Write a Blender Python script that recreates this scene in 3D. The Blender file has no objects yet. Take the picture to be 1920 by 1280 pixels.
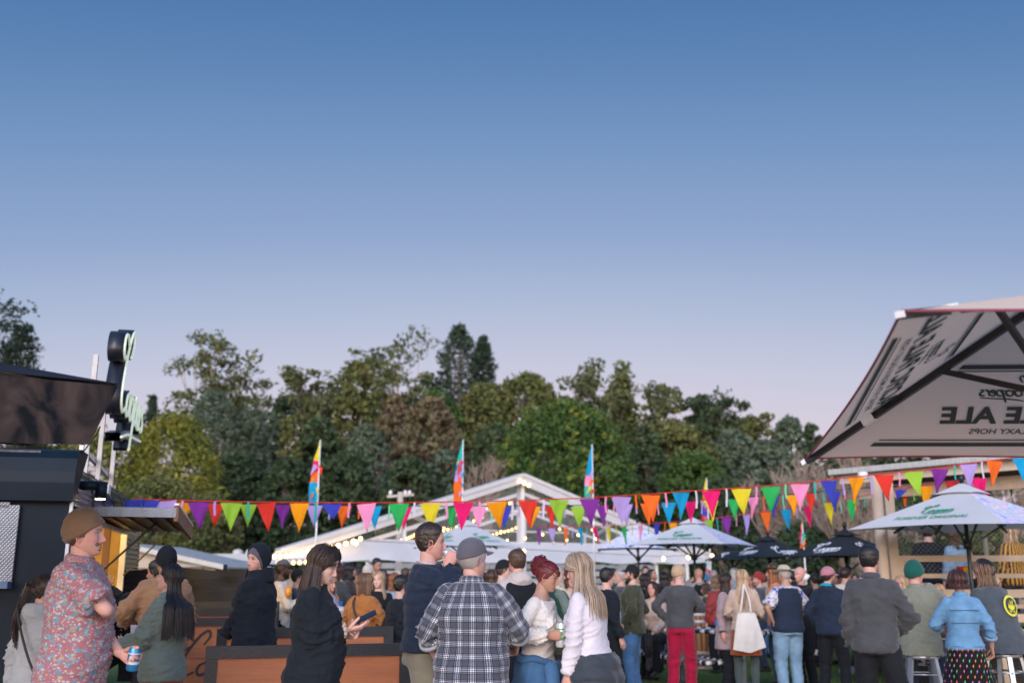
import bpy, math, random
import numpy as np
from mathutils import Vector, Matrix, Quaternion

# ------------------------------------------------------------------ camera, sky, light
SC = bpy.context.scene
TH = math.radians(13.2)          # camera pitch above the horizontal
CAMH = 1.5
F35 = 1867.0                     # focal length in pixels of a 1920 wide frame
cam = bpy.data.cameras.new('camera'); cam_o = bpy.data.objects.new('camera', cam)
SC.collection.objects.link(cam_o)
cam.lens = 35.0; cam.sensor_width = 36.0
cam.clip_start = 0.1; cam.clip_end = 3000
cam_o.location = (0, 0, CAMH); cam_o.rotation_euler = (math.radians(90) + TH, 0, 0)
cam.dof.use_dof = True; cam.dof.focus_distance = 7.0; cam.dof.aperture_fstop = 1.55
SC.camera = cam_o

def lin(c):
    """sRGB 0-255 -> linear"""
    r = []
    for v in c[:3]:
        v = v / 255.0
        r.append(v / 12.92 if v <= 0.04045 else ((v + 0.055) / 1.055) ** 2.4)
    return (r[0], r[1], r[2], 1.0)

W = bpy.data.worlds.new('World'); SC.world = W; W.use_nodes = True
nt = W.node_tree; nt.nodes.clear()
_out = nt.nodes.new('ShaderNodeOutputWorld'); _bg = nt.nodes.new('ShaderNodeBackground')
_tc = nt.nodes.new('ShaderNodeTexCoord'); _sx = nt.nodes.new('ShaderNodeSeparateXYZ')
_cr = nt.nodes.new('ShaderNodeValToRGB'); _cr2 = nt.nodes.new('ShaderNodeValToRGB')
SKY = [(0.0, (228, 203, 206)), (0.10, (223, 204, 211)), (0.16, (211, 203, 217)), (0.21, (196, 198, 218)),
       (0.27, (172, 185, 212)), (0.34, (143, 165, 203)), (0.42, (117, 149, 192)), (0.50, (92, 130, 178)),
       (0.56, (76, 117, 168)), (0.70, (68, 110, 162)), (1.0, (64, 106, 158))]
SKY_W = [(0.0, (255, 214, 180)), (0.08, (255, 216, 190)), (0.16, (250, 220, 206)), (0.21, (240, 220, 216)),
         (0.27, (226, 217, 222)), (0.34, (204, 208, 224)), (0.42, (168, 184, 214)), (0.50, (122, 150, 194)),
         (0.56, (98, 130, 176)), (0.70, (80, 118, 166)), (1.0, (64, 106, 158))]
SKY = [(min(1.0, z * 0.975), c) for z, c in SKY]
def _ramp(node, stops):
    e = node.color_ramp.elements
    while len(e) > 1: e.remove(e[-1])
    e[0].position = stops[0][0]; e[0].color = lin(stops[0][1])
    for p, c in stops[1:]:
        k = e.new(p); k.color = lin(c)
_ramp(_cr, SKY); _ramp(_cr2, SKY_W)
nt.links.new(_tc.outputs['Generated'], _sx.inputs[0])
# the pale band sits lowest away from the anti-solar point: height rises with x squared
_x2 = nt.nodes.new('ShaderNodeMath'); _x2.operation = 'MULTIPLY'; nt.links.new(_sx.outputs['X'], _x2.inputs[0]); nt.links.new(_sx.outputs['X'], _x2.inputs[1])
_zx = nt.nodes.new('ShaderNodeMath'); _zx.operation = 'MULTIPLY_ADD'; _zx.inputs[1].default_value = 0.20
nt.links.new(_x2.outputs[0], _zx.inputs[0]); nt.links.new(_sx.outputs['Z'], _zx.inputs[2])
nt.links.new(_zx.outputs[0], _cr.inputs[0]); nt.links.new(_sx.outputs['Z'], _cr2.inputs[0])
# the dusk sky: earth-shadow blue and lilac to the east (+Y, where the camera looks), afterglow to the west
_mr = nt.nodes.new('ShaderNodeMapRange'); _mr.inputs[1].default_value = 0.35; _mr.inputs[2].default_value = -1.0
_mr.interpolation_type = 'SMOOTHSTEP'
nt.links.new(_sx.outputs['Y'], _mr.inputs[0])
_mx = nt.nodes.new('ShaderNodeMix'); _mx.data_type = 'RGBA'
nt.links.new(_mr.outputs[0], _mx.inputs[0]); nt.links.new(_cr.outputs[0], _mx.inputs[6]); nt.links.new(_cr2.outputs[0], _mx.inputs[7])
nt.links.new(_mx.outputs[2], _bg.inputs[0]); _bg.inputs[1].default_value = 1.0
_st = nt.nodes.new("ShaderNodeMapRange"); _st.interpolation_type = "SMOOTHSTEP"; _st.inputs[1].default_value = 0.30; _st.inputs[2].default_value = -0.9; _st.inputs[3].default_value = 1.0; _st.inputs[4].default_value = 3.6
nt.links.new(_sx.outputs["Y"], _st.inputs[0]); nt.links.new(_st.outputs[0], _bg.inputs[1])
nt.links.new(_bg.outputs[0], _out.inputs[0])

sun = bpy.data.lights.new('sun', 'SUN'); sun_o = bpy.data.objects.new('sun', sun); SC.collection.objects.link(sun_o)
sun.energy = 2.4; sun.angle = math.radians(40); sun.color = (1.0, 0.90, 0.84)
_d = Vector((0.25, 1.0, -0.42))          # light travels from the western afterglow behind the camera
sun_o.rotation_euler = _d.to_track_quat('-Z', 'Y').to_euler()

SC.view_settings.view_transform = 'Standard'; SC.view_settings.look = 'None'
SC.view_settings.gamma = 1.0; SC.view_settings.exposure = 0.06; SC.view_settings.use_curve_mapping = False
SC.render.engine = 'CYCLES'
SC.cycles.max_bounces = 6; SC.cycles.diffuse_bounces = 3; SC.cycles.transparent_max_bounces = 12
SC.cycles.use_denoising = True

rnd = random.Random(7)
rng = np.random.default_rng(7)

def at(px, py, D):
    """point seen at photo pixel (px, py), at horizontal distance D in front of the camera"""
    v = (640.0 - py) / F35; u = (px - 960.0) / F35
    y = math.cos(TH) - v * math.sin(TH); z = math.sin(TH) + v * math.cos(TH)
    k = D / y
    return Vector((u * k, D, CAMH + z * k))
def gx(px, D, z=1.5):
    return (px - 960.0) / F35 * (D * math.cos(TH) + (z - CAMH) * math.sin(TH))
def zat(py, D):
    return at(960, py, D).z

# ------------------------------------------------------------------ mesh helpers
class G:
    def __init__(s): s.V = []; s.F = []; s.n = 0
    def add(s, V, F):
        V = np.asarray(V, dtype=np.float64).reshape(-1, 3)
        for f in (F if isinstance(F, list) else [F]):
            f = np.asarray(f, dtype=np.int64)
            if f.size: s.F.append(f + s.n)
        s.V.append(V); s.n += len(V); return s
    def addg(s, g, M=None):
        V = np.concatenate(g.V) if g.V else np.zeros((0, 3))
        if M is not None: V = xf(V, M)
        s.V.append(V); s.F += [f + s.n for f in g.F]; s.n += len(V); return s
    def get(s): return np.concatenate(s.V), s.F

def xf(V, M):
    A = np.array(M); return V @ A[:3, :3].T + A[:3, 3]

def mesh_from(name, V, F, smooth=True):
    m = bpy.data.meshes.new(name)
    V = np.asarray(V, dtype=np.float32)
    idx = np.concatenate([f.ravel() for f in F]) if F else np.zeros(0, int)
    cnt = np.concatenate([np.full(len(f), f.shape[1]) for f in F]) if F else np.zeros(0, int)
    m.vertices.add(len(V)); m.vertices.foreach_set('co', V.ravel())
    m.loops.add(len(idx)); m.loops.foreach_set('vertex_index', idx.astype(np.int32))
    m.polygons.add(len(cnt))
    st = np.concatenate([[0], np.cumsum(cnt)[:-1]]) if len(cnt) else cnt
    m.polygons.foreach_set('loop_start', st.astype(np.int32))
    m.polygons.foreach_set('loop_total', cnt.astype(np.int32))
    m.polygons.foreach_set('use_smooth', np.full(len(cnt), bool(smooth)))
    m.update(calc_edges=True)
    return m

def link(name, data, parent=None, M=None, **props):
    o = bpy.data.objects.new(name, data); SC.collection.objects.link(o)
    if parent is not None: o.parent = parent
    if M is not None: o.matrix_local = M if parent is not None else M
    for k, v in props.items(): o[k] = v
    return o

def obj(name, g, mat, parent=None, smooth=True, **props):
    V, F = g.get() if isinstance(g, G) else g
    m = mesh_from(name, V, F, smooth)
    if mat is not None: m.materials.append(mat)
    return link(name, m, parent, **props)

def thing(name, label, cat, loc=(0, 0, 0), rz=0.0, group=None, kind=None):
    o = bpy.data.objects.new(name, None); SC.collection.objects.link(o)
    o.location = loc; o.rotation_euler = (0, 0, rz); o.empty_display_size = 0.1
    o['label'] = label; o['category'] = cat
    if group: o['group'] = group
    if kind: o['kind'] = kind
    return o
def tag(o, label, cat, group=None):
    o['label'] = label; o['category'] = cat
    if group: o['group'] = group
    return o
def copy_tree(o, parent=None):
    c = o.copy(); SC.collection.objects.link(c)
    if parent is not None: c.parent = parent
    for ch in [x for x in bpy.data.objects if x.parent == o]:
        copy_tree(ch, c)
    return c

def box(c, s, R=None):
    h = np.array(s, float) / 2
    V = np.array([[x, y, z] for x in (-1, 1) for y in (-1, 1) for z in (-1, 1)], float) * h
    if R is not None: V = V @ np.array(R)[:3, :3].T
    F = np.array([[0, 1, 3, 2], [4, 6, 7, 5], [0, 4, 5, 1], [2, 3, 7, 6], [0, 2, 6, 4], [1, 5, 7, 3]])
    return V + np.array(c, float), [F]
def bar(p, q, w, h, up=(0, 0, 1)):
    """rectangular bar from p to q, width w, height h"""
    p = np.array(p, float); q = np.array(q, float); d = q - p; L = np.linalg.norm(d); d /= L
    up = np.array(up, float)
    s = np.cross(d, up)
    if np.linalg.norm(s) < 1e-5: s = np.cross(d, (0, 1, 0))
    s /= np.linalg.norm(s); u = np.cross(s, d)
    return box((p + q) / 2, (w, L, h), np.array([s, d, u]).T)
def frames(P, up0=(0, 0, 1)):
    P = np.asarray(P, float); T = np.gradient(P, axis=0); T /= np.linalg.norm(T, axis=1)[:, None] + 1e-12
    a = np.array(up0, float)
    if abs(T[0] @ a) > 0.9: a = np.array((0, 1.0, 0)) if abs(T[0][1]) < 0.9 else np.array((1.0, 0, 0))
    A = []; 
    for t in T:
        a = a - (a @ t) * t; a /= np.linalg.norm(a) + 1e-12; A.append(a)
    A = np.array(A); B = np.cross(T, A); return T, A, B
def tube(P, r, n=8, r2=None, caps=True, up0=(0, 0, 1), rnd_cap=False):
    """swept tube; r along the first axis (up), r2 across"""
    P = np.asarray(P, float); r = np.broadcast_to(np.asarray(r, float), (len(P),)).copy()
    r2 = r.copy() if r2 is None else np.broadcast_to(np.asarray(r2, float), (len(P),)).copy()
    if rnd_cap:
        d0 = P[0] - P[1]; d0 /= np.linalg.norm(d0); d1 = P[-1] - P[-2]; d1 /= np.linalg.norm(d1)
        a = [(.95, .32), (.7, .71), (.0, 1)][:2]
        m0 = min(r[0], r2[0]); m1 = min(r[-1], r2[-1])
        P = np.vstack([[P[0] + d0 * m0 * k for k, _ in a], P, [P[-1] + d1 * m1 * k for k, _ in a[::-1]]])
        r = np.concatenate([[r[0] * k for _, k in a], r, [r[-1] * k for _, k in a[::-1]]])
        r2 = np.concatenate([[r2[0] * k for _, k in a], r2, [r2[-1] * k for _, k in a[::-1]]])
    T, A, B = frames(P, up0)
    t = np.linspace(0, 2 * math.pi, n, endpoint=False)
    V = P[:, None, :] + A[:, None, :] * (np.cos(t)[None, :, None] * r[:, None, None]) + B[:, None, :] * (np.sin(t)[None, :, None] * r2[:, None, None])
    V = V.reshape(-1, 3); m = len(P)
    i = np.arange(m - 1)[:, None] * n; j = np.arange(n)[None, :]; k = (j + 1) % n
    F = np.stack([i + j, i + k, i + n + k, i + n + j], -1).reshape(-1, 4)
    Fs = [F]
    if caps:
        Fs.append(np.arange(n)[::-1][None, :]); Fs.append((np.arange(n) + (m - 1) * n)[None, :])
    return V, Fs
def cyl(p, q, r, n=10, r1=None):
    return tube([p, q], [r, r if r1 is None else r1], n)
def lathe(prof, n=24, c=(0, 0, 0), close=False):
    """prof: list of (r, z)"""
    pr = np.array(prof, float); t = np.linspace(0, 2 * math.pi, n, endpoint=False)
    V = np.stack([pr[:, 0][:, None] * np.cos(t), pr[:, 0][:, None] * np.sin(t), np.repeat(pr[:, 1][:, None], n, 1)], -1).reshape(-1, 3) + np.array(c, float)
    m = len(pr); i = np.arange(m - 1)[:, None] * n; j = np.arange(n)[None, :]; k = (j + 1) % n
    return V, [np.stack([i + j, i + k, i + n + k, i + n + j], -1).reshape(-1, 4)]
def ellipsoid(c, r, n=16, m=10, R=None):
    th = np.linspace(0, math.pi, m + 1)[1:-1]; t = np.linspace(0, 2 * math.pi, n, endpoint=False)
    V = np.stack([np.sin(th)[:, None] * np.cos(t), np.sin(th)[:, None] * np.sin(t), np.repeat(np.cos(th)[:, None], n, 1)], -1).reshape(-1, 3)
    V = np.vstack([V, [[0, 0, 1], [0, 0, -1]]]) * np.array(r, float)
    if R is not None: V = V @ np.array(R)[:3, :3].T
    V = V + np.array(c, float)
    mm = m - 1; i = np.arange(mm - 1)[:, None] * n; j = np.arange(n)[None, :]; k = (j + 1) % n
    F = np.stack([i + j, i + n + j, i + n + k, i + k], -1).reshape(-1, 4)
    jj = np.arange(n); kk = (jj + 1) % n
    T1 = np.stack([np.full(n, mm * n), jj, kk], -1); T2 = np.stack([np.full(n, mm * n + 1), (mm - 1) * n + kk, (mm - 1) * n + jj], -1)
    return V, [F, T1, T2]
def grid_faces(m, n, wrap=False):
    i = np.arange(m - 1)[:, None] * n; j = np.arange(n if wrap else n - 1)[None, :]; k = (j + 1) % n
    return np.stack([i + j, i + k, i + n + k, i + n + j], -1).reshape(-1, 4)
def catmull(P, k=6):
    P = np.asarray(P, float)
    if len(P) < 3: return P
    Q = np.vstack([2 * P[0] - P[1], P, 2 * P[-1] - P[-2]]); out = []
    for i in range(1, len(Q) - 2):
        p0, p1, p2, p3 = Q[i - 1], Q[i], Q[i + 1], Q[i + 2]
        for t in np.linspace(0, 1, k, endpoint=False):
            out.append(.5 * (2 * p1 + (p2 - p0) * t + (2 * p0 - 5 * p1 + 4 * p2 - p3) * t * t + (3 * p1 - p0 - 3 * p2 + p3) * t ** 3))
    out.append(P[-1]); return np.array(out)

# value noise in numpy
_perm = rng.random((64, 64, 64))
def vnoise(P, s=1.0):
    Q = np.asarray(P, float) * s + 1000.37; i = np.floor(Q).astype(int); f = Q - i; f = f * f * (3 - 2 * f)
    i0 = i & 63; i1 = (i + 1) & 63; r = 0
    for a in (0, 1):
        for b in (0, 1):
            for c in (0, 1):
                w = (f[:, 0] if a else 1 - f[:, 0]) * (f[:, 1] if b else 1 - f[:, 1]) * (f[:, 2] if c else 1 - f[:, 2])
                r = r + w * _perm[(i1 if a else i0)[:, 0], (i1 if b else i0)[:, 1], (i1 if c else i0)[:, 2]]
    return r * 2 - 1

# a private scene in which modifiers are evaluated
TMP = bpy.data.scenes.new('tmp_scene')
def evaluated(data, mods=None):
    o = bpy.data.objects.new('tmp', data); TMP.collection.objects.link(o)
    if mods: mods(o)
    vl = TMP.view_layers[0]; vl.update(); dg = vl.depsgraph
    dg.update()
    m = bpy.data.meshes.new_from_object(o.evaluated_get(dg)); TMP.collection.objects.unlink(o); bpy.data.objects.remove(o)
    return m
def mesh_np(m):
    V = np.empty(len(m.vertices) * 3, np.float32); m.vertices.foreach_get('co', V); V = V.reshape(-1, 3).astype(float)
    idx = np.empty(len(m.loops), np.int32); m.loops.foreach_get('vertex_index', idx)
    tot = np.empty(len(m.polygons), np.int32); m.polygons.foreach_get('loop_total', tot)
    st = np.concatenate([[0], np.cumsum(tot)[:-1]]); F = []
    for k in np.unique(tot):
        s = st[tot == k]; F.append(idx[s[:, None] + np.arange(k)[None, :]].astype(np.int64))
    return V, F
def remesh(V, F, voxel, smooth=3, fac=.5):
    m = mesh_from('tmp', V, F)
    def mods(o):
        r = o.modifiers.new('r', 'REMESH'); r.mode = 'VOXEL'; r.voxel_size = voxel; r.adaptivity = 0
        if smooth:
            s = o.modifiers.new('s', 'SMOOTH'); s.iterations = smooth; s.factor = fac
    e = evaluated(m, mods); r = mesh_np(e); bpy.data.meshes.remove(e); bpy.data.meshes.remove(m); return r
_txt = {}
def text_geo(s, size=1.0, bold=0.0, extrude=0.0, shear=0.0, align='CENTER'):
    key = (s, bold, shear, align, extrude)
    if key not in _txt:
        c = bpy.data.curves.new('txt', 'FONT'); c.body = s; c.size = 1.0; c.align_x = align; c.align_y = 'CENTER'
        c.offset = bold; c.extrude = extrude; c.shear = shear; c.resolution_u = 3
        e = evaluated(c); _txt[key] = mesh_np(e); bpy.data.meshes.remove(e)
    V, F = _txt[key]; return V * size, F
def ribbon(P, w):
    """flat stroke in 2D: P (n,2) -> V (2n,3) z=0"""
    P = np.asarray(P, float); T = np.gradient(P, axis=0); T /= np.linalg.norm(T, axis=1)[:, None] + 1e-9
    N = np.stack([-T[:, 1], T[:, 0]], -1); w = np.broadcast_to(np.asarray(w, float), (len(P),))[:, None] / 2
    V = np.stack([P + N * w, P - N * w], 1).reshape(-1, 2); V = np.hstack([V, np.zeros((len(V), 1))])
    i = np.arange(len(P) - 1) * 2
    return V, [np.stack([i, i + 1, i + 3, i + 2], -1)]

# ------------------------------------------------------------------ materials
MATS = {}
def mat(name, col, rough=0.6, metal=0.0, var=0.12, vscale=8.0, bump=0.0, bscale=60.0, spec=0.5, sheen=0.0, emit=None, estr=0.0,
        alpha=1.0, trans=0.0, subsurf=0.0, coords='Object', col2=None, nstretch=None, translucent=0.0, isl=0.0):
    if name in MATS: return MATS[name]
    m = bpy.data.materials.new(name); m.use_nodes = True; n = m.node_tree.nodes; l = m.node_tree.links
    b = n['Principled BSDF']; MATS[name] = m
    if len(col) == 3: col = (*col, 1)
    b.inputs['Roughness'].default_value = rough; b.inputs['Metallic'].default_value = metal
    b.inputs['Specular IOR Level'].default_value = spec; b.inputs['Base Color'].default_value = col
    if sheen: b.inputs['Sheen Weight'].default_value = sheen; b.inputs['Sheen Roughness'].default_value = .4
    if trans: b.inputs['Transmission Weight'].default_value = trans
    if alpha < 1: b.inputs['Alpha'].default_value = alpha
    if emit is not None: b.inputs['Emission Color'].default_value = (*emit[:3], 1); b.inputs['Emission Strength'].default_value = estr
    tc = n.new('ShaderNodeTexCoord'); src = tc.outputs[coords]
    if nstretch:
        mp = n.new('ShaderNodeMapping'); mp.inputs['Scale'].default_value = nstretch; l.new(src, mp.inputs[0]); src = mp.outputs[0]
    cout = None
    if var or col2:
        nz = n.new('ShaderNodeTexNoise'); nz.inputs['Scale'].default_value = vscale; nz.inputs['Detail'].default_value = 5
        l.new(src, nz.inputs['Vector']); mx = n.new('ShaderNodeMix'); mx.data_type = 'RGBA'
        c2 = col2 if col2 else tuple(c * (1 + var) for c in col[:3]); c1 = col if col2 else tuple(c * (1 - var) for c in col[:3])
        mx.inputs[6].default_value = (*c1[:3], 1); mx.inputs[7].default_value = (*c2[:3], 1)
        mr = n.new('ShaderNodeMapRange'); mr.inputs[1].default_value = .3; mr.inputs[2].default_value = .7
        l.new(nz.outputs['Fac'], mr.inputs[0]); l.new(mr.outputs[0], mx.inputs[0]); cout = mx.outputs[2]
    if isl:
        ge = n.new('ShaderNodeNewGeometry'); hs = n.new('ShaderNodeHueSaturation'); mr2 = n.new('ShaderNodeMapRange')
        mr2.inputs[3].default_value = 1 - isl; mr2.inputs[4].default_value = 1 + isl
        l.new(ge.outputs['Random Per Island'], mr2.inputs[0]); l.new(mr2.outputs[0], hs.inputs['Value'])
        if cout is None: hs.inputs['Color'].default_value = col
        else: l.new(cout, hs.inputs['Color'])
        cout = hs.outputs[0]
    if cout is not None: l.new(cout, b.inputs['Base Color'])
    if bump:
        nb = n.new('ShaderNodeTexNoise'); nb.inputs['Scale'].default_value = bscale; nb.inputs['Detail'].default_value = 4
        l.new(src, nb.inputs['Vector']); bp = n.new('ShaderNodeBump'); bp.inputs['Strength'].default_value = bump
        bp.inputs['Distance'].default_value = .02; l.new(nb.outputs['Fac'], bp.inputs['Height']); l.new(bp.outputs[0], b.inputs['Normal'])
    if translucent:
        tr = n.new('ShaderNodeBsdfTranslucent'); ms = n.new('ShaderNodeMixShader'); ms.inputs[0].default_value = translucent
        if cout is not None: l.new(cout, tr.inputs[0])
        else: tr.inputs[0].default_value = col
        l.new(b.outputs[0], ms.inputs[1]); l.new(tr.outputs[0], ms.inputs[2]); l.new(ms.outputs[0], n['Material Output'].inputs[0])
    return m
def S(*c): return lin(c)     # sRGB colour as it looks -> base colour
def nodes(m): return m.node_tree.nodes, m.node_tree.links, m.node_tree.nodes['Principled BSDF']
# ------------------------------------------------------------------ ground and far terrain
m_grass = mat('grass_ground', (.085, .150, .038), .95, var=.35, vscale=1.3, bump=.6, bscale=40, spec=.1, col2=(.15, .16, .06))
gg = G()
NX = 90
xs = np.sinh(np.linspace(-4.2, 4.2, NX)) * 12; ys = np.concatenate([np.linspace(-30, 40, 71), 40 + np.sinh(np.linspace(0.1, 4.2, 30)) * 12])
X, Y = np.meshgrid(xs, ys); Z = vnoise(np.stack([X.ravel(), Y.ravel(), 0 * X.ravel()], -1), .25).reshape(X.shape) * .02
gg.add(np.stack([X, Y, Z], -1).reshape(-1, 3), grid_faces(len(ys), NX))
obj('ground', gg, m_grass, kind='structure')

# blades of grass on the lawn the camera can see (right of the crowd) and tufts elsewhere
m_blade = mat('grass_blade', (.10, .18, .045), .8, var=.3, vscale=3, spec=.2, isl=.35)
n = 26000
bx = rng.uniform(-2.5, 13, n); by = rng.uniform(11, 26, n)
h = rng.uniform(.03, .08, n); a = rng.uniform(0, 2 * math.pi, n); wv = np.stack([np.cos(a), np.sin(a)], -1) * .006
ln = rng.normal(0, .02, (n, 2))
V = np.zeros((n, 3, 3)); V[:, 0, :2] = np.stack([bx, by], -1) - wv; V[:, 1, :2] = np.stack([bx, by], -1) + wv
V[:, 2, :2] = np.stack([bx, by], -1) + ln; V[:, 2, 2] = h; V[:, :2, 2] = -.01
obj('grass', G().add(V.reshape(-1, 3), np.arange(n * 3).reshape(-1, 3)), m_blade, smooth=False, kind='stuff')

# unseen pale ground added to bounce warm light up under the tan umbrella
m_bounce = mat('bounce_ground', (.42, .34, .26), .95, var=.18, vscale=1.2, bump=.4, bscale=18)
xs = np.linspace(-16, 16, 60); ys = np.linspace(-14, 11.2, 50); X, Y = np.meshgrid(xs, ys)
Y = Y + np.where(Y > 10.5, .5 * vnoise(np.stack([X.ravel(), 0 * X.ravel(), 0 * X.ravel()], -1), .9).reshape(X.shape), 0)
obj('bounce_ground', G().add(np.stack([X, Y, np.full(X.shape, .026)], -1).reshape(-1, 3), grid_faces(50, 60)), m_bounce, kind='structure')

# dirt track beside the trailer
m_dirt = mat('dirt', (.20, .17, .15), .95, var=.25, vscale=4, bump=.4, bscale=30)
t_ = np.linspace(0, 1, 30)
pp = np.stack([-4.6 - .8 * t_, 4 + 12 * t_], -1)
V = np.stack([np.c_[pp + [.0, 0], np.full(30, .034)], np.c_[pp + [2.0, 0] + rng.normal(0, .06, (30, 2)), np.full(30, .034)]], 1).reshape(-1, 3)
i = np.arange(29) * 2
obj('path', G().add(V, np.stack([i, i + 1, i + 3, i + 2], -1)), m_dirt, kind='structure')

# hill behind the trees
def hill_z(x, y):
    """terrain that carries the wood"""
    base = np.clip((y - 78) / 60, 0, 1); base = base * base * (3 - 2 * base)
    prof = np.interp(x, [-90, -60, -42, -28, -12, 0, 14, 28, 45, 70, 110], [3, 5, 6, 8, 11, 11, 9.5, 8, 5, 3.5, 3])
    return base * prof
xs = np.linspace(-140, 160, 61); ys = np.linspace(72, 230, 34)
X, Y = np.meshgrid(xs, ys); Z = hill_z(X, Y) + vnoise(np.stack([X.ravel(), Y.ravel(), 0 * X.ravel()], -1), .08).reshape(X.shape) * .8 - .3
m_hill = mat('hill_soil', (.03, .045, .025), .95, var=.3, vscale=.3)
obj('hill', G().add(np.stack([X, Y, Z], -1).reshape(-1, 3), grid_faces(34, 61)), m_hill, kind='structure')

# ------------------------------------------------------------------ trees
def leafmat(name, c, c2, isl=.26):
    return mat(name, c, .75, var=.0, vscale=.55, col2=c2, spec=.25, isl=isl, translucent=.25)
L = dict(
    euc=leafmat('leaf_gum', (0.078, 0.108, 0.048), (0.138, 0.150, 0.060)),
    dark=leafmat('leaf_dark', (0.036, 0.070, 0.038), (0.072, 0.106, 0.048)),
    grey=leafmat('leaf_greygreen', (0.084, 0.126, 0.090), (0.126, 0.168, 0.110)),
    olive=leafmat('leaf_olive', (0.090, 0.120, 0.041), (0.150, 0.156, 0.054)),
    yell=leafmat('leaf_yellowgreen', (.11, .15, .030), (.26, .25, .04)),
    bright=leafmat('leaf_bright', (0.034, 0.090, 0.029), (0.090, 0.150, 0.036)),
    tips=leafmat('leaf_tips', (.14, .20, .03), (.22, .24, .04)),
    brown=leafmat('leaf_brown', (.19, .145, .095), (.14, .135, .07)),
    pine=leafmat('leaf_pine', (0.031, 0.060, 0.041), (0.054, 0.082, 0.048)),
)
m_bark = mat('bark', (.17, .14, .12), .9, var=.3, vscale=3, bump=.4, bscale=12)
m_barkp = mat('bark_pale', (.34, .28, .24), .85, var=.25, vscale=2, bump=.3, bscale=8)
m_barkd = mat('bark_dark', (.07, .055, .045), .9, var=.3, vscale=3)
m_twig = mat('twig', (.27, .21, .17), .9, var=.2, vscale=3)

def leaves(C, R, per, size, r, flat=.75, asp=.55):
    """leaf faces in puffs: centres C (n,3), radii R (n,), per leaves each"""
    n = len(C); N = n * per
    d = r.normal(size=(N, 3)); d /= np.linalg.norm(d, axis=1)[:, None]
    rad = r.random(N) ** .45
    P = np.repeat(C, per, 0) + d * (rad * np.repeat(R, per))[:, None] * [1, 1, flat]
    u = r.normal(size=(N, 3)); u /= np.linalg.norm(u, axis=1)[:, None]
    w = np.cross(u, d + r.normal(size=(N, 3)) * .6); w /= np.linalg.norm(w, axis=1)[:, None] + 1e-9
    s = size * r.uniform(.5, 1.45, N)[:, None] * np.repeat(r.uniform(.8, 1.25, n), per)[:, None]
    V = np.stack([P - u * s * .5, P + w * s * asp * .5, P + u * s * .5, P - w * s * asp * .5], 1)
    return V.reshape(-1, 3), np.arange(N * 4).reshape(-1, 4)

def branch_tree(H, Wd, r, trunk=.42, spread=1.0, depth=4, kids=3, r0=.35, tip_r=.9, lean=0, droop=0.0, clear=.3):
    g = G(); tips = []
    def grow(p, d, ln, rad, lv):
        nseg = 4; P = [p]; q = np.array(p); dd = np.array(d)
        for k in range(nseg):
            dd = dd + r.normal(0, .10, 3) + np.array([0, 0, .05 - droop * (1 if lv > 1 else 0)]); dd /= np.linalg.norm(dd)
            q = q + dd * ln / nseg; P.append(q.copy())
        g.add(*tube(P, np.linspace(rad, rad * .62, nseg + 1), 6 if lv < 2 else 4, caps=False))
        if lv >= depth: tips.append(P[-1]); return
        if lv >= 2: tips.append(P[2])
        for k in range(kids + (lv == 0)):
            t = r.uniform(.45, 1) if k else 1.0
            b = P[min(nseg, int(t * nseg))]
            a = r.uniform(0, 2 * math.pi)
            side = np.array([math.cos(a), math.sin(a), 0]) * spread * r.uniform(.5, 1.15)
            nd = dd * .75 + side * (.75 if k else .35) + np.array([0, 0, .12]); nd /= np.linalg.norm(nd)
            grow(b, nd, ln * r.uniform(.62, .85), rad * .58, lv + 1)
    tl = H * trunk
    grow(np.array([0, 0, -.3]), np.array([lean, 0, 1.0]), tl, r0, 0)
    V = np.concatenate(g.V); T = np.array(tips)
    zc = np.percentile(T[:, 2], 90)
    cmpz = lambda z: np.where(z > zc, zc + (z - zc) * .45, z)
    T[:, 2] = cmpz(T[:, 2])
    for k in range(len(g.V)): g.V[k] = g.V[k].copy(); g.V[k][:, 2] = cmpz(g.V[k][:, 2])
    # fit to the wanted height and width
    top = T[:, 2].max() + tip_r * .5; sz = H / top
    hw = np.percentile(np.abs(T[:, 0] - np.median(T[:, 0])), 96) + tip_r
    sx = Wd / hw; off = -np.median(T[:, 0]) * .0
    for k in range(len(g.V)):
        v = g.V[k]; f = np.clip(v[:, 2] / (H * clear / sz), 0, 1)[:, None]
        v[:, :2] *= 1 + (sx - 1) * f; v[:, 2] *= sz
    f = np.clip(T[:, 2] / (H * clear / sz), 0, 1)[:, None]; T[:, :2] *= 1 + (sx - 1) * f; T[:, 2] *= sz
    return g, T

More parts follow.
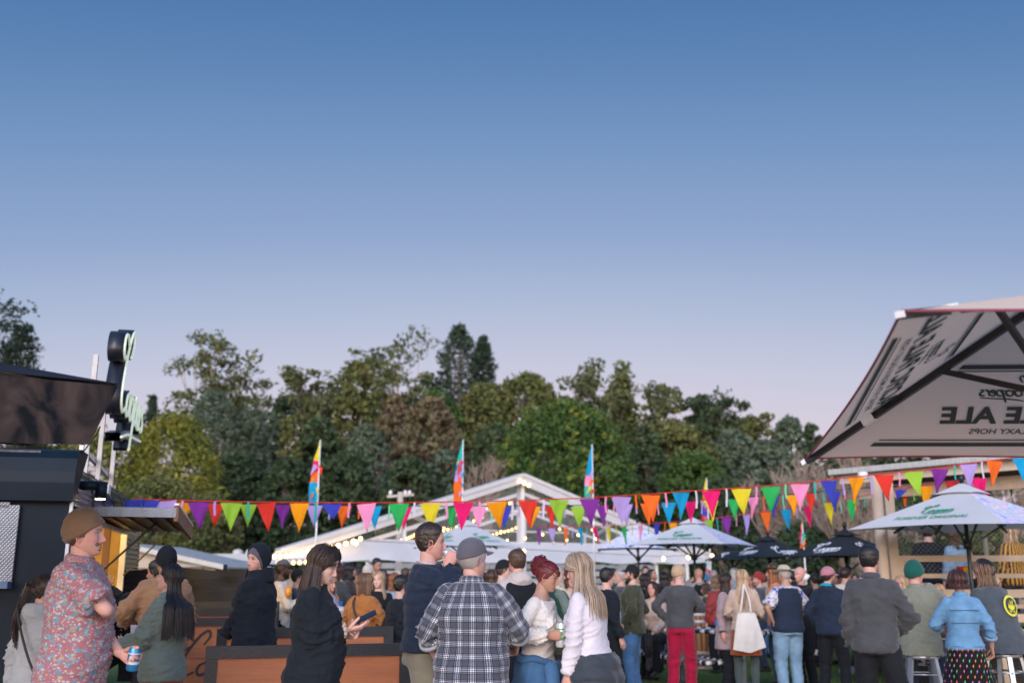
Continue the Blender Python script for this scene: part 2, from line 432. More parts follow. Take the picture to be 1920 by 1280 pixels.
def add_tree(label, px, top, hw, D, kind, mt, seed, group='trees on the slope behind the festival', base_py=None, **kw):
    """px, top, half width in photo pixels; D metres away"""
    r = np.random.default_rng(seed)
    P = at(px, top, D); xb = P.x
    zb = float(hill_z(np.array([xb]), np.array([float(D)]))[0]) - .3 if D > 72 else 0.0
    H = P.z - zb; Wd = hw * (P - Vector((0, 0, CAMH))).length / F35 * .97
    names = dict(euc='gum_tree', dome='broadleaf_tree', pine='pine_tree', spire='conifer_tree', willow='she_oak_tree', bare='bare_tree', bunya='bunya_tree')
    t = thing(names[kind], label, 'tree', (xb, D, zb), 0, group)
    den = kw.get('den', 1.0); ls = kw.get('ls', .30) * D / 60
    bark = kw.get('bark', m_bark)
    if kind == 'euc':
        g, T = branch_tree(H, Wd, r, trunk=kw.get('trunk', .40), depth=4, kids=3, r0=H * .022, tip_r=.7, spread=kw.get('spread', 1.0))
        T = T[T[:, 2] > H * kw.get('low', .25)]
        per = max(3, int(44 * den)); R = r.uniform(.45, .95, len(T)) * H / 15
        C = T + r.normal(0, .12 * H / 15, T.shape)
        mx = 17000 // per
        if len(C) > mx: s = r.choice(len(C), mx, replace=False); C = C[s]; R = R[s]
        V, F = leaves(C, R, per, ls, r, .6)
    elif kind in ('dome', 'willow'):
        g, T = branch_tree(H * .9, Wd * .85, r, trunk=.35, depth=3, kids=3, r0=H * .02, tip_r=.5)
        nC = int(kw.get('n', 330) * den)
        u = r.random(nC) * 2 * math.pi; zz = r.random(nC) ** .8 * 1.5 - .5; zz = np.clip(zz, -.5, 1)
        rr = np.sqrt(np.maximum(0, 1 - np.clip(zz, 0, 1) ** kw.get('pow', 2.2))) * r.uniform(.55, 1.0, nC) ** .5
        lump = 1 + .22 * vnoise(np.stack([np.cos(u) * 2, np.sin(u) * 2, zz * 2.5], -1) + seed * 3.1, 1.2)
        cz = H * .45
        C = np.stack([np.cos(u) * rr * lump * Wd, np.sin(u) * rr * lump * Wd * .9, cz + zz * (H - cz) * (.93 + .07 * lump)], -1)
        C[:, 2] = np.where(zz < 0, cz + zz * cz * 1.5, C[:, 2]); C[:, 2] = np.minimum(np.maximum(C[:, 2], .6), H * .99)
        R = r.uniform(.5, 1.1, nC) * min(H, Wd * 2) / 9
        V, F = leaves(C, R, int(kw.get('per', 26)), ls, r, .8 if kind == 'dome' else 1.3, .55 if kind == 'dome' else .3)
    elif kind in ('pine', 'spire', 'bunya'):
        g = G().add(*tube([(0, 0, -.3), (0, 0, H * .5), (0, 0, H * .97)], [H * .02, H * .013, .03], 7)); Cs = []; Rs = []
        nl = int(H * (1.6 if kind != 'spire' else 2.5))
        for k in range(nl):
            f = k / (nl - 1); z = H * (.30 + .68 * f)
            if kind == 'spire': rr = Wd * (1 - f) * 1.0 + .1
            elif kind == 'bunya': rr = Wd * math.sqrt(max(.02, 1 - (f * 1.0) ** 2.4)) * (.75 + .25 * math.sin(f * 9))
            else: rr = Wd * (1 - f ** 1.6) * .95 + .25
            nb = 9 if kind == 'bunya' else 6
            for b in range(nb):
                a = b * 2 * math.pi / nb + k * .7 + r.normal(0, .15); L_ = rr * r.uniform(.8, 1.05)
                e = np.array([math.cos(a) * L_, math.sin(a) * L_, z + (-.10 * L_ if kind != 'pine' else .15 * L_)])
                g.add(*tube([(0, 0, z), e * [.5, .5, 1] * [1, 1, 1], e], [.045, .03, .015], 3, caps=False))
                for s in ((.55, .8, 1.0) if kind != 'spire' else (.4, .7, 1.0)):
                    if kind == 'bunya' and s == .55 and f < .9: continue
                    Cs.append(np.array([0, 0, z]) * (1 - s) + e * s + r.normal(0, .1, 3)); Rs.append(.16 * rr + .22)
        C = np.array(Cs); R = np.array(Rs); V, F = leaves(C, R, kw.get('per', 16), ls * .85, r, .6, .35)
    else:
        g, T = branch_tree(H, Wd, r, trunk=.22, depth=5, kids=3, r0=H * .03, tip_r=.2, spread=kw.get('spread', .8))
        V = None; tw = []
        for tp in T[:: max(1, len(T) // 420)]:
            for _ in range(3):
                d = r.normal(size=3); d[2] = abs(d[2]) + .4; d /= np.linalg.norm(d); L_ = r.uniform(.3, .8) * H / 8
                s = np.cross(d, r.normal(size=3)); s *= .012 * D / 30 / (np.linalg.norm(s) + 1e-9); tw.append([tp - s, tp + s, tp + d * L_])
        g.add(np.array(tw).reshape(-1, 3), np.arange(len(tw) * 3).reshape(-1, 3)); bark = kw.get('bark', m_twig)
    obj('trunk', g, bark, t)
    if V is not None: obj('crown', G().add(V, F), mt, t, smooth=False)
    return t, (H, Wd)

TREES = [
 # px, top, hw, D, kind, leaf, label, extras
 (425, 628, 108, 76, 'euc', 'euc', 'tall spreading gum tree with open clumped crown standing alone above the pale grey-green trees', dict(bark=m_barkp, den=1.1, low=.42, trunk=.5)),
 (622, 688, 62, 74, 'euc', 'euc', 'open-crowned gum tree with sky showing through, behind the yellow and blue flag pole', dict(den=1.0, low=.3)),
 (672, 684, 52, 70, 'dome', 'olive', 'dense rounded olive tree leaning against the tall pale-trunked gum', dict(n=360)),
 (738, 622, 82, 82, 'euc', 'euc', 'tall gum tree with bare pale trunk just beside the dark bunya pines', dict(bark=m_barkp, low=.5, trunk=.55, den=.9)),
 (862, 604, 66, 84, 'bunya', 'pine', 'tallest dark conifer on the ridge with a rounded domed tip', dict(per=13)),
 (906, 628, 36, 86, 'bunya', 'pine', 'smaller dark dome-topped conifer just behind the tallest conifer', dict(per=14)),
 (800, 690, 60, 88, 'euc', 'dark', 'thin airy gum filling the gap between the pale-trunked gum and the conifers', dict(low=.4)),
 (545, 742, 62, 80, 'dome', 'dark', 'dark green broadleaf mass between the two open gum trees', {}),
 (288, 738, 24, 90, 'spire', 'pine', 'small pointed pine standing by itself above the yellow-green willow', dict(per=10)),
 (264, 772, 16, 92, 'spire', 'pine', 'faint narrow pine tip beside the small pointed pine', dict(per=10)),
 (985, 706, 92, 74, 'dome', 'olive', 'broad flat-domed olive-green tree on the ridge above the glossy round tree', dict(n=520)),
 (905, 720, 66, 72, 'dome', 'olive', 'mid-green domed tree below the dome-topped conifers', dict(n=380)),
 (820, 735, 55, 70, 'dome', 'bright', 'leafy mid-green tree below the tallest conifer', {}),
 (1105, 670, 58, 76, 'euc', 'euc', 'feathery gum tree rising behind the glossy round tree', dict(den=1.0, low=.3, bark=m_barkp)),
 (1178, 682, 48, 78, 'euc', 'olive', 'gum tree with drooping sprays next to the feathery gum', dict(den=1.1, low=.3, bark=m_barkp)),
 (1245, 716, 55, 77, 'euc', 'euc', 'gum tree stepping down the ridge line with open branches', dict(den=1.2, low=.25)),
 (1308, 738, 46, 77, 'euc', 'dark', 'darker gum tree further down the ridge with sky holes in its crown', dict(den=1.1, low=.25)),
 (1360, 778, 34, 76, 'euc', 'euc', 'short gum tree at the dip in the tree line', dict(low=.3)),
 (1420, 778, 40, 76, 'euc', 'olive', 'sparse gum tree beyond the dip in the tree line', dict(low=.35)),
 (1478, 784, 40, 72, 'dome', 'grey', 'soft grey-green she-oak close to the corner of the big tan umbrella', {}),
 (1520, 795, 24, 62, 'dome', 'dark', 'small dark green tree touching the corner of the big tan umbrella', dict(n=160)),
 (1590, 815, 50, 66, 'dome', 'dark', 'dark tree mostly behind the big tan umbrella and shed roof', {}),
 (1700, 800, 70, 66, 'dome', 'dark', 'dark bushy tree hidden behind the shed roof', {}),
 (1850, 800, 80, 64, 'dome', 'olive', 'olive tree hidden behind the shed at the edge of the view', {}),
 (402, 742, 70, 62, 'willow', 'grey', 'pale grey-green feathery tree in front of the tall spreading gum', dict(n=420)),
 (472, 770, 46, 63, 'willow', 'grey', 'grey-green feathery tree with thin pale stem beside the larger feathery one', {}),
 (546, 782, 24, 60, 'dome', 'olive', 'slender olive sapling with narrow top in front of dark trees', dict(n=130)),
 (505, 772, 32, 66, 'dome', 'grey', 'narrow grey-green tree next to the slender olive sapling', dict(n=200)),
 (600, 790, 52, 64, 'dome', 'dark', 'deep green tree behind the yellow and blue pole flag', {}),
 (690, 800, 52, 58, 'dome', 'grey', 'rounded pale green tree between two dark hollows', {}),
 (738, 738, 40, 66, 'dome', 'brown', 'pinkish brown half-dead tree under the pale-trunked gum', dict(n=220)),
 (805, 750, 72, 64, 'dome', 'brown', 'brown-tinged spreading tree in the middle of the wood', dict(n=300)),
 (650, 850, 60, 54, 'dome', 'dark', 'low dark tree behind the power pole', {}),
 (770, 860, 55, 52, 'dome', 'dark', 'low dark green tree left of the dead reeds', {}),
 (835, 845, 42, 53, 'dome', 'grey', 'small round pale shrub tree between pole flags', dict(n=200)),
 (930, 800, 60, 60, 'dome', 'dark', 'shadowy tree just behind the glossy round tree', {}),
 (450, 850, 60, 56, 'dome', 'dark', 'low dark tree under the grey-green feathery trees', {}),
 (545, 860, 60, 54, 'dome', 'dark', 'low dark tree around two thin pale trunks', {}),
 (1265, 795, 85, 58, 'dome', 'olive', 'olive-green spreading tree between the glossy round tree and the grey she-oaks', dict(n=420)),
 (1205, 800, 45, 56, 'dome', 'dark', 'dark leafy tree right behind the turquoise pole flag', {}),
 (1300, 850, 75, 50, 'dome', 'bright', 'low bushy tree with yellowish top behind the yellow pole flag', dict(n=380)),
 (1375, 810, 60, 60, 'dome', 'grey', 'muted grey-green tree below the dip in the tree line', {}),
 (1440, 830, 62, 56, 'dome', 'grey', 'grey-green tree just above the tan reeds', {}),
 (1350, 900, 70, 46, 'dome', 'dark', 'dark shrubby tree behind the first black umbrella', {}),
 (1500, 985, 62, 36, 'dome', 'dark', 'dark round bush between the black umbrellas', dict(n=220)),
 (1058, 762, 138, 46, 'dome', 'bright', 'large glossy round dark green tree right behind the marquee peak', dict(n=950, per=24, pow=2.0, ls=.26)),
 (330, 790, 96, 48, 'willow', 'yell', 'big yellow-green willow-like tree behind the trailer', dict(n=520, den=1.1)),
 (165, 812, 88, 46, 'willow', 'yell', 'bright yellow autumn tree seen between trailer roof and black canopy', dict(n=420)),
 (300, 900, 90, 38, 'dome', 'olive', 'low olive shrub tree directly behind the trailer hatch', dict(n=300)),
 (395, 930, 55, 44, 'dome', 'olive', 'low shadowy olive bush right of the trailer', {}),
 (44, 608, 88, 44, 'pine', 'pine', 'dark pine with tufted branches above the black canopy', dict(per=20)),
 (-48, 480, 78, 42, 'euc', 'pine', 'tall dark tree whose branch tips reach into view at the edge', dict(low=.3)),
 (95, 815, 60, 50, 'euc', 'dark', 'dark loose tree with sky gaps seen under the black canopy', dict(low=.2)),
 (10, 810, 60, 50, 'euc', 'dark', 'dark open tree low under the black canopy edge', dict(low=.2)),
 (1560, 828, 92, 36, 'bare', None, 'leafless pale tree with fanning branches under the big tan umbrella corner', {}),
 (1450, 872, 60, 40, 'bare', None, 'leafless tan thicket tree left of the shed', {}),
 (1640, 880, 80, 32, 'bare', None, 'leafless grey tree with pale trunk behind the deck post', {}),
 (1880, 900, 80, 34, 'bare', None, 'bare tangled tree behind the deck railing', {}),
 (893, 852, 46, 44, 'bare', None, 'dry tan bamboo-like clump beside the glossy round tree', dict(spread=.4)),
 (1720, 930, 70, 26, 'dome', 'dark', 'dark green bush behind the deck mesh', dict(n=240, ls=.2)),
 (1840, 960, 70, 28, 'dome', 'olive', 'olive bush behind the striped mustard shirt', dict(n=240)),
]
for k, (px, top, hw, D, kind, lf, lab, kw) in enumerate(TREES):
    add_tree(lab, px, top, hw, D, kind, L[lf] if lf else None, 100 + k, **kw)

# yellowish fresh tips on the big round tree
r = np.random.default_rng(77); rt = [o for o in bpy.data.objects if o.get('label', '').startswith('large glossy round')][0]
H_t = zat(762, 46); W_t = 138 / F35 * 46; n = 95; u = r.uniform(0, 6.28, n); q = r.uniform(.15, .98, n)
C = np.stack([np.cos(u) * W_t * np.sqrt(1 - q ** 2) * 1.02, np.sin(u) * W_t * .9 * np.sqrt(1 - q ** 2), H_t * (.45 + .56 * q)], -1)
V, F = leaves(C, r.uniform(.10, .28, n), 14, .20, r, 1.4); obj('young_leaves', G().add(V, F), L['tips'], rt, smooth=False)
# far wood that closes the gaps (cannot be counted)
r = np.random.default_rng(5); n = 1500
fx = r.uniform(-62, 68, n); fy = r.uniform(84, 128, n); fz = hill_z(fx, fy)
cz = fz + r.uniform(.5, 8.6, n) * np.interp(fx, [-62, -48, -40, -30, 20, 30, 45, 68], [.6, .6, .7, 1, 1, .9, .7, .6])
V, F = leaves(np.stack([fx, fy, cz], -1), r.uniform(1.2, 2.4, n), 34, .75, r, .8)
obj('far_woods', G().add(V, F), leafmat('leaf_far', (.045, .075, .035), (.090, .105, .045)), smooth=False, kind='stuff')
# undergrowth at the foot of the trees
n = 420; fx = r.uniform(-34, 40, n); fy = r.uniform(44, 60, n); cz = r.uniform(.2, 2.2, n)
V, F = leaves(np.stack([fx, fy, cz], -1), r.uniform(.7, 1.3, n), 40, .35, r, .8)
obj('undergrowth', G().add(V, F), L['dark'], smooth=False, kind='stuff')
# dry reeds left of the shed
m_reed = mat('reed', (.30, .24, .18), .9, var=.25, vscale=1.5, isl=.3)
n = 5200; fx = r.uniform(12.4, 24, n); fy = r.uniform(34, 42, n); a = r.uniform(0, 6.28, n); hh = r.uniform(1.5, 3.9, n) * np.interp(fx, [11, 15, 24], [.6, 1, 1])
B = np.stack([fx, fy, 0 * fx], -1); s = np.stack([np.cos(a), np.sin(a), 0 * a], -1) * .022
T = B + np.stack([r.normal(0, .45, n), r.normal(0, .4, n), hh], -1)
V = np.stack([B - s, B + s, T], 1).reshape(-1, 3)
obj('dry_reeds', G().add(V, np.arange(n * 3).reshape(-1, 3)), m_reed, smooth=False, kind='stuff')

# ------------------------------------------------------------------ distant buildings and fence, left
m_cream = mat('cream_wall', (.40, .34, .28), .8, var=.06)
m_roofw = mat('pale_roof', (.42, .41, .39), .5, var=.08)
m_zinc = mat('zinc_roof', (.28, .32, .37), .45, metal=.2, var=.1)
m_darkglass = mat('dark_glass', (.03, .035, .04), .15)
t = thing('low_house', 'cream low house with sloping pale roof edge behind the dark mesh fence', 'building', (0, 0, 0))
A = at(266, 1024, 24); B = at(425, 1056, 27)
obj('wall', G().add(*box(((A.x - 1.5 + B.x) / 2, 29, .84), (B.x - A.x + 1.5, 6, 1.68))), m_cream, t, False)
gv = np.array([[A.x - 1.5, 25.9, 1.68], [B.x, 25.9, 1.68], [A.x - 1.5, 25.9, A.z + .12]]); g = G()
g.add(np.vstack([gv, gv + [0, 6, 0]]), [np.array([[0, 1, 2], [5, 4, 3]]), np.array([[0, 3, 4, 1], [1, 4, 5, 2], [2, 5, 3, 0]])]); obj('gable', g, m_cream, t, False)
g = G(); g.add(*bar((A.x - 1.6, 25.8, A.z + .18), (B.x + .3, 25.8, 1.70), .3, .12)); g.add(*bar((A.x - 1.6, 28.9, A.z + .16), (B.x + .3, 28.9, 1.68), 6, .05)); obj('roof', g, m_roofw, t, False)
w = obj('window', G().add(*box(((A.x + B.x) / 2 - .2, 25.95, 1.35), (1.0, .12, .7))), m_darkglass, t, False)
obj('frame', G().add(*box(((A.x + B.x) / 2 - .2, 25.92, 1.74), (1.1, .1, .06))), m_roofw, w, False)
t = thing('metal_shed', 'long blue-grey metal roofed shed with roof vents beyond the dark fence', 'building', (0, 0, 0))
A = at(425, 1042, 36); B = at(560, 1042, 36)
obj('wall', G().add(*box(((A.x + B.x) / 2, 39, .85), (B.x - A.x + 2, 4, 1.7))), m_cream, t, False)
rf = obj('roof', G().add(*bar(((A.x - 1), 38.5, A.z - .1), (B.x + 1, 38.5, A.z - .1), 5.5, .35)), m_zinc, t, False)
for px in (446, 470):
    p = at(px, 1036, 37); obj('vent', G().add(*lathe([(0, .35), (.16, .3), (.22, .15), (.12, 0), (.12, -.4)], 12, (p.x, p.y, p.z - .2))), m_roofw, rf)
t = thing('pitched_tent', 'small pale gabled tent top with dark opening beyond the black fence', 'tent', (0, 0, 0))
p = at(438, 1050, 30); g = G(); hw = .75
V = np.array([[-hw, 0, 1.2], [hw, 0, 1.2], [0, 0, p.z], [-hw, 2, 1.2], [hw, 2, 1.2], [0, 2, p.z]]) + [p.x, p.y, 0]
g.add(V, [np.array([[0, 3, 5, 2], [2, 5, 4, 1]])]); obj('canopy', g, m_roofw, t, False)
obj('doorway', G().add(V[:3] * [1, 1, 1] + [0, .02, -.06], np.array([[0, 1, 2]])), m_darkglass, t, False)

# black shade mesh fence with timber crowd barriers behind
m_mesh = mat('shade_mesh', (.018, .020, .024), .75, var=.3, vscale=2.5, bump=.8, bscale=5, nstretch=(1, 1, 2.5))
m_blk = mat('black_paint', (.014, .017, .022), .45, var=.2, vscale=6, bump=.15)
m_ply = mat('stained_ply', (.44, .150, .058), .55, var=.22, vscale=3, bump=.2, bscale=30, nstretch=(.4, 1, 6), col2=(.32, .105, .042))
t = thing('mesh_fence', 'black shade-mesh fence with sagging top behind the hooded man', 'fence', (0, 0, 0))
XA = gx(322, 13.2); XB = gx(523, 13.2); n = 60; m = 16
xx = np.linspace(XA - .6, XB, n); zz = np.linspace(.2, zat(1063, 13.2), m)
Xg, Zg = np.meshgrid(xx, zz); sag = .05 * np.sin((Xg - XA) * 2.1) ** 2
Yg = 13.2 + .05 * vnoise(np.stack([Xg.ravel() * 2, 0 * Xg.ravel(), Zg.ravel() * 3 + Xg.ravel()], -1), 1.3).reshape(Xg.shape)
obj('mesh_cloth', G().add(np.stack([Xg, Yg, Zg - sag * (Zg / zz[-1])], -1).reshape(-1, 3), grid_faces(m, n)), m_mesh, t)
for px in (330, 420, 518):
    x = gx(px, 13.25); obj('post', G().add(*cyl((x, 13.28, 0), (x, 13.28, zat(1062, 13.2) + .03), .025)), m_blk, t)

LOGO = {
 'C': [[(2.0, 2.35), (2.35, 3.0), (2.15, 3.45), (1.6, 3.1), (1.0, 2.1), (.6, 1.0), (.65, .25), (1.15, -.02), (1.75, .25)],
       [(1.3, 2.55), (.7, 2.95), (.15, 2.75), (.05, 2.2), (.45, 1.95), (1.0, 2.2)]],
 'o1': [[(2.45, .95), (2.05, .75), (1.95, .3), (2.2, 0), (2.6, .15), (2.8, .6), (2.6, .95), (2.45, .95), (2.75, .85), (3.15, .95)]],
 'o2': [[(3.5, .95), (3.1, .75), (3.0, .3), (3.25, 0), (3.65, .15), (3.85, .6), (3.65, .95), (3.5, .95), (3.8, .85), (4.15, 1.0)]],
 'p': [[(4.4, 1.15), (4.1, .1), (3.75, -1.15)], [(4.3, .6), (4.65, 1.0), (4.95, .8), (4.9, .3), (4.6, 0), (4.25, .1)]],
 'e': [[(5.1, .45), (5.5, .6), (5.6, .9), (5.35, .98), (5.1, .6), (5.15, .15), (5.4, 0), (5.75, .25)]],
 'r': [[(5.85, .95), (5.85, .5), (5.78, 0)], [(5.85, .5), (6.1, .95), (6.4, .95)]],
 's': [[(6.95, .95), (6.65, 1.0), (6.6, .75), (6.9, .45), (6.85, .1), (6.5, .02), (6.35, .15)]],
 'swash': [[(1.6, -.95), (3.2, -.62), (5.0, -.5), (6.9, -.35)]],
}
def logo_strokes(shear=.18):
    out = []
    for k, ss in LOGO.items():
        for s in ss:
            P = catmull(np.array(s, float), 6); P = P.copy(); P[:, 0] += P[:, 1] * shear; P -= [3.6, 1.0]; out.append((k, P))
    return out
def logo_geo(height, stroke=.26, mirror=False, keep=None):
    """flat script word; local x right, y up, centred"""
    g = G(); s = height / 4.6
    for k, P in logo_strokes():
        if keep and k not in keep: continue
        n = len(P); w = stroke * (1 - .35 * np.abs(np.linspace(-1, 1, n)) ** 3) * (.8 if k == 'swash' else 1)
        V, F = ribbon(P * s * [(-1 if mirror else 1), 1], w * s); V[:, 2] += .0004 * (len(g.V)); g.add(V, F)
    return g

def place(Vf, O, ex, ey, ez=None):
    V, F = Vf; ex = np.array(ex, float); ey = np.array(ey, float)
    ez = np.cross(ex, ey) if ez is None else np.array(ez, float)
    ez = ez / (np.linalg.norm(ez) + 1e-9)
    return np.array(O, float) + V[:, :1] * ex + V[:, 1:2] * ey + V[:, 2:3] * ez, F

def barrier(label, xa, xb, D0, D1, ztop, depth=.5, logo=False, grp='timber crowd barriers'):
    t = thing('crowd_barrier', label, 'barrier', (0, 0, 0), 0, grp)
    A = np.array([xa, D0, 0.]); B = np.array([xb, D1, 0.]); fw = .09
    up = np.array([0, 0, 1.]); d = (B - A) / np.linalg.norm(B - A); nrm = np.cross(d, up)
    g = G(); zb = .22
    g.add(*bar(A + up * (ztop - fw / 2), B + up * (ztop - fw / 2), .06, fw)); g.add(*bar(A + up * (zb), B + up * zb, .06, fw))
    g.add(*bar(A + d * fw / 2, A + d * fw / 2 + up * (ztop - fw - .001), .058, fw, up=d)); g.add(*bar(B - d * fw / 2, B - d * fw / 2 + up * (ztop - fw - .001), .058, fw, up=d))
    obj('frame', g, m_blk, t, False)
    h = (ztop - fw - zb - .05) / 2
    for k in range(2):
        z0 = zb + .05 + h * k
        obj('board', G().add(*bar(A + d * fw + up * (z0 + h / 2), B - d * fw + up * (z0 + h / 2), .018, h - .008)), m_ply, t, False)
    if logo:
        gl = logo_geo(.62, .22); Vf = gl.get(); c = (A + B) / 2 + up * (ztop * .55) + nrm * .014
        obj('lettering', G().add(*place(Vf, c, d, up)), m_blk, t, False)
    for P in (A, B):
        obj('foot', G().add(*box(P + nrm * 0 + [0, 0, .03], (.06, .5, .06))), m_blk, t, False)
    return t
barrier('stained plywood barrier with black frame in front of the woman with the phone', gx(385, 7.9, .9), gx(770, 8.3, .9), 7.9, 8.3, zat(1211, 7.9))
barrier('second plywood barrier behind the hooded man, black frame end standing near the bomber jacket', gx(407, 9.7, 1), gx(737, 10.2, 1), 9.7, 10.2, zat(1176, 9.9))
barrier('orange-brown barrier with black script lettering beside the rust skirt', gx(322, 11.4, .9), gx(500, 11.6, .9), 11.4, 11.6, zat(1158, 11.4), logo=True)
barrier('farther stained plywood barrier seen edge-on over the lettered one', gx(330, 12.2, 1), gx(520, 12.3, 1), 12.2, 12.3, zat(1140, 12.2))
barrier('rearmost plywood barrier directly under the black mesh fence', gx(330, 12.8, 1), gx(522, 12.8, 1), 12.8, 12.8, zat(1127, 12.8))
# ------------------------------------------------------------------ marquee
m_white = mat('marquee_vinyl', (.60, .60, .62), .5, var=.05, vscale=3, bump=.25, bscale=6, translucent=.15)
m_alu = mat('white_aluminium', (.70, .70, .71), .4, metal=.1, var=.05)
m_clear = mat('clear_vinyl', (.42, .43, .47), .18, alpha=.17, var=0.15, vscale=1.2, bump=.2, bscale=3)
m_bulb = mat('warm_bulb', (1, .75, .35), .4, var=0, emit=(1.0, .52, .13), estr=8)
m_bulb2 = mat('pale_bulb', (1, .8, .5), .4, var=0, emit=(1.0, .66, .24), estr=7)
m_cord = mat('black_cord', (.02, .02, .02), .6, var=0)
Lc = np.array([-5.5, 24.0, 0]); Rc = np.array([5.97, 31.0, 0]); gd = (Rc - Lc) / np.linalg.norm(Rc - Lc); bk = np.array([.02, 1.0, 0.]); UP = np.array([0, 0, 1.])
mid = (Lc + Rc) / 2; GW = np.linalg.norm(Rc - Lc); ZE, ZA, ZB = 2.0, 4.03, 2.34
marq = thing('marquee', 'big white gabled marquee with clear vinyl gable and glowing string lights', 'marquee', tuple(mid))
mo = mid.copy()
def mobj(name, g, mt, smooth=False, **k): 
    g2 = G()
    V, F = g.get(); g2.add(V - mo, F); return obj(name, g2, mt, marq, smooth, **k)
DEPTH = 13.0
for k in (0, 1, 3):
    o = bk * (.05 + DEPTH * k / 3)
    for s, P in ((-1, Lc), (1, Rc)):
        g = G(); g.add(*bar(P + o + UP * ZE, mid + o + UP * ZA, .08, .11 if k else .18)); mobj('rafter', g, m_alu)
        g = G(); g.add(*bar(P + o, P + o + UP * (ZE + .02), .12, .12)); mobj('post', g, m_alu)
    if k in (0, 3):
        g = G(); g.add(*bar(mid + o + UP * (ZB if k == 0 else 0.), mid + o + UP * (ZA - .1), .24 if k == 0 else .12, .1, up=gd)); mobj('gable_post', g, m_alu)
        for f in (.24, .72):
            zt = ZE + (ZA - ZE) * (1 - abs(f - .5) * 2) - .05; B0 = Lc + gd * GW * f + o
            if zt > ZB + .1: mobj('gable_post', G().add(*bar(B0 + UP * (ZB if k == 0 else 0.), B0 + UP * zt, .09, .08, up=gd)), m_alu)
        mobj('crossbar', G().add(*bar(Lc + o + gd * GW * .17 + UP * (ZB + .0), Rc + o - gd * GW * .17 + UP * (ZB + .0), .08, .08)), m_alu)
        mobj('crossbar', G().add(*bar(Lc + o + gd * GW * .34 + UP * 3.2, Rc + o - gd * GW * .34 + UP * 3.2, .05, .06)), m_alu)
for f in (0, .5, 1.0):   # purlins
    for s in (-1, 1):
        P0 = (Lc if s < 0 else Rc) + UP * ZE; Pm = mid + UP * ZA; q = P0 + (Pm - P0) * f
        if f == 1.0 and s > 0: continue
        mobj('purlin', G().add(*bar(q + UP * .02, q + bk * DEPTH + UP * .02, .08, .1)), m_alu)
# clear gable wall and clear roof slopes
g = G(); a = Lc + gd * GW * .17 + UP * ZB; b = Rc - gd * GW * .17 + UP * ZB; c = mid + UP * (ZA - .08)
g.add(np.array([a, b, c]), np.array([[0, 1, 2]])); mobj('clear_gable', g, m_clear)
for P in (Lc, Rc):
    g = G(); nU = 9; nV = 13
    u = np.linspace(0, 1, nU); v = np.linspace(0, 1, nV); Pm = mid + UP * (ZA + .1); P0 = P + UP * (ZE + .1)
    VV = np.array([[P0 + (Pm - P0) * uu + bk * (DEPTH * vv) - UP * .10 * math.sin(uu * math.pi) * abs(math.sin(vv * 3 * math.pi)) for vv in v] for uu in u]).reshape(-1, 3)
    g.add(VV, grid_faces(nU, nV)); mobj('clear_roof', g, m_clear, True)
# white roof edge strips that cap the gable rafters
for P in (Lc, Rc):
    ex = (Lc - gd * .0 if P is Lc else Rc)
    g = G(); g.add(*bar(ex + UP * (ZE + .06) - bk * .08, mid + UP * (ZA + .13) - bk * .08, .42, .10)); g.add(*bar(ex + UP * (ZE - .07) - bk * .28, mid + UP * (ZA) - bk * .28, .02, .22)); mobj('roof_edge', g, m_white)
# front fascia of white vinyl, sagging and creased
n = 90; m = 9; u = np.linspace(0.02, 1, n); v = np.linspace(0, 1, m); Ug, Vg = np.meshgrid(u, v)
zt = np.minimum(ZB + .02, ZE + (ZA - ZE) * 2 * np.minimum(Ug, 1 - Ug) + .02); zb = 1.84 + .03 * np.sin(Ug * 40) * (1 - Vg)
Zg = zb + (zt - zb) * Vg; outw = (1 - Vg) * .55 + .05 * vnoise(np.stack([Ug.ravel() * 26, Vg.ravel() * 2, 0 * Ug.ravel()], -1), 1).reshape(Ug.shape) + .06
P = Lc + gd * (GW * Ug)[..., None] - bk * outw[..., None] + UP * Zg[..., None]
mobj('fascia', G().add(P.reshape(-1, 3), grid_faces(m, n)), m_white, True)
m_tie = mat('grey_tie_wall', (.36, .37, .38), .6, var=.2, vscale=2, bump=.3, bscale=4)
# side awning running on toward the right corner and banded rear wall
for k, z in enumerate((1.0, 1.28, 1.56, 1.84)):
    mobj('wall_band', G().add(*bar(Lc + bk * (DEPTH + .1 + .03 * k) + UP * z, Rc + bk * (DEPTH + .1 + .03 * k) + UP * z, .02, .2)), m_tie if k % 2 else m_white)
for f in (.12, .30, .55, .78, .9):
    mobj('post', G().add(*bar(Lc + gd * GW * f - bk * .3, Lc + gd * GW * f - bk * .3 + UP * 1.86, .10, .10)), m_alu)

bulb_mesh = {}
def bulbs(label, pts, mt, sag=.12, n=12, rad=.03, dn=.06):
    t = thing('string_lights', label, 'lights', tuple(pts[0]), 0, 'festoon light strings')
    P = []; pts = [np.array(p, float) for p in pts]
    for a, b in zip(pts[:-1], pts[1:]):
        k = max(2, int(n * 1.0)); tt = np.linspace(0, 1, k, endpoint=False)
        for q in tt: P.append(a + (b - a) * q - UP * sag * 4 * q * (1 - q))
    P.append(pts[-1]); P = np.array(P)
    o0 = np.array(pts[0]); g = G().add(*tube(P - o0, .007, 4)); obj('cord', g, m_cord, t)
    key = (mt.name, rad)
    if key not in bulb_mesh:
        V, F = ellipsoid((0, 0, 0), (rad, rad, rad * 1.25), 8, 6); mm = mesh_from('bulb', V, F); mm.materials.append(mt); bulb_mesh[key] = mm
    for p in P: 
        b = link('bulb', bulb_mesh[key], t); b.location = tuple(p - o0 - UP * dn)
    return t
rr = random.Random(3)
def ing(f, back, z): return Lc + gd * GW * f + bk * back + UP * z
bulbs('dense warm bulbs looped across the clear gable near the pale-trunked tree', [ing(.16, 2, 2.45), ing(.24, 3, 2.7), ing(.40, 2.5, 3.2)], m_bulb, .1, 15)
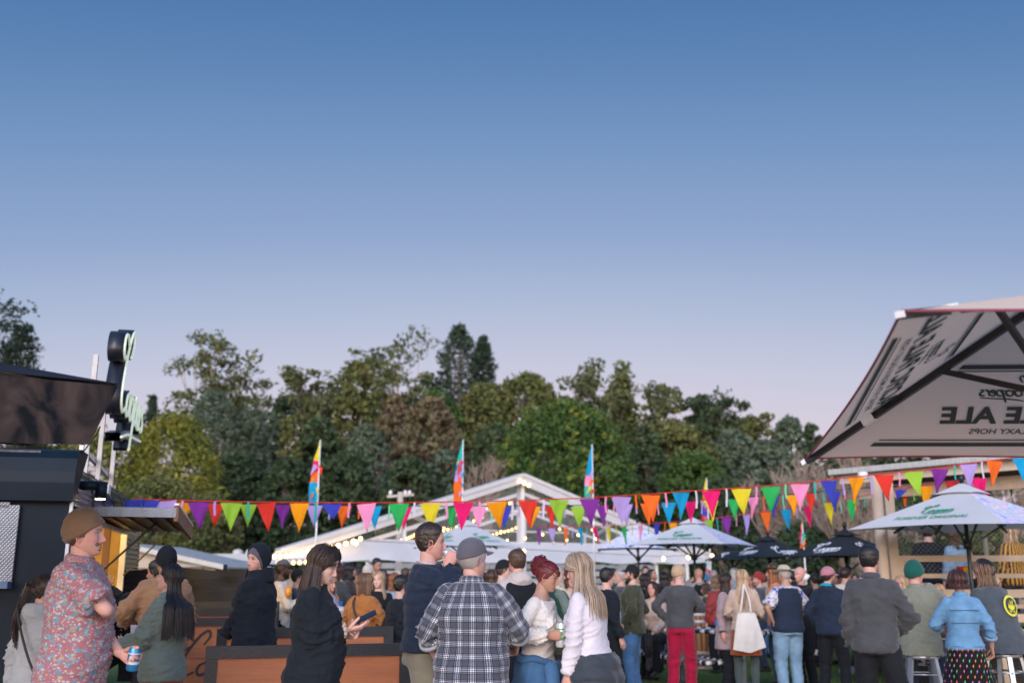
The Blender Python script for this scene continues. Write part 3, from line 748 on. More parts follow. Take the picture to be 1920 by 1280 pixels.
bulbs('warm bulbs swagged lower behind the dense loop in the gable', [ing(.14, 4, 2.5), ing(.28, 4.5, 2.65), ing(.44, 5, 2.9)], m_bulb, .15, 15)
bulbs('warm bulbs near the back wall seen through the gable', [ing(.2, 7, 2.5), ing(.34, 8, 2.9), ing(.5, 8, 3.3)], m_bulb, .15, 14)
bulbs('pale bulbs climbing inside the gable toward the peak', [ing(.36, 1, 3.3), ing(.5, 1.2, 3.7)], m_bulb2, .12, 5)
bulbs('sparse bulbs strung across the gable middle', [ing(.42, 1.5, 2.5), ing(.6, 2, 2.9), ing(.8, 2.5, 2.6)], m_bulb2, .1, 4)
bulbs('sparse bulbs hanging behind the white umbrella with green lettering', [ing(.3, 3.5, 2.9), ing(.55, 4, 2.5), ing(.7, 4, 3.0)], m_bulb2, .1, 4)
bulbs('bright bulbs along the low eave beside the grey-hat man', [Lc + UP * 1.98 - bk * .5 - gd * .1, ing(.06, -.4, 2.12), ing(.16, -.5, 2.42)], m_bulb2, .04, 7, .045)
bulbs('second row of bright bulbs under the low eave', [Lc + UP * 1.86 - bk * .2 + gd * .1, ing(.10, .5, 1.98)], m_bulb, .05, 9, .04)
bulbs('single bulbs on the white fascia', [ing(.155, -.75, 2.32), ing(.86, -.8, 2.02), ing(1.0, -.7, 2.12)], m_bulb2, .0, 1, .05)
bulbs('tiny bulb string at the marquee peak', [ing(.5, -.35, 4.05), ing(.52, -.3, 3.95)], m_bulb2, 0, 1, .04)

# power pole behind
t = thing('power_pole', 'pale timber power pole with cross arm in front of dark trees', 'pole', (gx(747, 42), 42, 0))
m_timb = mat('grey_timber', (.42, .38, .34), .85, var=.2, vscale=3, bump=.3, bscale=20, nstretch=(1, 1, .2))
zt = zat(922, 42); g = G(); g.add(*cyl((0, 0, 0), (0, 0, zt), .16, 10, .12)); obj('pole_shaft', g, m_timb, t)
obj('cross_arm', G().add(*bar((-.55, -.1, zt - .2), (.55, .1, zt - .1), .1, .1)), m_timb, t, False)
for x in (-.42, .2, .38): obj('insulator', G().add(*lathe([(0, .2), (.05, .18), (.08, .08), (.04, 0)], 8, (x, 0, zt - .12))), m_alu, t)

# flag poles with feather flags
def cloth_mat(name, c): return mat(name, c, .8, var=.07, vscale=5, bump=.3, bscale=14, spec=.15, sheen=.15, translucent=.30)
FC = dict(red=(.70, .045, .03), lime=(.30, .55, .05), purple=(.22, .035, .30), lilac=(.44, .33, .70), orange=(.88, .16, .02), cyan=(.01, .33, .60),
          magenta=(.78, .015, .16), yellow=(.70, .60, .03), green=(.03, .42, .10), pink=(.84, .30, .52), blue=(.045, .06, .42), amber=(.88, .34, .01),
          teal=(.02, .45, .40), mint=(.18, .70, .38), white=(.7, .65, .75))
FM = {k: cloth_mat('cloth_' + k, v) for k, v in FC.items()}
def feather(label, px, top, bot, D, bands, lean=0):
    zt = zat(top, D); zb = zat(bot, D); x = gx(px, D, zt)
    t = thing('feather_flag', label, 'flag', (x, D, 0), 0, 'feather flags on tall poles')
    obj('pole', G().add(*cyl((.03, 0, 0), (.03 + lean, 0, zt), .028, 8, .012)), m_alu, t)
    H = zt - zb; n = len(bands)
    for k, cname in enumerate(bands):
        g = G(); mk = 7; f = np.linspace(k / n, (k + 1) / n, mk); z = zt - f * H
        wd = H * .105 * np.sin(np.clip(f * 1.9, 0, math.pi / 2)) + .01
        xr = .03 + lean * (z / zt); w2 = .04 * np.sin(f * 14)
        nx = 5; q = np.linspace(0, 1, nx)
        V = np.array([[xr[i] - wd[i] * 1.25 * qq + (.06 * math.sin(f[i] * 16) * (1 - qq)) * .3, w2[i] * qq, z[i]] for i in range(mk) for qq in q])
        obj('cloth_band', g.add(V, grid_faces(mk, nx)), FM[cname], t)
    r = random.Random(px)
    for k in range(9):
        f = .3 + .6 * r.random(); z = zt - f * H; s = r.uniform(.06, .16); xo = .03 - H * .1 * r.random()
        V = np.array([[xo, -.03, z], [xo + s * r.uniform(-.8, .8), -.05, z - s * 1.6], [xo + s * .6, -.035, z - s * .4]])
        obj('streamer', G().add(V, np.array([[0, 1, 2]])), FM[r.choice(['yellow', 'magenta', 'orange', 'lilac', 'red', 'cyan', 'teal'])], t)
feather('yellow-topped feather flag with blue and magenta bands by the grey-green trees', 598, 824, 945, 21, ['yellow', 'yellow', 'magenta', 'orange', 'cyan', 'cyan'])
feather('teal-topped feather flag ending in orange beside the reeds', 866, 824, 942, 23, ['teal', 'teal', 'cyan', 'lilac', 'orange', 'orange'])
feather('turquoise feather flag with pink and yellow streamers against the glossy round tree', 1108, 833, 950, 24, ['cyan', 'cyan', 'cyan', 'pink', 'teal', 'teal'])
feather('yellow feather flag with blue and red lower bands poking above the bunting', 1323, 895, 985, 30, ['yellow', 'yellow', 'orange', 'blue', 'red'])
feather('small red and pink feather flag beside the black umbrellas', 1502, 980, 1027, 24, ['orange', 'magenta', 'magenta', 'orange'])
feather('orange feather flag on the marquee corner post', 1324, 1054, 1086, 25, ['cyan', 'orange', 'orange'])

# ------------------------------------------------------------------ bunting
_fm = {}
def flag_mesh(w, h, seed, fold=0):
    r = random.Random(seed); n = 7; m = 8; V = []
    for i in range(m + 1):
        v = i / m
        for j in range(n + 1):
            u = j / n - .5; x = u * w * (1 - v * .995); z = -v * h
            y = .018 * math.sin(u * 7 + v * 3 + seed) * v + .03 * math.sin(v * 2.6 + seed * 1.7) * v + .006 * math.sin(9 * u + 6 * v)
            V.append((x + .02 * math.sin(seed * 2.3) * v * v, y, z))
    return np.array(V), grid_faces(m + 1, n + 1)
def bunting(label, flags, D0, D1, w, h, x0, x1, cordm, ribc, hrat=1.0, tip=None):
    t = thing('bunting', label, 'bunting', (0, 0, 0), 0, 'bunting strings')
    pts = sorted(flags, key=lambda f: f[0])
    DD = lambda px: D0 + (D1 - D0) * (px - x0) / (x1 - x0)
    cord = [at(f[0], f[1] - 2, DD(f[0])) for f in pts]
    g = G(); g.add(*tube(np.array([tuple(c) for c in cord]), .007, 4)); obj('cord', g, cordm, t)
    for k, f in enumerate(pts):
        px, py, cn = f[:3]; D = DD(px); p = at(px, py, D)
        fl = f[3] if len(f) > 3 else {}
        V, F = flag_mesh(w * fl.get('w', 1), h * fl.get('h', 1), rnd.random() * 20)
        a = math.atan2(D1 - D0, (x1 - x0) / F35 * (D0 + D1) / 2) + rnd.uniform(-.35, .35) + fl.get('rz', 0); rx = rnd.uniform(-.15, .22) + fl.get('rx', 0); ry = rnd.uniform(-.10, .04) + fl.get('ry', 0)
        R = np.array(Matrix.Rotation(a, 3, 'Z') @ Matrix.Rotation(rx, 3, 'X') @ Matrix.Rotation(ry, 3, 'Y'))
        obj('pennant', G().add(V @ R.T + np.array(p), [F]), FM[cn], t)
    # ribbons between pennants
    for k in range(len(pts) - 1):
        if rnd.random() < .18 or not ribc: continue
        a, b = cord[k], cord[k + 1]
        if (b - a).length > w * 3.6: continue
        q = a.lerp(b, .5) + Vector((0, -.01, 0)); L_ = h * rnd.uniform(.45, .72); ww = w * .10
        zz = np.linspace(0, 1, 6); sw = .005 * np.sin(zz * 5 + k); V = np.stack([np.c_[q.x - ww / 2 + sw, np.full(6, q.y), q.z - zz * L_], np.c_[q.x + ww / 2 + sw, np.full(6, q.y) + .01, q.z - zz * L_]], 1).reshape(-1, 3)
        i = np.arange(5) * 2; obj('ribbon', G().add(V, np.stack([i, i + 1, i + 3, i + 2], -1)), FM[rnd.choice(ribc)], t)
    return t
RIB = ['mint', 'pink', 'lilac', 'teal', 'orange', 'lime', 'white']
A_ = [(250, 937, 'blue'), (279, 938, 'blue'), (311, 939, 'lilac'), (373, 941, 'purple'), (434, 942, 'lime'), (499, 943, 'red'), (562, 943, 'amber'),
      (622, 944, 'blue', dict(rx=-1.1)), (687, 944, 'pink'), (748, 944, 'green'), (807, 943, 'yellow'), (869, 942, 'magenta'), (931, 941, 'amber'),
      (990, 939, 'red'), (1048, 937, 'lime'), (1106, 935, 'purple'), (1165, 931, 'lilac'), (1220, 928, 'orange'), (1277, 923, 'cyan'), (1333, 920, 'magenta'),
      (1390, 916, 'yellow'), (1445, 912, 'green'), (1500, 907, 'pink'), (1554, 901, 'blue'), (1606, 895, 'amber'), (1658, 890, 'red'), (1713, 884, 'lime'),
      (1762, 879, 'purple'), (1816, 870, 'lilac'), (1865, 864, 'orange'), (1915, 858, 'cyan'), (1965, 850, 'magenta')]
B_ = [(345, 942, 'amber'), (405, 944, 'red'), (466, 945, 'lime'), (531, 946, 'purple'), (590, 947, 'lilac'), (645, 948, 'orange'), (701, 949, 'cyan'), (758, 950, 'magenta'),
      (846, 951, 'green'), (898, 950, 'pink'), (946, 950, 'blue'), (1000, 949, 'amber'), (1034, 949, 'red'), (1084, 949, 'lime'), (1129, 947, 'purple'),
      (1173, 945, 'lilac'), (1213, 944, 'orange'), (1254, 942, 'cyan'), (1296, 940, 'magenta'), (1334, 938, 'yellow'), (1376, 936, 'green'), (1412, 932, 'pink'),
      (1451, 930, 'blue'), (1485, 928, 'amber'), (1521, 925, 'red'), (1565, 921, 'blue'), (1602, 917, 'amber', dict(rz=.8)), (1700, 912, 'orange'), (1735, 910, 'amber'),
      (1790, 902, 'red'), (1848, 900, 'magenta'), (1890, 895, 'lime')]
C_ = [(1010, 990, 'purple'), (1034, 990, 'lilac'), (1060, 990, 'orange'), (1087, 989, 'cyan'), (1114, 988, 'magenta'), (1141, 987, 'yellow'), (1170, 986, 'green'),
      (1201, 984, 'pink'), (1231, 982, 'blue'), (1262, 980, 'amber'), (1294, 978, 'red', dict(w=.8)), (1328, 975, 'lime'), (1362, 970, 'purple'), (1399, 965, 'lilac'), (1435, 960, 'orange'),
      (1473, 955, 'cyan'), (1514, 949, 'magenta'), (1554, 942, 'yellow'), (1598, 936, 'green'), (1642, 926, 'pink'), (1690, 918, 'blue', dict(rx=-1.0)), (1736, 911, 'amber'),
      (1785, 903, 'red'), (1836, 897, 'magenta')]
bunting('front bunting string of large bright pennants on a red cord spanning the whole view', A_, 12.2, 13.6, .262, .345, 250, 1965, FM['red'], RIB)
bunting('second bunting string just behind the front one with offset pennants', B_, 14.0, 17.0, .235, .33, 345, 1890, m_cord, RIB)
bunting('lower bunting string of smaller pennants from marquee toward the shed', C_, 22.5, 13.5, .20, .36, 1010, 1836, FM['magenta'], RIB)

# ------------------------------------------------------------------ umbrellas
def art_mat():
    m = mat('pastel_artwork', (.6, .6, .7), .7, var=0, spec=.2); n, l, b = nodes(m)
    tc = n.new('ShaderNodeTexCoord'); nz = n.new('ShaderNodeTexNoise'); nz.inputs['Scale'].default_value = 2.1; nz.inputs['Detail'].default_value = 1.5; nz.inputs['Distortion'].default_value = 2.6
    l.new(tc.outputs['Object'], nz.inputs['Vector']); cr = n.new('ShaderNodeValToRGB'); cr.color_ramp.interpolation = 'CONSTANT'; e = cr.color_ramp.elements
    cs = [(.0, (.30, .42, .72)), (.36, (.60, .55, .80)), (.41, (.74, .72, .76)), (.45, (.35, .62, .66)), (.49, (.68, .50, .74)), (.53, (.80, .74, .66)), (.57, (.76, .45, .52)), (.60, (.45, .66, .72)), (.66, (.50, .50, .80))]
    while len(e) > 1: e.remove(e[-1])
    e[0].color = (*cs[0][1], 1)
    for p, c in cs[1:]: k = e.new(p); k.color = (*c, 1)
    l.new(nz.outputs['Fac'], cr.inputs[0])
    # dark outline where the bands meet
    mm = n.new('ShaderNodeMath'); mm.operation = 'MULTIPLY'; mm.inputs[1].default_value = 24; l.new(nz.outputs['Fac'], mm.inputs[0])
    fr = n.new('ShaderNodeMath'); fr.operation = 'FRACT'; l.new(mm.outputs[0], fr.inputs[0])
    gt = n.new('ShaderNodeMath'); gt.operation = 'LESS_THAN'; gt.inputs[1].default_value = .13; l.new(fr.outputs[0], gt.inputs[0])
    mx = n.new('ShaderNodeMix'); mx.data_type = 'RGBA'; l.new(gt.outputs[0], mx.inputs[0]); l.new(cr.outputs[0], mx.inputs[6]); mx.inputs[7].default_value = (.30, .34, .58, 1)
    l.new(mx.outputs[2], b.inputs['Base Color']); return m
m_art = art_mat()
m_canvas = mat('white_canvas', (.62, .64, .66), .75, var=.04, vscale=2, bump=.15, bscale=5, spec=.2, translucent=.18)
m_canvas_blk = mat('black_canvas', (.020, .024, .030), .7, var=.2, vscale=3, bump=.2, bscale=5, spec=.3, translucent=.03)
m_green_print = mat('green_print', (.02, .30, .17), .6, var=.05)
m_white_print = mat('white_print', (.75, .77, .80), .6, var=.03)
m_frame_dk = mat('dark_frame_metal', (.012, .022, .020), .35, metal=.3, var=.1)
m_conc = mat('concrete_base', (.30, .29, .28), .9, var=.15)
def panel_geo(c0, c1, ap, hem=.05, nu=13, nv=8, sag=.03):
    V = []
    c0, c1, ap = map(lambda q: np.array(q, float), (c0, c1, ap)); nrm = np.cross(c1 - c0, ap - c0); nrm /= np.linalg.norm(nrm)
    for i in range(nv):
        for j in range(nu):
            u = j / (nu - 1); v0 = hem * (1 - (2 * u - 1) ** 2); v = v0 + (1 - v0) * i / (nv - 1) * .998
            p = c0 + (c1 - c0) * u; q = p + (ap - p) * v
            V.append(q - nrm * sag * 4 * (u * (1 - u)) * v * (1 - v) * (1 if nrm[2] > 0 else -1) * 0)
    return np.array(V), grid_faces(nv, nu)
def umbrella(label, px, py_ap, py_edge, D, halfdiag_px, turn, mats, logo_m, grp, words=True, vent=True, detail=True):
    ap = at(px, py_ap, D); ze = zat(py_edge, D); r = halfdiag_px / F35 * D * .985
    t = thing('market_umbrella', label, 'umbrella', (ap.x, D, 0), 0, grp)
    zA = ap.z; A0 = np.array([0, 0, zA]); C = []
    for k in range(4):
        a = math.radians(-90 + turn + 90 * k); C.append(np.array([math.cos(a) * r, math.sin(a) * r, ze]))
    for k in range(4):     # panel k lies between corner k-1 and k; 0 = front-left, 1 = front-right
        c0, c1 = C[(k + 3) % 4], C[k]; pm = mats[k]
        # lower part of the panel, then a vent cap above it
        cut = .80 if vent else 1.0
        top = A0 if not vent else A0 - [0, 0, .05]
        V, F = panel_geo(c0, c1, top); po = obj('canopy_panel', G().add(V, F), pm, t)
        if vent:
            e0 = A0 + (c0 - A0) * .24 + [0, 0, .0]; e1 = A0 + (c1 - A0) * .24
            V, F = panel_geo(e0 + [0, 0, .0], e1 + [0, 0, .0], A0 + [0, 0, .012], .12, 7, 5); obj('vent_cap', G().add(V, F), m_canvas if pm is m_art else pm, t)
        if logo_m is not None and (k in (0, 1) if logo_m is m_white_print else pm is m_canvas):
            ex = (c1 - c0) / np.linalg.norm(c1 - c0); mdp = (c0 + c1) / 2; ey = A0 - [0, 0, .05] - mdp; Ls = np.linalg.norm(ey); ey /= Ls
            ex -= ey * (ex @ ey); ex /= np.linalg.norm(ex); ez = np.cross(ex, ey); ez = ez if ez[2] > 0 else -ez
            s = .20 * r if logo_m is m_green_print else .36 * r
            off = ez * .012
            lg = obj('logo_print', G().add(*place(logo_geo(s, .34).get(), mdp + ey * Ls * (.40 if words else .32) + off, ex, ey, ez)), logo_m, po, False)
            if words:
                obj('slogan_print', G().add(*place(text_geo('FOREVER ORIGINAL', .074 * r, .012, 0, .25), mdp + ey * Ls * .22 + off, ex, ey, ez)), logo_m, po, False)
    pr = .026
    obj('pole', G().add(*cyl((0, 0, 0), (0, 0, zA + .06), pr, 12)), m_frame_dk, t)
    obj('finial', G().add(*ellipsoid((0, 0, zA + .07), (.04, .04, .05), 10, 6)), m_frame_dk, t)
    zh = ze - .20
    obj('runner', G().add(*cyl((0, 0, zh - .05), (0, 0, zh + .05), .055, 12)), m_frame_dk, t)
    for k in range(8):
        a = math.radians(-90 + turn + 45 * k); rr_ = r if k % 2 == 0 else r * .7071; e = np.array([math.cos(a) * rr_, math.sin(a) * rr_, ze]); tp = A0 - [0, 0, .06]
        dn = np.array([0, 0, -.022]); rb = obj('rib', G().add(*bar(tp + dn, tp + (e - tp) * .985 + dn, .022, .03)), m_frame_dk, t, False)
        if k % 2 == 0: 
            q = tp + (e - tp) * .50 + dn * 1.5; obj('strut', G().add(*bar((math.cos(a) * .05, math.sin(a) * .05, zh), q, .02, .028)), m_frame_dk, rb, False)
    obj('base', G().add(*lathe([(0, .10), (.05, .10), (.24, .07), (.26, .0)], 16)), m_conc, t)
    return t
GU = 'white market umbrellas'; GB = 'black market umbrellas'
umbrella('largest white umbrella with pastel art panel above the woman in the denim jacket', 1803, 906, 992, 13.2, 216, -8, [m_canvas, m_art, m_canvas, m_art], m_green_print, GU)
umbrella('white umbrella with pastel side panel over the barrel table', 1299, 970, 1023, 18.5, 130, 14, [m_canvas, m_art, m_canvas, m_art], m_green_print, GU)
umbrella('white umbrella with green slogan in front of the marquee gable', 876, 974, 1026, 21, 102, -6, [m_canvas, m_canvas, m_art, m_canvas], m_green_print, GU)
umbrella('pastel patterned umbrella behind the marquee side of the barrel umbrella', 1195, 980, 1030, 23.5, 106, 40, [m_art, m_art, m_canvas, m_art], None, GU, False)
umbrella('black umbrella with white script directly behind the dark grey shirt man', 1584, 992, 1044, 16.5, 112, -10, [m_canvas_blk] * 4, m_white_print, GB, False)
umbrella('black umbrella with white script behind the pink cap and the small red flag', 1440, 1004, 1046, 20.5, 92, -20, [m_canvas_blk] * 4, m_white_print, GB, False)
umbrella('low black umbrella partly hidden beside the marquee corner', 1372, 1022, 1050, 24, 62, 25, [m_canvas_blk] * 4, m_white_print, GB, False)

# the big tan umbrella overhead
m_tan = mat('tan_canvas', (.80, .66, .56), .8, var=.07, vscale=1.6, bump=.3, bscale=3, spec=.1, col2=(.78, .62, .50), translucent=.32)
m_print_dk = mat('dark_green_print', (.030, .040, .034), .7, var=.1)
m_rib_bl = mat('black_rib', (.014, .013, .012), .4, var=.1)
m_wtip = mat('white_plastic', (.75, .76, .78), .4, var=.03)
m_trim = mat('maroon_trim', (.20, .04, .07), .7, var=.1)
P1 = np.array((1.635, 5.53, 2.13)); P2 = np.array((1.47, 3.63, 2.47)); P3 = np.array((3.53, 5.37, 2.09)); P4 = np.array((3.37, 3.47, 2.43)); HB = np.array((2.5, 4.5, 2.79))
bu = thing('cantilever_umbrella', 'huge tan umbrella seen from below with mirrored dark lettering and black ribs', 'umbrella', (2.5, 4.5, 0))
def buo(name, Vf, mt, parent=None, smooth=False):
    V, F = Vf; g = G().add(V - np.array([2.5, 4.5, 0]), F); return obj(name, g, mt, parent or bu, smooth)
def big_panel(c0, c1, hem, texts=True, sgn=1):
    V, F = panel_geo(c0, c1, HB, hem, 25, 14); 
    # cloth sags a little between the ribs
    ex = (c1 - c0); Lx = np.linalg.norm(ex); ex = ex / Lx; md = (c0 + c1) / 2; ey = HB - md; Ly = np.linalg.norm(ey); ey = ey / Ly; ex2 = ex - ey * (ex @ ey); ex2 /= np.linalg.norm(ex2)
    ez = np.cross(ex2, ey); ez = -ez if ez[2] > 0 else ez          # pointing down
    po = buo('canopy_panel', (V, F), m_tan, smooth=True)
    g = G(); g.add(*tube(V[:25] , .006, 5)); buo('edge_trim', g.get(), m_trim, po)
    if texts:
        # printed on the outside, read through the cloth: mirrored from below; ex2 chosen so text reads correctly from above
        o = ez * .006; xdir = ex2 if np.cross(ex2, ey)[2] > 0 else -ex2
        def put(name, Vf, f, sx=0.): buo(name, place(Vf, md + ey * Ly * f + xdir * sx + o, xdir, ey, -ez), m_print_dk, po)
        def band(f, w, h, sx=0.):
            V = np.array([[-w / 2, -h / 2, 0], [w / 2, -h / 2, 0], [w / 2 - h * .6, h / 2, 0], [-w / 2 + h * .6, h / 2, 0]]); return V, [np.array([[0, 1, 2, 3]])]
        sx = -.37 if c0 is P1 else 0.
        put('stripe', band(0, Lx * .66, .030), .115); put('stripe', band(0, Lx * .62, .008), .145)
        put('lettering', text_geo('BREWED WITH MELBA & GALAXY HOPS', .056, .014), .20, sx)
        put('lettering', text_geo('PACIFIC PALE ALE', .168, .036, 0, .10), .30, sx)
        put('logo_print', logo_geo(.19, .3).get(), .46)
        put('stripe', band(0, Lx * .30, .030), .60); put('stripe', band(0, Lx * .32, .008), .575)
    return po
big_panel(P1, P3, .03); big_panel(P2, P1, .055); big_panel(P4, P2, .03, False); big_panel(P3, P4, .04, False)
for k, Pc in enumerate((P1, P2, P3, P4)):
    dn = np.array([0, 0, -.025]); d = (HB - Pc) / np.linalg.norm(HB - Pc)
    rb = buo('rib', bar(Pc + dn * .6, HB + dn * 1.5, .028, .034), m_rib_bl)
    q = Pc + (HB - Pc) * .60 + dn; buo('strut', bar(q, (2.5, 4.5, 2.30), .024, .03), m_rib_bl, rb)
    qs = Pc + (HB - Pc) * .27 + dn * .8; buo('sleeve', bar(qs, qs + d * .07, .038, .044), m_wtip, rb)
    buo('tip_cap', bar(Pc - d * .03 + dn * .5, Pc + d * .012 + dn * .5, .026, .026), m_wtip, rb)
buo('pole', cyl((2.5, 4.5, 0), tuple(HB - [0, 0, .02]), .035, 14), m_rib_bl, smooth=True)
buo('runner', cyl((2.5, 4.5, 2.26), (2.5, 4.5, 2.36), .07, 14), m_rib_bl, smooth=True)
buo('base', lathe([(0, .12), (.06, .12), (.38, .08), (.4, .0)], 18, (2.5, 4.5, 0)), m_conc, smooth=True)

# black gazebo corner, near left
cn = at(222, 719, 5.0); zc_ = cn.z; e1 = np.array([-.84, -.54, 0]); e2 = np.array([-.54, .84, 0]); c0 = np.array([cn.x, cn.y, zc_])
m_gaz = mat('gazebo_cloth', (.012, .012, .018), .7, var=.3, vscale=3, bump=.3, bscale=5, spec=.2, translucent=.03)
def smoke_mat():
    m = mat('faded_print_cloth', (.016, .016, .02), .85, var=0, bump=.3, bscale=5, spec=.12); n, l, b = nodes(m)
    tc = n.new('ShaderNodeTexCoord'); nz = n.new('ShaderNodeTexNoise'); nz.inputs['Scale'].default_value = 3.2; nz.inputs['Detail'].default_value = 9; nz.inputs['Distortion'].default_value = 1.0
    cr = n.new('ShaderNodeValToRGB'); e = cr.color_ramp.elements; e[0].position = .46; e[0].color = (.006, .008, .012, 1); e[1].position = .66; e[1].color = (.070, .052, .048, 1)
    l.new(tc.outputs['Object'], nz.inputs['Vector']); l.new(nz.outputs['Fac'], cr.inputs[0]); l.new(cr.outputs[0], b.inputs['Base Color']); return m
m_smoke = smoke_mat()
gz = thing('gazebo', 'black pop-up gazebo corner with faded cloudy print on its valance', 'gazebo', (cn.x, cn.y, 0))
o_ = np.array([cn.x, cn.y, 0]); S_ = 3.0; apx = c0 + (e1 + e2) * S_ / 2 + UP * .42
def gzo(name, Vf, mt, p=None, smooth=False): V, F = Vf; return obj(name, G().add(V - o_, F), mt, p or gz, smooth)
cs = [c0, c0 + e1 * S_, c0 + (e1 + e2) * S_, c0 + e2 * S_]
for k in range(4): gzo('roof_panel', panel_geo(cs[k], cs[(k + 1) % 4], apx, .0), m_gaz)
for k in range(4):
    if k > 0: continue
    a, b = cs[k], cs[(k + 1) % 4]; n = 24; u = np.linspace(0, 1, n); V = []
    ins = (c0 + (e1 + e2) * S_ / 2) - (a + b) / 2; ins[2] = 0; ins /= np.linalg.norm(ins)
    for j, q in enumerate(u):
        p = a + (b - a) * q; drop = (.30 if k == 0 else .20) + .02 * math.sin(q * 9)
        sh = 1 - .0
        for v in (0, .5, 1): V.append(p - UP * (drop * v + .012) + ins * (.05 * v + .012 * math.sin(q * 14 + v * 2)) + (b - a) / np.linalg.norm(b - a) * ((.10 * v) if q < .5 else (-.10 * v)) * (1 - 2 * min(q, 1 - q)) * (1 if k == 0 else 0))
    V = np.array(V); gzo('valance', (V, [grid_faces(n, 3)]), m_smoke, smooth=True)
    gzo('frame_bar', bar(a - UP * .05 + ins * .05 + (b - a) * .03, b - UP * .05 + ins * .05 - (b - a) * .03, .03, .03), m_rib_bl)

gc_ = c0 + (e1 + e2) * S_ / 2; gzo('pole', cyl(tuple(gc_ * [1, 1, 0]), tuple(apx), .03, 12), m_rib_bl)
for k in range(4): gzo('rib', bar(cs[k] - UP * .03 + (apx - cs[k]) * .05, apx - UP * .04, .025, .03), m_rib_bl)

# ------------------------------------------------------------------ food trailer
TA = np.array([gx(121, 9.0, 1.5), 9.0, 0]); td = np.array([-.241, .970, 0]); tn = np.array([.970, .241, 0]); TL = 5.6; TW = 2.2
m_corr = mat('black_corrugated', (.030, .031, .036), .22, metal=.65, var=.3, vscale=3, bump=.08, bscale=20)
m_panel = mat('black_gloss_panel', (.006, .013, .022), .45, var=.2, vscale=2, spec=.14, bump=.06, bscale=6)
m_tread = mat('tread_plate', (.20, .22, .25), .4, metal=.7, var=.1); 
def tread():
    n, l, b = nodes(m_tread); tc = n.new('ShaderNodeTexCoord'); mp = n.new('ShaderNodeMapping'); mp.inputs['Rotation'].default_value = (0, 0, .0)
    bs = []
    for sgn in (1, -1):
        w = n.new('ShaderNodeTexWave'); w.inputs['Scale'].default_value = 17; w.bands_direction = 'DIAGONAL'; w.inputs['Distortion'].default_value = 0
        mp = n.new('ShaderNodeMapping'); mp.inputs['Scale'].default_value = (1, 1, sgn); l.new(tc.outputs['Object'], mp.inputs[0]); l.new(mp.outputs[0], w.inputs[0]); bs.append(w)
    mu = n.new('ShaderNodeMath'); mu.operation = 'MAXIMUM'; l.new(bs[0].outputs[1], mu.inputs[0]); l.new(bs[1].outputs[1], mu.inputs[1])
    bp = n.new('ShaderNodeBump'); bp.inputs['Strength'].default_value = .35; bp.inputs['Distance'].default_value = .01; l.new(mu.outputs[0], bp.inputs['Height']); l.new(bp.outputs[0], b.inputs['Normal'])
tread()
m_warm = mat('warm_interior', (.55, .36, .12), .7, var=.15)
m_wood = mat('oiled_wood', (.16, .075, .035), .55, var=.3, vscale=3, bump=.2, bscale=30, nstretch=(1, 8, 1))
m_menu = mat('menu_board', (.62, .63, .66), .5, var=.02)
m_ink = mat('menu_ink', (.05, .06, .09), .6, var=0)
tr = thing('food_trailer', 'black food trailer with ribbed metal side, lit serving hatch and propped awning', 'trailer', tuple(TA))
def tro(name, Vf, mt, p=None, smooth=False): V, F = Vf; return obj(name, G().add(V - TA, F), mt, p or tr, smooth)
def tp(s, z, o=0.0): return TA + td * s + tn * o + UP * z
# section of the side: vertical wall, then barrel roof edge
prof = []
for z in np.arange(.45, 2.32, .0125): prof.append((.010 * math.sin(z * 2 * math.pi / .06) - .10 * max(0, z - 2.0) ** 2 * 4, z))
o0_ = prof[-1][0]
for a in np.linspace(0, math.pi / 2, 20):
    rb_ = .008 * math.sin(a * 12); prof.append((o0_ - (1 - math.cos(a)) * .26 + rb_ * math.cos(a), 2.32 + .26 * math.sin(a) + rb_ * math.sin(a)))
prof.append((-TW / 2, 2.60)); prof = np.array(prof)
H0, H1, Z0, Z1 = 1.25, 3.8, 1.22, 2.02
def wall_strip(s0, s1, zmin, zmax):
    sel = prof[(prof[:, 1] >= zmin - 1e-6) & (prof[:, 1] <= zmax + 1e-6)]; ss = np.linspace(s0, s1, max(2, int((s1 - s0) / .3) + 1))
    drop = lambda s: -max(0, s - TL + 1.0) ** 2 * .12
    V = np.array([tp(s, z + drop(s) * (z > 1.9), o) for s in ss for o, z in sel]); return V, [grid_faces(len(ss), len(sel))]
tro('side_wall', wall_strip(0, H0, .45, 3), m_corr, smooth=True); tro('side_wall', wall_strip(H1, TL, .45, 3), m_corr, smooth=True)
tro('side_wall', wall_strip(H0, H1, .45, Z0), m_corr, smooth=True); tro('roof_side', wall_strip(H0, H1, Z1, 3), m_corr, smooth=True)
for s in (1.3, 2.1, 2.9, 3.7, 4.6):
    sel = prof[prof[:, 1] > 2.04]; tro('roof_seam', tube(np.array([tp(s, z + .004, o + .004) for o, z in sel]), .012, 5), m_rib_bl, smooth=True)
# end wall facing the camera, with the overhanging rolled top panel
g = G()
g.add(*bar(tp(.02, 1.22, -TW / 2), tp(.02, 1.22, -TW / 2) + UP * 1.0, .01, .01))
e = -tn
def ew(o, z, s=0.): return TA + td * s + tn * (-o) + UP * z
WX0, WX1, WZ0, WZ1 = .50, 1.8, 1.44, 2.10     # serving window of the end wall
for (o0, o1, z0, z1) in ((0, WX0, .45, 2.15), (WX1, TW, .45, 2.15), (WX0, WX1, .45, WZ0), (WX0, WX1, WZ1, 2.15)):
    a = ew(o0, z0); tro('end_panel', (np.array([ew(o0, z0), ew(o1, z0), ew(o1, z1), ew(o0, z1)]), [np.array([[0, 1, 2, 3]])]), m_panel)
rolled = [(0.0, 2.14), (-.09, 2.14), (-.10, 2.30), (-.085, 2.40), (-.05, 2.52), (.02, 2.59), (.10, 2.615), (.5, 2.62)]
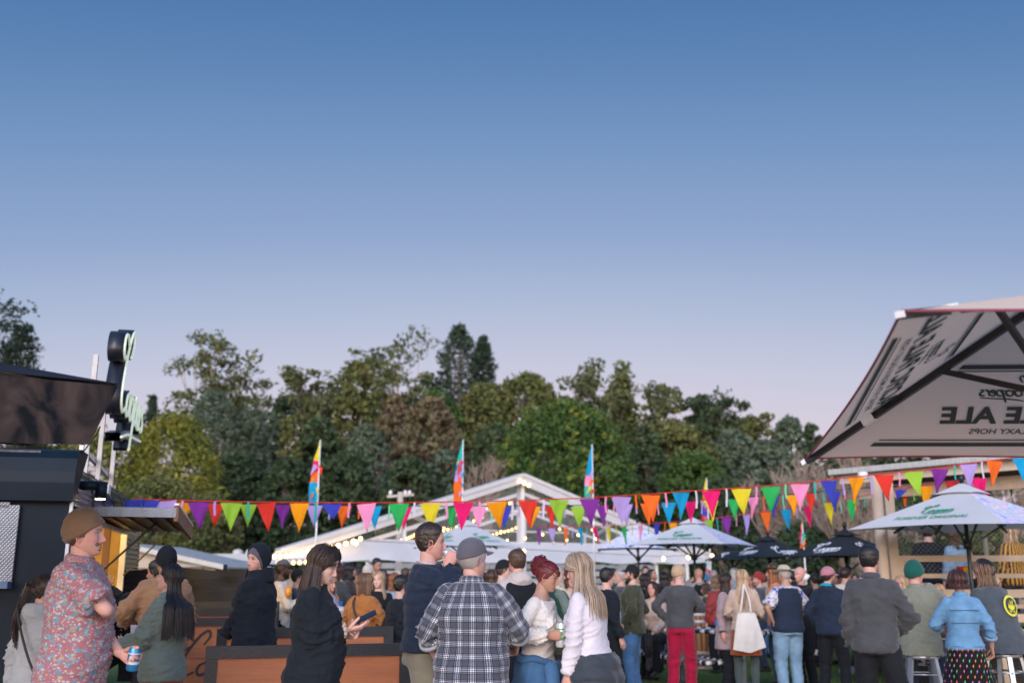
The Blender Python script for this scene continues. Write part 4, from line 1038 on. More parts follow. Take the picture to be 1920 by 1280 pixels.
V = np.array([ew(o, z, s) for o in (-.02, TW) for s, z in rolled]); tro('top_cap', (V, [grid_faces(2, len(rolled)), np.array([[0, 1, 2, 3, 4, 5, 6, 7]])]), m_panel, smooth=False)
tro('corner_trim', tube(np.array([ew(0, z, -.004) for z in (.45, 1.2, 2.13)]), .016, 6), m_alu)
for a, b in (((WX0, WZ0), (WX0, WZ1)), ((WX1, WZ0), (WX1, WZ1)), ((WX0, WZ1), (WX1, WZ1))):
    tro('window_trim', bar(ew(a[0], a[1], -.02), ew(b[0], b[1], -.02), .17 if a[0] == b[0] else .05, .05, up=tuple(-td)), m_tread)
tro('sill', bar(ew(WX0 - .08, WZ0 - .02, -.08), ew(WX1 + .08, WZ0 - .02, -.08), .16, .06), mat('blue_sill', (.06, .12, .22), .4))
# body: floor, roof, inner walls
tro('floor', box(tuple((tp(TL / 2, .45, -TW / 2))), (TW, TL, .08), np.array([tn, td, UP]).T), m_rib_bl)
tro('roof', box(tuple(tp(TL / 2, 2.57, -TW / 2 - .1)), (TW - .4, TL, .04), np.array([tn, td, UP]).T), m_corr)
tro('back_wall', box(tuple(tp(TL / 2, 1.45, -TW)), (.04, TL, 2.0), np.array([tn, td, UP]).T), m_warm)
tro('far_wall', box(tuple(tp(TL, 1.45, -TW / 2)), (TW, .04, 2.0), np.array([tn, td, UP]).T), m_warm)
tro('wheel', (lambda q: (q[0], q[1]))(cyl(tp(2.0, .35, .02), tp(2.0, .35, -.2), .33, 22)), m_rib_bl, smooth=True)
# hatch frame, counter, posts, shelves, bottles
for s in (H0, 2.35, H1): tro('window_post', bar(tp(s, Z0, .0), tp(s, Z1, .0), .07, .05, up=tuple(td)), m_wood if s == 2.35 else m_alu)
tro('counter', bar(tp(H0 - .05, Z0, .10), tp(H1 + .05, Z0, .10), .30, .04), m_tread)
tro('head_rail', bar(tp(H0, Z1, .01), tp(H1, Z1, .01), .05, .05), m_alu)
tro('shelf', bar(tp(H0, 1.62, -TW + .2), tp(H1, 1.62, -TW + .2), .25, .03), m_wood)
for k in range(9):
    p = tp(H0 + .2 + k * .3, 1.635, -TW + .2); tro('bottle', lathe([(0, 0), (.035, 0), (.035, .15), (.012, .2), (.012, .26), (0, .26)], 10, tuple(p)), mat('amber_glass', (.25, .09, .02), .1, var=.2), smooth=True)
# awning: hinged at the hatch head, propped up by a strut, with a tread-plate edge and an upturned lip
aw = obj('awning', G().add(*[(lambda q: (q[0] - TA, q[1]))(bar(tp(H0 + .02, Z1 + .10, .39), tp(H1, Z1 + .04, .36), .76, .05))][0]), m_wood, tr, False)
V0 = [tp(H0 - .02, Z1 + .115, o) for o in (.0, .78)]
tro('tread_edge', bar(tp(H0 - .015, Z1 + .11, .0), tp(H0 - .015, Z1 + .105, .80), .03, .095), m_tread, aw)
tro('lip', bar(tp(H0 - .02, Z1 + .10, .80), tp(H1, Z1 - .0, .80), .04, .16), m_wood, aw)
tro('lip_edge', bar(tp(H0 - .04, Z1 + .19, .80), tp(H1 + .02, Z1 + .09, .80), .045, .02), m_alu, aw)
for k in range(4): tro('slat', bar(tp(H0 + .1, Z1 + .065, .14 + .17 * k), tp(H1 - .1, Z1 + .01, .14 + .17 * k), .05, .03), m_rib_bl, aw)
tro('prop', bar(tp(1.6, 1.5, .04), tp(2.0, Z1 + .05, .55), .018, .018), m_rib_bl, aw)
tro('prop', bar(tp(3.7, 1.5, .04), tp(3.65, Z1 + .02, .55), .018, .018), m_rib_bl, aw)
# menu boards by the hatch and below the counter
mb = tro('menu_board', bar(tp(.62, 1.28, .035), tp(.62, 2.10, .035), .72, .015, up=tuple(tn)), m_menu)
for k in range(13):
    z = 2.02 - k * .055; tro('menu_line', bar(tp(.34, z, .048), tp(.34 + rnd.uniform(.2, .52), z, .048), .004, .014), m_ink, mb)
lb = tro('price_list', bar(tp(1.7, .85, .05), tp(1.7, 1.17, .05), .42, .012, up=tuple(tn)), m_menu)
# sconce
sc_ = tro('sconce', cyl(tp(.72, 2.38, .13), tp(.72, 2.22, .13), .055, 16), m_panel, smooth=True)
tro('bracket', cyl(tp(.66, 2.34, -.08), tp(.66, 2.34, .10), .045, 12), m_panel, sc_, smooth=True)
tro('lamp_disc', cyl(tp(.72, 2.222, .13), tp(.72, 2.214, .13), .045, 16), mat('lamp_warm', (1, .8, .5), .5, var=0, emit=(1, .82, .5), estr=14), sc_)
def lamp(name, loc, e, col, rad=.05, par=None, typ='POINT', rot=None, size=None):
    l_ = bpy.data.lights.new(name, typ); l_.energy = e; l_.color = col
    if typ == 'AREA': l_.size = rad
    else: l_.shadow_soft_size = rad
    o = bpy.data.objects.new(name, l_); SC.collection.objects.link(o); o.location = tuple(loc)
    if rot: o.rotation_euler = rot
    if par is not None: o.parent = par; o.location = tuple(np.array(loc) - TA)
    return o
l1 = lamp('sconce_light', tp(.72, 2.20, .13), 14, (1, .80, .5), .04, tr, 'SPOT'); l1.data.spot_size = math.radians(110); l1.data.spot_blend = .6
lamp('hatch_light', tp(1.9, 2.0, -1.0), 110, (1, .66, .22), .12, tr); lamp('hatch_light', tp(3.3, 2.0, -1.0), 95, (1, .62, .20), .12, tr)
lamp('window_light', tp(.5, 1.95, -1.3), 40, (1, .6, .2), .1, tr)
tro('junction_box', box(tuple(tp(1.9, 2.40, .02)), (.05, .16, .10), np.array([tn, td, UP]).T), m_menu)
for k in range(3): tro('pendant', ellipsoid(tp(1.6 + .9 * k, 1.86, -.7), (.06, .06, .06), 10, 7), m_bulb)
tro('kitchen_unit', box(tuple(tp(1.8, 1.5, -1.6)), (.5, 1.2, .5), np.array([tn, td, UP]).T), mat('copper_pan', (.5, .2, .06), .35, metal=.6))

# illuminated script sign on the trailer roof
m_neon = mat('neon_tube', (.72, .80, .64), .4, var=0, emit=(.80, .95, .74), estr=.30)
m_chan = mat('sign_channel', (.012, .016, .024), .35, var=.1)
sg = thing('roof_sign', 'tall black channel-letter script sign with pale green neon on the trailer roof', 'sign', tuple(tp(.75, 2.5, -.1)))
so = tp(.75, 2.5, -.1); SH = 1.17; s0 = at(201, 740, 9.9)
def sgo(name, Vf, mt, p=None, smooth=False): V, F = Vf; return obj(name, G().add(V - so, F), mt, p or sg, smooth)
scale = .30; base = tp(3.25, 3.64, .02)
bycap = {}
for k, P in logo_strokes(.12):
    Q = np.array([base + td * (x * scale * 1.12) + UP * (y * scale) for x, y in P]); depth = tn * -.17
    w = .035 if k != 'swash' else .05
    # channel: a band that runs back from the neon face
    nn = np.gradient(P, axis=0); nn /= np.linalg.norm(nn, axis=1)[:, None] + 1e-9; N = np.stack([-nn[:, 1], nn[:, 0]], -1)
    Vs = []
    for i_, q in enumerate(Q):
        off = td * N[i_, 0] * w + UP * N[i_, 1] * w
        Vs += [q + off, q - off, q - off + depth, q + off + depth]
    ch = sgo('letter_channel', (np.array(Vs), [grid_faces(len(Q), 4, True)]), m_chan, None, True)
    sgo('neon', tube(Q + tn * .008, .018, 6, rnd_cap=True), m_neon, ch, True)
for s, o in ((2.0, -.22), (2.9, -.22), (4.0, -.22)): sgo('post', bar(tp(s, 2.56, o - .02), tp(s, 3.4 if s > 2.5 else 3.9, o - .02), .05, .05, up=tuple(td)), mat('sign_post', (.34, .35, .37), .45, metal=.3))
sgo('rail', bar(tp(2.0, 2.86, -.30), tp(4.2, 2.74, -.30), .04, .05), m_alu)
# cable from sign to gazebo
cb = np.array([at(148, 858, 9.3), at(165, 835, 8.9), at(182, 812, 8.3), at(187, 800, 7.8)]); t = G().add(*tube(catmull(cb, 6), .006, 4))
tag(obj('cable', t, m_cord), 'thin dark cable drooping between gazebo corner and trailer roof', 'cable')
# ------------------------------------------------------------------ people: head
def _prof(zs, vs, sig=.006):
    z = np.linspace(-.125, .125, 501); v = np.interp(z, zs, vs); k = int(3 * sig / .0005); x = np.arange(-k, k + 1) * .0005
    w = np.exp(-x * x / (2 * sig * sig)); w /= w.sum(); vv = np.convolve(np.pad(v, k, mode='edge'), w, 'valid'); return lambda q: np.interp(q, z, vv)
HW = _prof([-.118, -.112, -.10, -.085, -.06, -.03, 0, .03, .06, .08, .10, .109, .115], [.0, .019, .033, .046, .060, .068, .072, .0755, .072, .063, .043, .025, .0], .004)
HF = _prof([-.118, -.113, -.105, -.095, -.082, -.07, -.06, -.045, -.02, 0, .015, .03, .05, .08, .10, .11, .115],
           [.020, .050, .070, .077, .0765, .080, .080, .0775, .0765, .077, .081, .085, .082, .066, .043, .022, 0], .003)
HB_ = _prof([-.118, -.10, -.085, -.06, -.04, -.01, .02, .05, .08, .10, .11, .115], [-.012, -.004, .018, .052, .072, .092, .101, .099, .082, .056, .03, 0], .006)
NOSE = _prof([-.055, -.050, -.046, -.040, -.035, -.022, -.010, .004, .016, .024], [0, .005, .017, .0285, .0310, .0245, .0165, .0085, .003, 0], .0020)
NSIG = _prof([-.055, -.046, -.038, -.02, .01, .03], [.015, .0145, .0125, .0085, .0065, .009], .004)
def sm(x, a, b): t = np.clip((x - a) / (b - a), 0, 1); return t * t * (3 - 2 * t)
def gs(x, m, s): return np.exp(-((x - m) / s) ** 2)

def surf(a, z, off=0.0):
    """smooth skull surface, a = azimuth from the face (0 = front, + = right), z height"""
    off = np.asarray(off); zz = np.clip(z, -.1149, .1149)
    w = HW(zz); f = HF(zz); b = HB_(zz); c = np.cos(a); s = np.sin(a)
    x = w * np.sign(s) * np.abs(s) ** .93
    y = np.where(c > 0, f * np.abs(c) ** .80, -b * np.abs(c) ** .93)
    r = np.sqrt(x * x + y * y) + 1e-6
    return np.stack([x * (1 + off / (r + .02)), y * (1 + off / (r + .02)), z + off * sm(np.abs(z), .06, .115) * np.sign(z)], -1)

def head_geo(lv, fem, skin, opt):
    nz, na = {0: (118, 132), 1: (70, 72), 2: (40, 40)}[lv]
    q = np.linspace(-1, 1, nz); zz = (q - .22 * np.sin(q * math.pi)) * .1148
    zz = np.interp(np.linspace(0, 1, nz), [0, .06, .80, .94, 1], [-.1175, -.108, .062, .106, .1148])
    t = np.linspace(-math.pi, math.pi, na, endpoint=False); a = t - .55 * np.sin(t)
    A, Z = np.meshgrid(a, zz); P = surf(A.ravel(), Z.ravel()); x, y, z = P[:, 0].copy(), P[:, 1].copy(), P[:, 2].copy()
    fr = sm(np.cos(A.ravel()), .0, .35)
    ns = .86 if fem else 1.0
    d = NOSE(z) * ns * np.exp(-(np.abs(x) / (NSIG(z) * (.88 if fem else 1))) ** 2.4)
    ax = np.abs(x)
    d += -.010 * gs(ax, .030, .0145) * gs(z, .001, .0115) + .0065 * gs(ax, .031, .0115) * gs(z, .000, .0078)   # socket, eyeball
    d += (.0015 if fem else .0042) * gs(ax, .022, .018) * gs(z, .020, .007)                        # brow
    d += .0040 * gs(ax, .043, .016) * gs(z, -.026, .015)                                         # cheekbone
    d += -.0030 * gs(ax, .038, .014) * gs(z, -.062, .016)
    lipw = np.exp(-(ax / .0215) ** 4)
    d += lipw * (.0062 * gs(z, -.0665, .0042) + .0068 * gs(z, -.0775, .0048) - .0040 * gs(z, -.0718, .0020)) 
    d += -.0035 * gs(ax, 0, .02) * gs(z, -.0865, .0045) + .0045 * gs(ax, 0, .019) * gs(z, -.099, .009)       # chin
    d += -.0022 * gs(ax, 0, .004) * gs(z, -.057, .004)
    if opt.get('mouth'):   # open mouth
        d += -.005 * np.exp(-(ax / .013) ** 4) * gs(z, -.0722, .004)
    y = y + d * fr
    for sx in (-1, 1):   # nostril wings
        g = gs(x, sx * .0125, .0048) * gs(z, -.0425, .0055) * fr; y += g * .0042; x = x + sx * g * .001
    jw = 1 - (.05 if fem else 0) * sm(-z, .03, .10); x = x * jw * (1 + opt.get('jaw', 0) * sm(-z, .03, .09))
    V = np.stack([x, y, z], -1)
    base = np.array(skin); C = np.tile(base, (len(V), 1))
    def blend(mask, c, k=1.0): 
        m = (mask * k)[:, None]; C[:] = C * (1 - m) + np.array(c) * m
    red = base * [1.08, .72, .68]
    nzv = vnoise(V, 60) * .5 + .5
    blend(fr * gs(ax, .042, .02) * gs(z, -.03, .022), red, .50); blend(fr * gs(ax, 0, .016) * gs(z, -.036, .014), red, .45)
    blend(nzv * .16, red)
    lip = np.exp(-(ax / (.0235 - 0 * z)) ** 6) * sm(z, -.084, -.0815) * sm(-z, .0630, .0655) * fr
    blend(lip, opt.get('lips', base * [.98, .62, .60]), .8)
    blend(np.exp(-(ax / (.021 if not opt.get('mouth') else .012)) ** 6) * gs(z, -.0719, .0015 if not opt.get('mouth') else .0036) * fr, base * (.42 if not opt.get('mouth') else .40) * [1, .7, .7], .75)
    hc = np.array(opt.get('brow', (.05, .03, .02)))
    if opt.get('beard'):
        bd = opt['beard']; reg = sm(-z, .040, .058) * sm(np.cos(A.ravel()), -.25, .1); reg = np.maximum(reg, sm(-z, .0, .03) * gs(A.ravel() % (2 * math.pi), 1.25, .28)); reg = np.maximum(reg, sm(-z, .0, .03) * gs((-A.ravel()) % (2 * math.pi), 1.25, .28))
        reg = reg * (1 - lip * .9) * (1 - gs(ax, .0, .009) * gs(z, -.088, .006) * .3); reg *= 1 - gs(ax, .028, .012) * gs(z, -.052, .010)
        mo_ = fr * np.exp(-(ax / .024) ** 4) * gs(z, -.058, .0055); reg = np.clip(np.maximum(reg, mo_), 0, 1)
        blend(reg, np.array(opt.get('beardcol', hc)), min(1, bd))
        dd = reg * bd * (.003 + .004 * vnoise(V, 160) + (.012 * sm(-z, .08, .115) if bd > .9 else 0)) * (1 if bd > .3 else .1)
        nrm = V * [1, 1, .4]; nrm /= np.linalg.norm(nrm, axis=1)[:, None]; V = V + nrm * np.maximum(dd, 0)[:, None]
        if opt.get('longbeard'): m = reg * sm(-z, .08, .112); V[:, 2] -= m * opt['longbeard']; V[:, 1] += m * .012
    for sx in (-1, 1):
        ex, ez = sx * .0310, .0005; dx = x - ex; dz = z - ez
        shut = opt.get('shut', 0)
        e = (dx / .0135) ** 2 + (dz / (.0052 * (1 - .75 * shut))) ** 2
        blend(sm(-e, -2.4, -1.0) * fr, base * [.55, .42, .38], .75)
        if not shut: blend(sm(-e, -1.1, -.7) * fr, (.62, .60, .58)); blend(sm(-((dx - opt.get('look', 0)) ** 2 + dz ** 2) / .0050 ** 2, -1.2, -.7) * (e < 1.1) * fr, opt.get('iris', (.05, .04, .03)))
        up = gs(dz, .0056 * (1 - .9 * shut) - .0002 * (dx / .006) ** 2, .0013) * (np.abs(dx) < .0145) * fr
        blend(up, base * .12, .85)
        arch = .0195 + .0035 * np.cos((dx * sx - .002) / .012); bw = np.exp(-(((dx * sx) - .001) / .0175) ** 4) * gs(z, arch - .001, .0024 if fem else .0034) * fr
        blend(bw, hc, .8)
        blend(gs(x, sx * .0072, .0030) * gs(z, -.0485, .0022) * fr, base * .15, .9)
    if opt.get('stubhair'):   # cropped hair shows on the scalp
        hl = np.interp(np.degrees(np.abs(A.ravel())), [0, 35, 60, 80, 95, 120, 180], [.075, .068, .05, .0, -.0, -.055, -.07]); blend(sm(z - hl, -.004, .012), hc, opt['stubhair'])
    # hair colour fades onto the nape / temples are handled by the hair mesh
    F = grid_faces(nz, na, True); top = len(V); cap = np.array([[0, float(V[-na:, 1].mean()), .1155], [0, float(V[:na, 1].mean()), -.1185]])
    V = np.vstack([V, cap]); C = np.vstack([C, C[-1:], C[:1]])
    j = np.arange(na); k = (j + 1) % na; b0 = (nz - 1) * na
    g = G(); g.add(V, [F, np.stack([b0 + j, b0 + k, np.full(na, top)], -1), np.stack([k, j, np.full(na, top + 1)], -1)])
    cols = [C]
    for sx in (-1, 1):   # ears
        n1, m1 = (18, 12) if lv < 2 else (8, 6); E, EF = ellipsoid((0, 0, 0), (.0075, .0175, .0315), n1, m1)
        rr_ = np.sqrt((E[:, 1] / .0175) ** 2 + (E[:, 2] / .0315) ** 2); E[:, 0] = np.abs(E[:, 0]) * 1.0 + .010 * rr_ ** 2 - .006 * gs(rr_, .45, .25); E[:, 1] *= 1 - .28 * sm(-E[:, 2], 0, .03)
        R = np.array(Matrix.Rotation(math.radians(-14), 3, 'X') @ Matrix.Rotation(math.radians(22), 3, 'Z'))
        E = E @ R.T; E[:, 0] *= sx; E += [sx * .0690, -.012, -.012]
        if sx < 0: EF = [f[:, ::-1] for f in EF]
        c = np.tile(base * [1.05, .80, .76], (len(E), 1)); c *= (1 - .5 * gs(rr_, .35, .3))[:, None]
        if not opt.get('noears'): g.add(E, EF); cols.append(c)
    return g, np.vstack(cols)

def shell(hl_deg, hl_z, off, lv=1, noise=0., rib=0, ribamp=0., cuff=0., cuffz=.0, top=0., na=None, seed=0, soft=.012, inward=-.006, puff=None, nfreq=55):
    nz, na = ({0: 60, 1: 40, 2: 26}[lv], na or {0: 120, 1: 64, 2: 36}[lv])
    zz = np.linspace(-.112, .1148, nz); a = np.linspace(-math.pi, math.pi, na, endpoint=False); A, Z = np.meshgrid(a, zz); A = A.ravel(); Z = Z.ravel()
    hl = np.interp(np.degrees(np.abs(A)), hl_deg, hl_z); m = sm(Z - hl, -.002, soft)
    o = inward + (off - inward) * m
    if puff: o = o + m * puff(A, Z)
    o = o + m * ribamp * np.sin(A * rib)
    if cuff: o = o + m * cuff * sm(-(Z - hl), -cuffz, -cuffz + .006)
    P = surf(A, Z, o)
    if noise: 
        q = vnoise(P + seed, nfreq) * .7 + vnoise(P + seed, nfreq * 2.3) * .3; d = P / (np.linalg.norm(P, axis=1)[:, None] + 1e-6); P = P + d * (q * noise * m)[:, None]
    P[:, 2] += top * sm(Z, .03, .115) * m
    F = grid_faces(nz, na, True); n = len(P); P = np.vstack([P, [[0, P[-na:, 1].mean(), P[-na:, 2].max() + .0005]]]); j = np.arange(na); b0 = (nz - 1) * na
    return P, [F, np.stack([b0 + j, b0 + (j + 1) % na, np.full(na, n)], -1)]
HL = ([0, 30, 52, 70, 82, 98, 125, 180], [.078, .070, .052, .012, -.022, -.03, -.058, -.072])
HLF = ([0, 28, 48, 62, 80, 100, 125, 180], [.086, .074, .045, .0, -.04, -.06, -.072, -.08])

def locks(n, length, seed, wid, amin=60, vol=.014, wave=0., curl=0., taper=.35, back=1.0, part=.0, segs=9, flare=0., front=1.0, lo=.0, sides=5):
    """hair locks: list of (P_up in head frame, hang profile)"""
    r = np.random.default_rng(seed); out = []
    for i in range(n):
        a0 = r.uniform(-math.pi, math.pi); 
        if abs(a0) < math.radians(20) and r.random() > front: a0 = a0 + math.copysign(math.radians(40), a0)
        o = vol * r.uniform(.35, 1.05); ztop = r.uniform(.085, .1135) if r.random() < .75 else r.uniform(.02, .09)
        zs = np.linspace(ztop, -.02, 7); sg = 1 if (a0 - math.radians(part)) > 0 else -1
        am = math.radians(amin + r.uniform(-3, 12)); tgt = max(abs(a0), am) if back > 0 else abs(a0)
        aa = a0 + (sg * max(sg * a0, tgt) - a0) * sm(np.linspace(0, 1, 7), .0, .75) if abs(a0) < am else np.full(7, a0)
        zs2 = zs.copy(); P = surf(aa, zs2, o + .004)
        L_ = length * r.uniform(.86, 1.04) * (lo if False else 1); out.append((P, aa[-1], L_, o, r.uniform(0, 6.28), r.uniform(.75, 1.25)))
    return out

def build_locks(g, LK, Rfull, Ryaw, wid, segs=9, wave=0., wf=30., flare=0., sides=5, inward=0., chest=.0, tip=.35, blunt=False):
    for (P, a, L_, o, ph, ws) in LK:
        U = P @ Rfull.T; A = U[-1]; dirp = np.array([math.sin(a), math.cos(a), 0]) @ Ryaw.T
        s = np.linspace(0, 1, segs + 1)[1:]
        H = A + dirp * ((flare * s - inward * s * s) * (.6 + o * 30))[:, None] - np.array([0, 0, 1.0]) * (s * L_)[:, None]
        if chest:   # push clear of the shoulders
            dz = sm(s * L_, .09, .20) * chest; H = H + dirp * dz[:, None] * ([1, 1, 1])
        if wave: 
            t = np.cross(dirp, (0, 0, 1)); H = H + t * (wave * np.sin(wf * s * L_ + ph) * s)[:, None] + dirp * (wave * np.cos(wf * s * L_ + ph) * s)[:, None]
        Q = np.vstack([U, H]); m = len(Q); w = wid * ws * np.interp(np.linspace(0, 1, m), [0, .2, .85, 1], [.35, 1, .9 if blunt else .7, .6 if blunt else tip])
        g.add(*tube(Q, w * .38, sides, r2=w, caps=False, up0=tuple(np.array([math.sin(a), math.cos(a), .3]) @ Ryaw.T)))

# ------------------------------------------------------------------ people: hand
def hand_geo(curl=.35, spread=.05, thumb=.5, lv=1, grip=False):
    """fingers along +Y, palm normal +Z, thumb toward +X; wrist at the origin"""
    g = G(); n = 8 if lv < 2 else 5
    g.add(*tube([(0, -.03, 0), (0, 0, 0), (.001, .03, .0), (.001, .062, 0), (0, .086, 0)], [.016, .0145, .015, .0145, .011], n + 2, r2=[.022, .0245, .035, .041, .038], up0=(0, 0, 1), rnd_cap=True))
    for x, L_, r_, y0 in ((.029, .068, .0088, .080), (.0097, .077, .0092, .086), (-.0097, .071, .0088, .083), (-.028, .056, .0078, .074)):
        p = np.array([x, y0 - .012, 0.]); P = [p]; ang = curl * .5 * (1 + .15 * (x < 0)); d0 = spread * x * 25
        for k, f in enumerate((.46, .31, .23)):
            ang += (curl * (.55 if k else .15)) if not grip else curl * .62
            p = p + L_ * f * np.array([math.sin(d0) * math.cos(ang), math.cos(ang), math.sin(ang)]) * (1.25 if k == 0 else 1); P.append(p)
        g.add(*tube(P, [r_ * 1.05, r_ * 1.0, r_ * .93, r_ * .8], n - 1, rnd_cap=True))
    a = thumb; P = [np.array([.020, .012, .004])]
    for L_, da in ((.040, .0), (.032, -.15), (.026, -.10)):
        P.append(P[-1] + L_ * np.array([math.sin(a + da) * .9, math.cos(a + da) * .85, .35 + (.55 if grip else .1)]) / 1.1); a += da
    g.add(*tube(P, [.0145, .0115, .0100, .0082], n, rnd_cap=True)); return g

def frame_from(d, nrm):
    d = d / np.linalg.norm(d); n = nrm - d * (nrm @ d); n = n / (np.linalg.norm(n) + 1e-9); return d, n
def ik(s, w, a, b, pole):
    d = w - s; L_ = np.linalg.norm(d); 
    if L_ > (a + b) * .995: w = s + d / L_ * (a + b) * .995; d = w - s; L_ = np.linalg.norm(d)
    u = d / L_; c = (a * a + L_ * L_ - b * b) / (2 * a * L_); c = max(-1, min(1, c)); p = pole - u * (pole @ u); p /= np.linalg.norm(p) + 1e-9
    return s + u * a * c + p * a * math.sqrt(max(0, 1 - c * c)), w

# ------------------------------------------------------------------ people: materials
def skin_mat():
    m = bpy.data.materials.new('skin'); m.use_nodes = True; n, l, b = nodes(m); at_ = n.new('ShaderNodeAttribute'); at_.attribute_name = 'Col'
    l.new(at_.outputs['Color'], b.inputs['Base Color']); b.inputs['Roughness'].default_value = .58; b.inputs['Specular IOR Level'].default_value = .28
    b.inputs['Subsurface Weight'].default_value = .10; b.inputs['Subsurface Radius'].default_value = (.012, .004, .002); b.inputs['Subsurface Scale'].default_value = 1.0
    tc = n.new('ShaderNodeTexCoord'); nb = n.new('ShaderNodeTexNoise'); nb.inputs['Scale'].default_value = 220; l.new(tc.outputs['Object'], nb.inputs['Vector'])
    bp = n.new('ShaderNodeBump'); bp.inputs['Strength'].default_value = .18; bp.inputs['Distance'].default_value = .004; l.new(nb.outputs['Fac'], bp.inputs['Height']); l.new(bp.outputs[0], b.inputs['Normal']); return m
M_SKIN = skin_mat()
def hairm(name, c, v=.45, rough=.42):
    c = tuple(c); m = mat('hair_' + name, c, rough, var=0, col2=tuple(min(1, x * 1.5) for x in c), vscale=14, isl=v, spec=.5, bump=.35, bscale=140, nstretch=(1, 1, .12)); return m
def fab(name, c, rough=.85, var=.10, bump=.35, bscale=260, sheen=.25, c2=None, **k):
    return mat('fabric_' + name, c, rough, var=var, vscale=7, bump=bump, bscale=bscale, spec=.2, sheen=sheen, col2=c2, **k)
def uvmath(n, l, sock, op, val, second=None):
    m = n.new('ShaderNodeMath'); m.operation = op; l.new(sock, m.inputs[0])
    if second is not None: l.new(second, m.inputs[1])
    elif val is not None: m.inputs[1].default_value = val
    return m.outputs[0]
def plaid_mat():
    m = mat('plaid_flannel', (.1, .1, .1), .9, var=0, sheen=.3, spec=.15); n, l, b = nodes(m); uv = n.new('ShaderNodeUVMap'); sx = n.new('ShaderNodeSeparateXYZ'); l.new(uv.outputs[0], sx.inputs[0])
    def axis(s):
        f = uvmath(n, l, uvmath(n, l, s, 'MULTIPLY', 1 / .078), 'FRACT', None); cr = n.new('ShaderNodeValToRGB'); cr.color_ramp.interpolation = 'CONSTANT'; e = cr.color_ramp.elements
        while len(e) > 1: e.remove(e[-1])
        G1, B1, W1 = (.42,) * 3, (.0,) * 3, (1.0,) * 3
        e[0].color = (*G1, 1)
        for p, c in ((.34, B1), (.42, W1), (.455, B1), (.52, W1), (.62, B1), (.67, W1), (.72, W1), (.77, B1), (.83, W1), (.865, B1), (.93, G1)): k = e.new(p); k.color = (*c, 1)
        l.new(f, cr.inputs[0]); return cr.outputs[0]
    a, c = axis(sx.outputs[0]), axis(sx.outputs[1]); mx = n.new('ShaderNodeMix'); mx.data_type = 'RGBA'; mx.blend_type = 'MIX'; mx.inputs[0].default_value = .5; l.new(a, mx.inputs[6]); l.new(c, mx.inputs[7])
    cr = n.new('ShaderNodeValToRGB'); e = cr.color_ramp.elements; e[0].color = (.008, .010, .018, 1); e[0].position = .03; e[1].position = .93; e[1].color = (.62, .64, .72, 1)
    k = e.new(.22); k.color = (.030, .035, .055, 1); k = e.new(.45); k.color = (.070, .078, .096, 1); k = e.new(.70); k.color = (.18, .20, .25, 1)
    l.new(mx.outputs[2], cr.inputs[0]); l.new(cr.outputs[0], b.inputs['Base Color'])
    nb = n.new('ShaderNodeTexNoise'); nb.inputs['Scale'].default_value = 300; bp = n.new('ShaderNodeBump'); bp.inputs['Strength'].default_value = .3; bp.inputs['Distance'].default_value = .01; l.new(uv.outputs[0], nb.inputs['Vector']); l.new(nb.outputs['Fac'], bp.inputs['Height']); l.new(bp.outputs[0], b.inputs['Normal']); return m
def floral_mat(name, base, cols, scale=30, thr=.34, base2=None):
    m = mat(name, base, .85, var=0, sheen=.15, spec=.15); n, l, b = nodes(m); uv = n.new('ShaderNodeUVMap'); prev = None
    nz = n.new('ShaderNodeTexNoise'); nz.inputs['Scale'].default_value = 20; nz.inputs['Detail'].default_value = 4; l.new(uv.outputs[0], nz.inputs['Vector'])
    mx = n.new('ShaderNodeMix'); mx.data_type = 'RGBA'; l.new(nz.outputs['Fac'], mx.inputs[0]); mx.inputs[6].default_value = (*base, 1); mx.inputs[7].default_value = (*(base2 or [q * .75 for q in base]), 1); prev = mx.outputs[2]
    for k, (c, sc, th) in enumerate(cols):
        vo = n.new('ShaderNodeTexVoronoi'); vo.inputs['Scale'].default_value = sc; mp = n.new('ShaderNodeMapping'); mp.inputs['Location'].default_value = (k * 3.3, k * 1.7, 0); l.new(uv.outputs[0], mp.inputs[0])
        nd = n.new('ShaderNodeTexNoise'); nd.inputs['Scale'].default_value = sc * 2.2; l.new(mp.outputs[0], nd.inputs['Vector']); ad = n.new('ShaderNodeVectorMath'); ad.operation = 'SCALE'; ad.inputs['Scale'].default_value = .9 / sc; l.new(nd.outputs['Color'], ad.inputs[0])
        a2 = n.new('ShaderNodeVectorMath'); l.new(mp.outputs[0], a2.inputs[0]); l.new(ad.outputs[0], a2.inputs[1]); l.new(a2.outputs[0], vo.inputs['Vector'])
        lt = uvmath(n, l, vo.outputs['Distance'], 'LESS_THAN', th); sep = n.new('ShaderNodeSeparateColor'); l.new(vo.outputs['Color'], sep.inputs[0]); on = uvmath(n, l, sep.outputs[0], 'LESS_THAN', .62)
        msk = uvmath(n, l, lt, 'MULTIPLY', None, on); mk = n.new('ShaderNodeMix'); mk.data_type = 'RGBA'; l.new(msk, mk.inputs[0]); l.new(prev, mk.inputs[6]); mk.inputs[7].default_value = (*c, 1); prev = mk.outputs[2]
    l.new(prev, b.inputs['Base Color']); return m
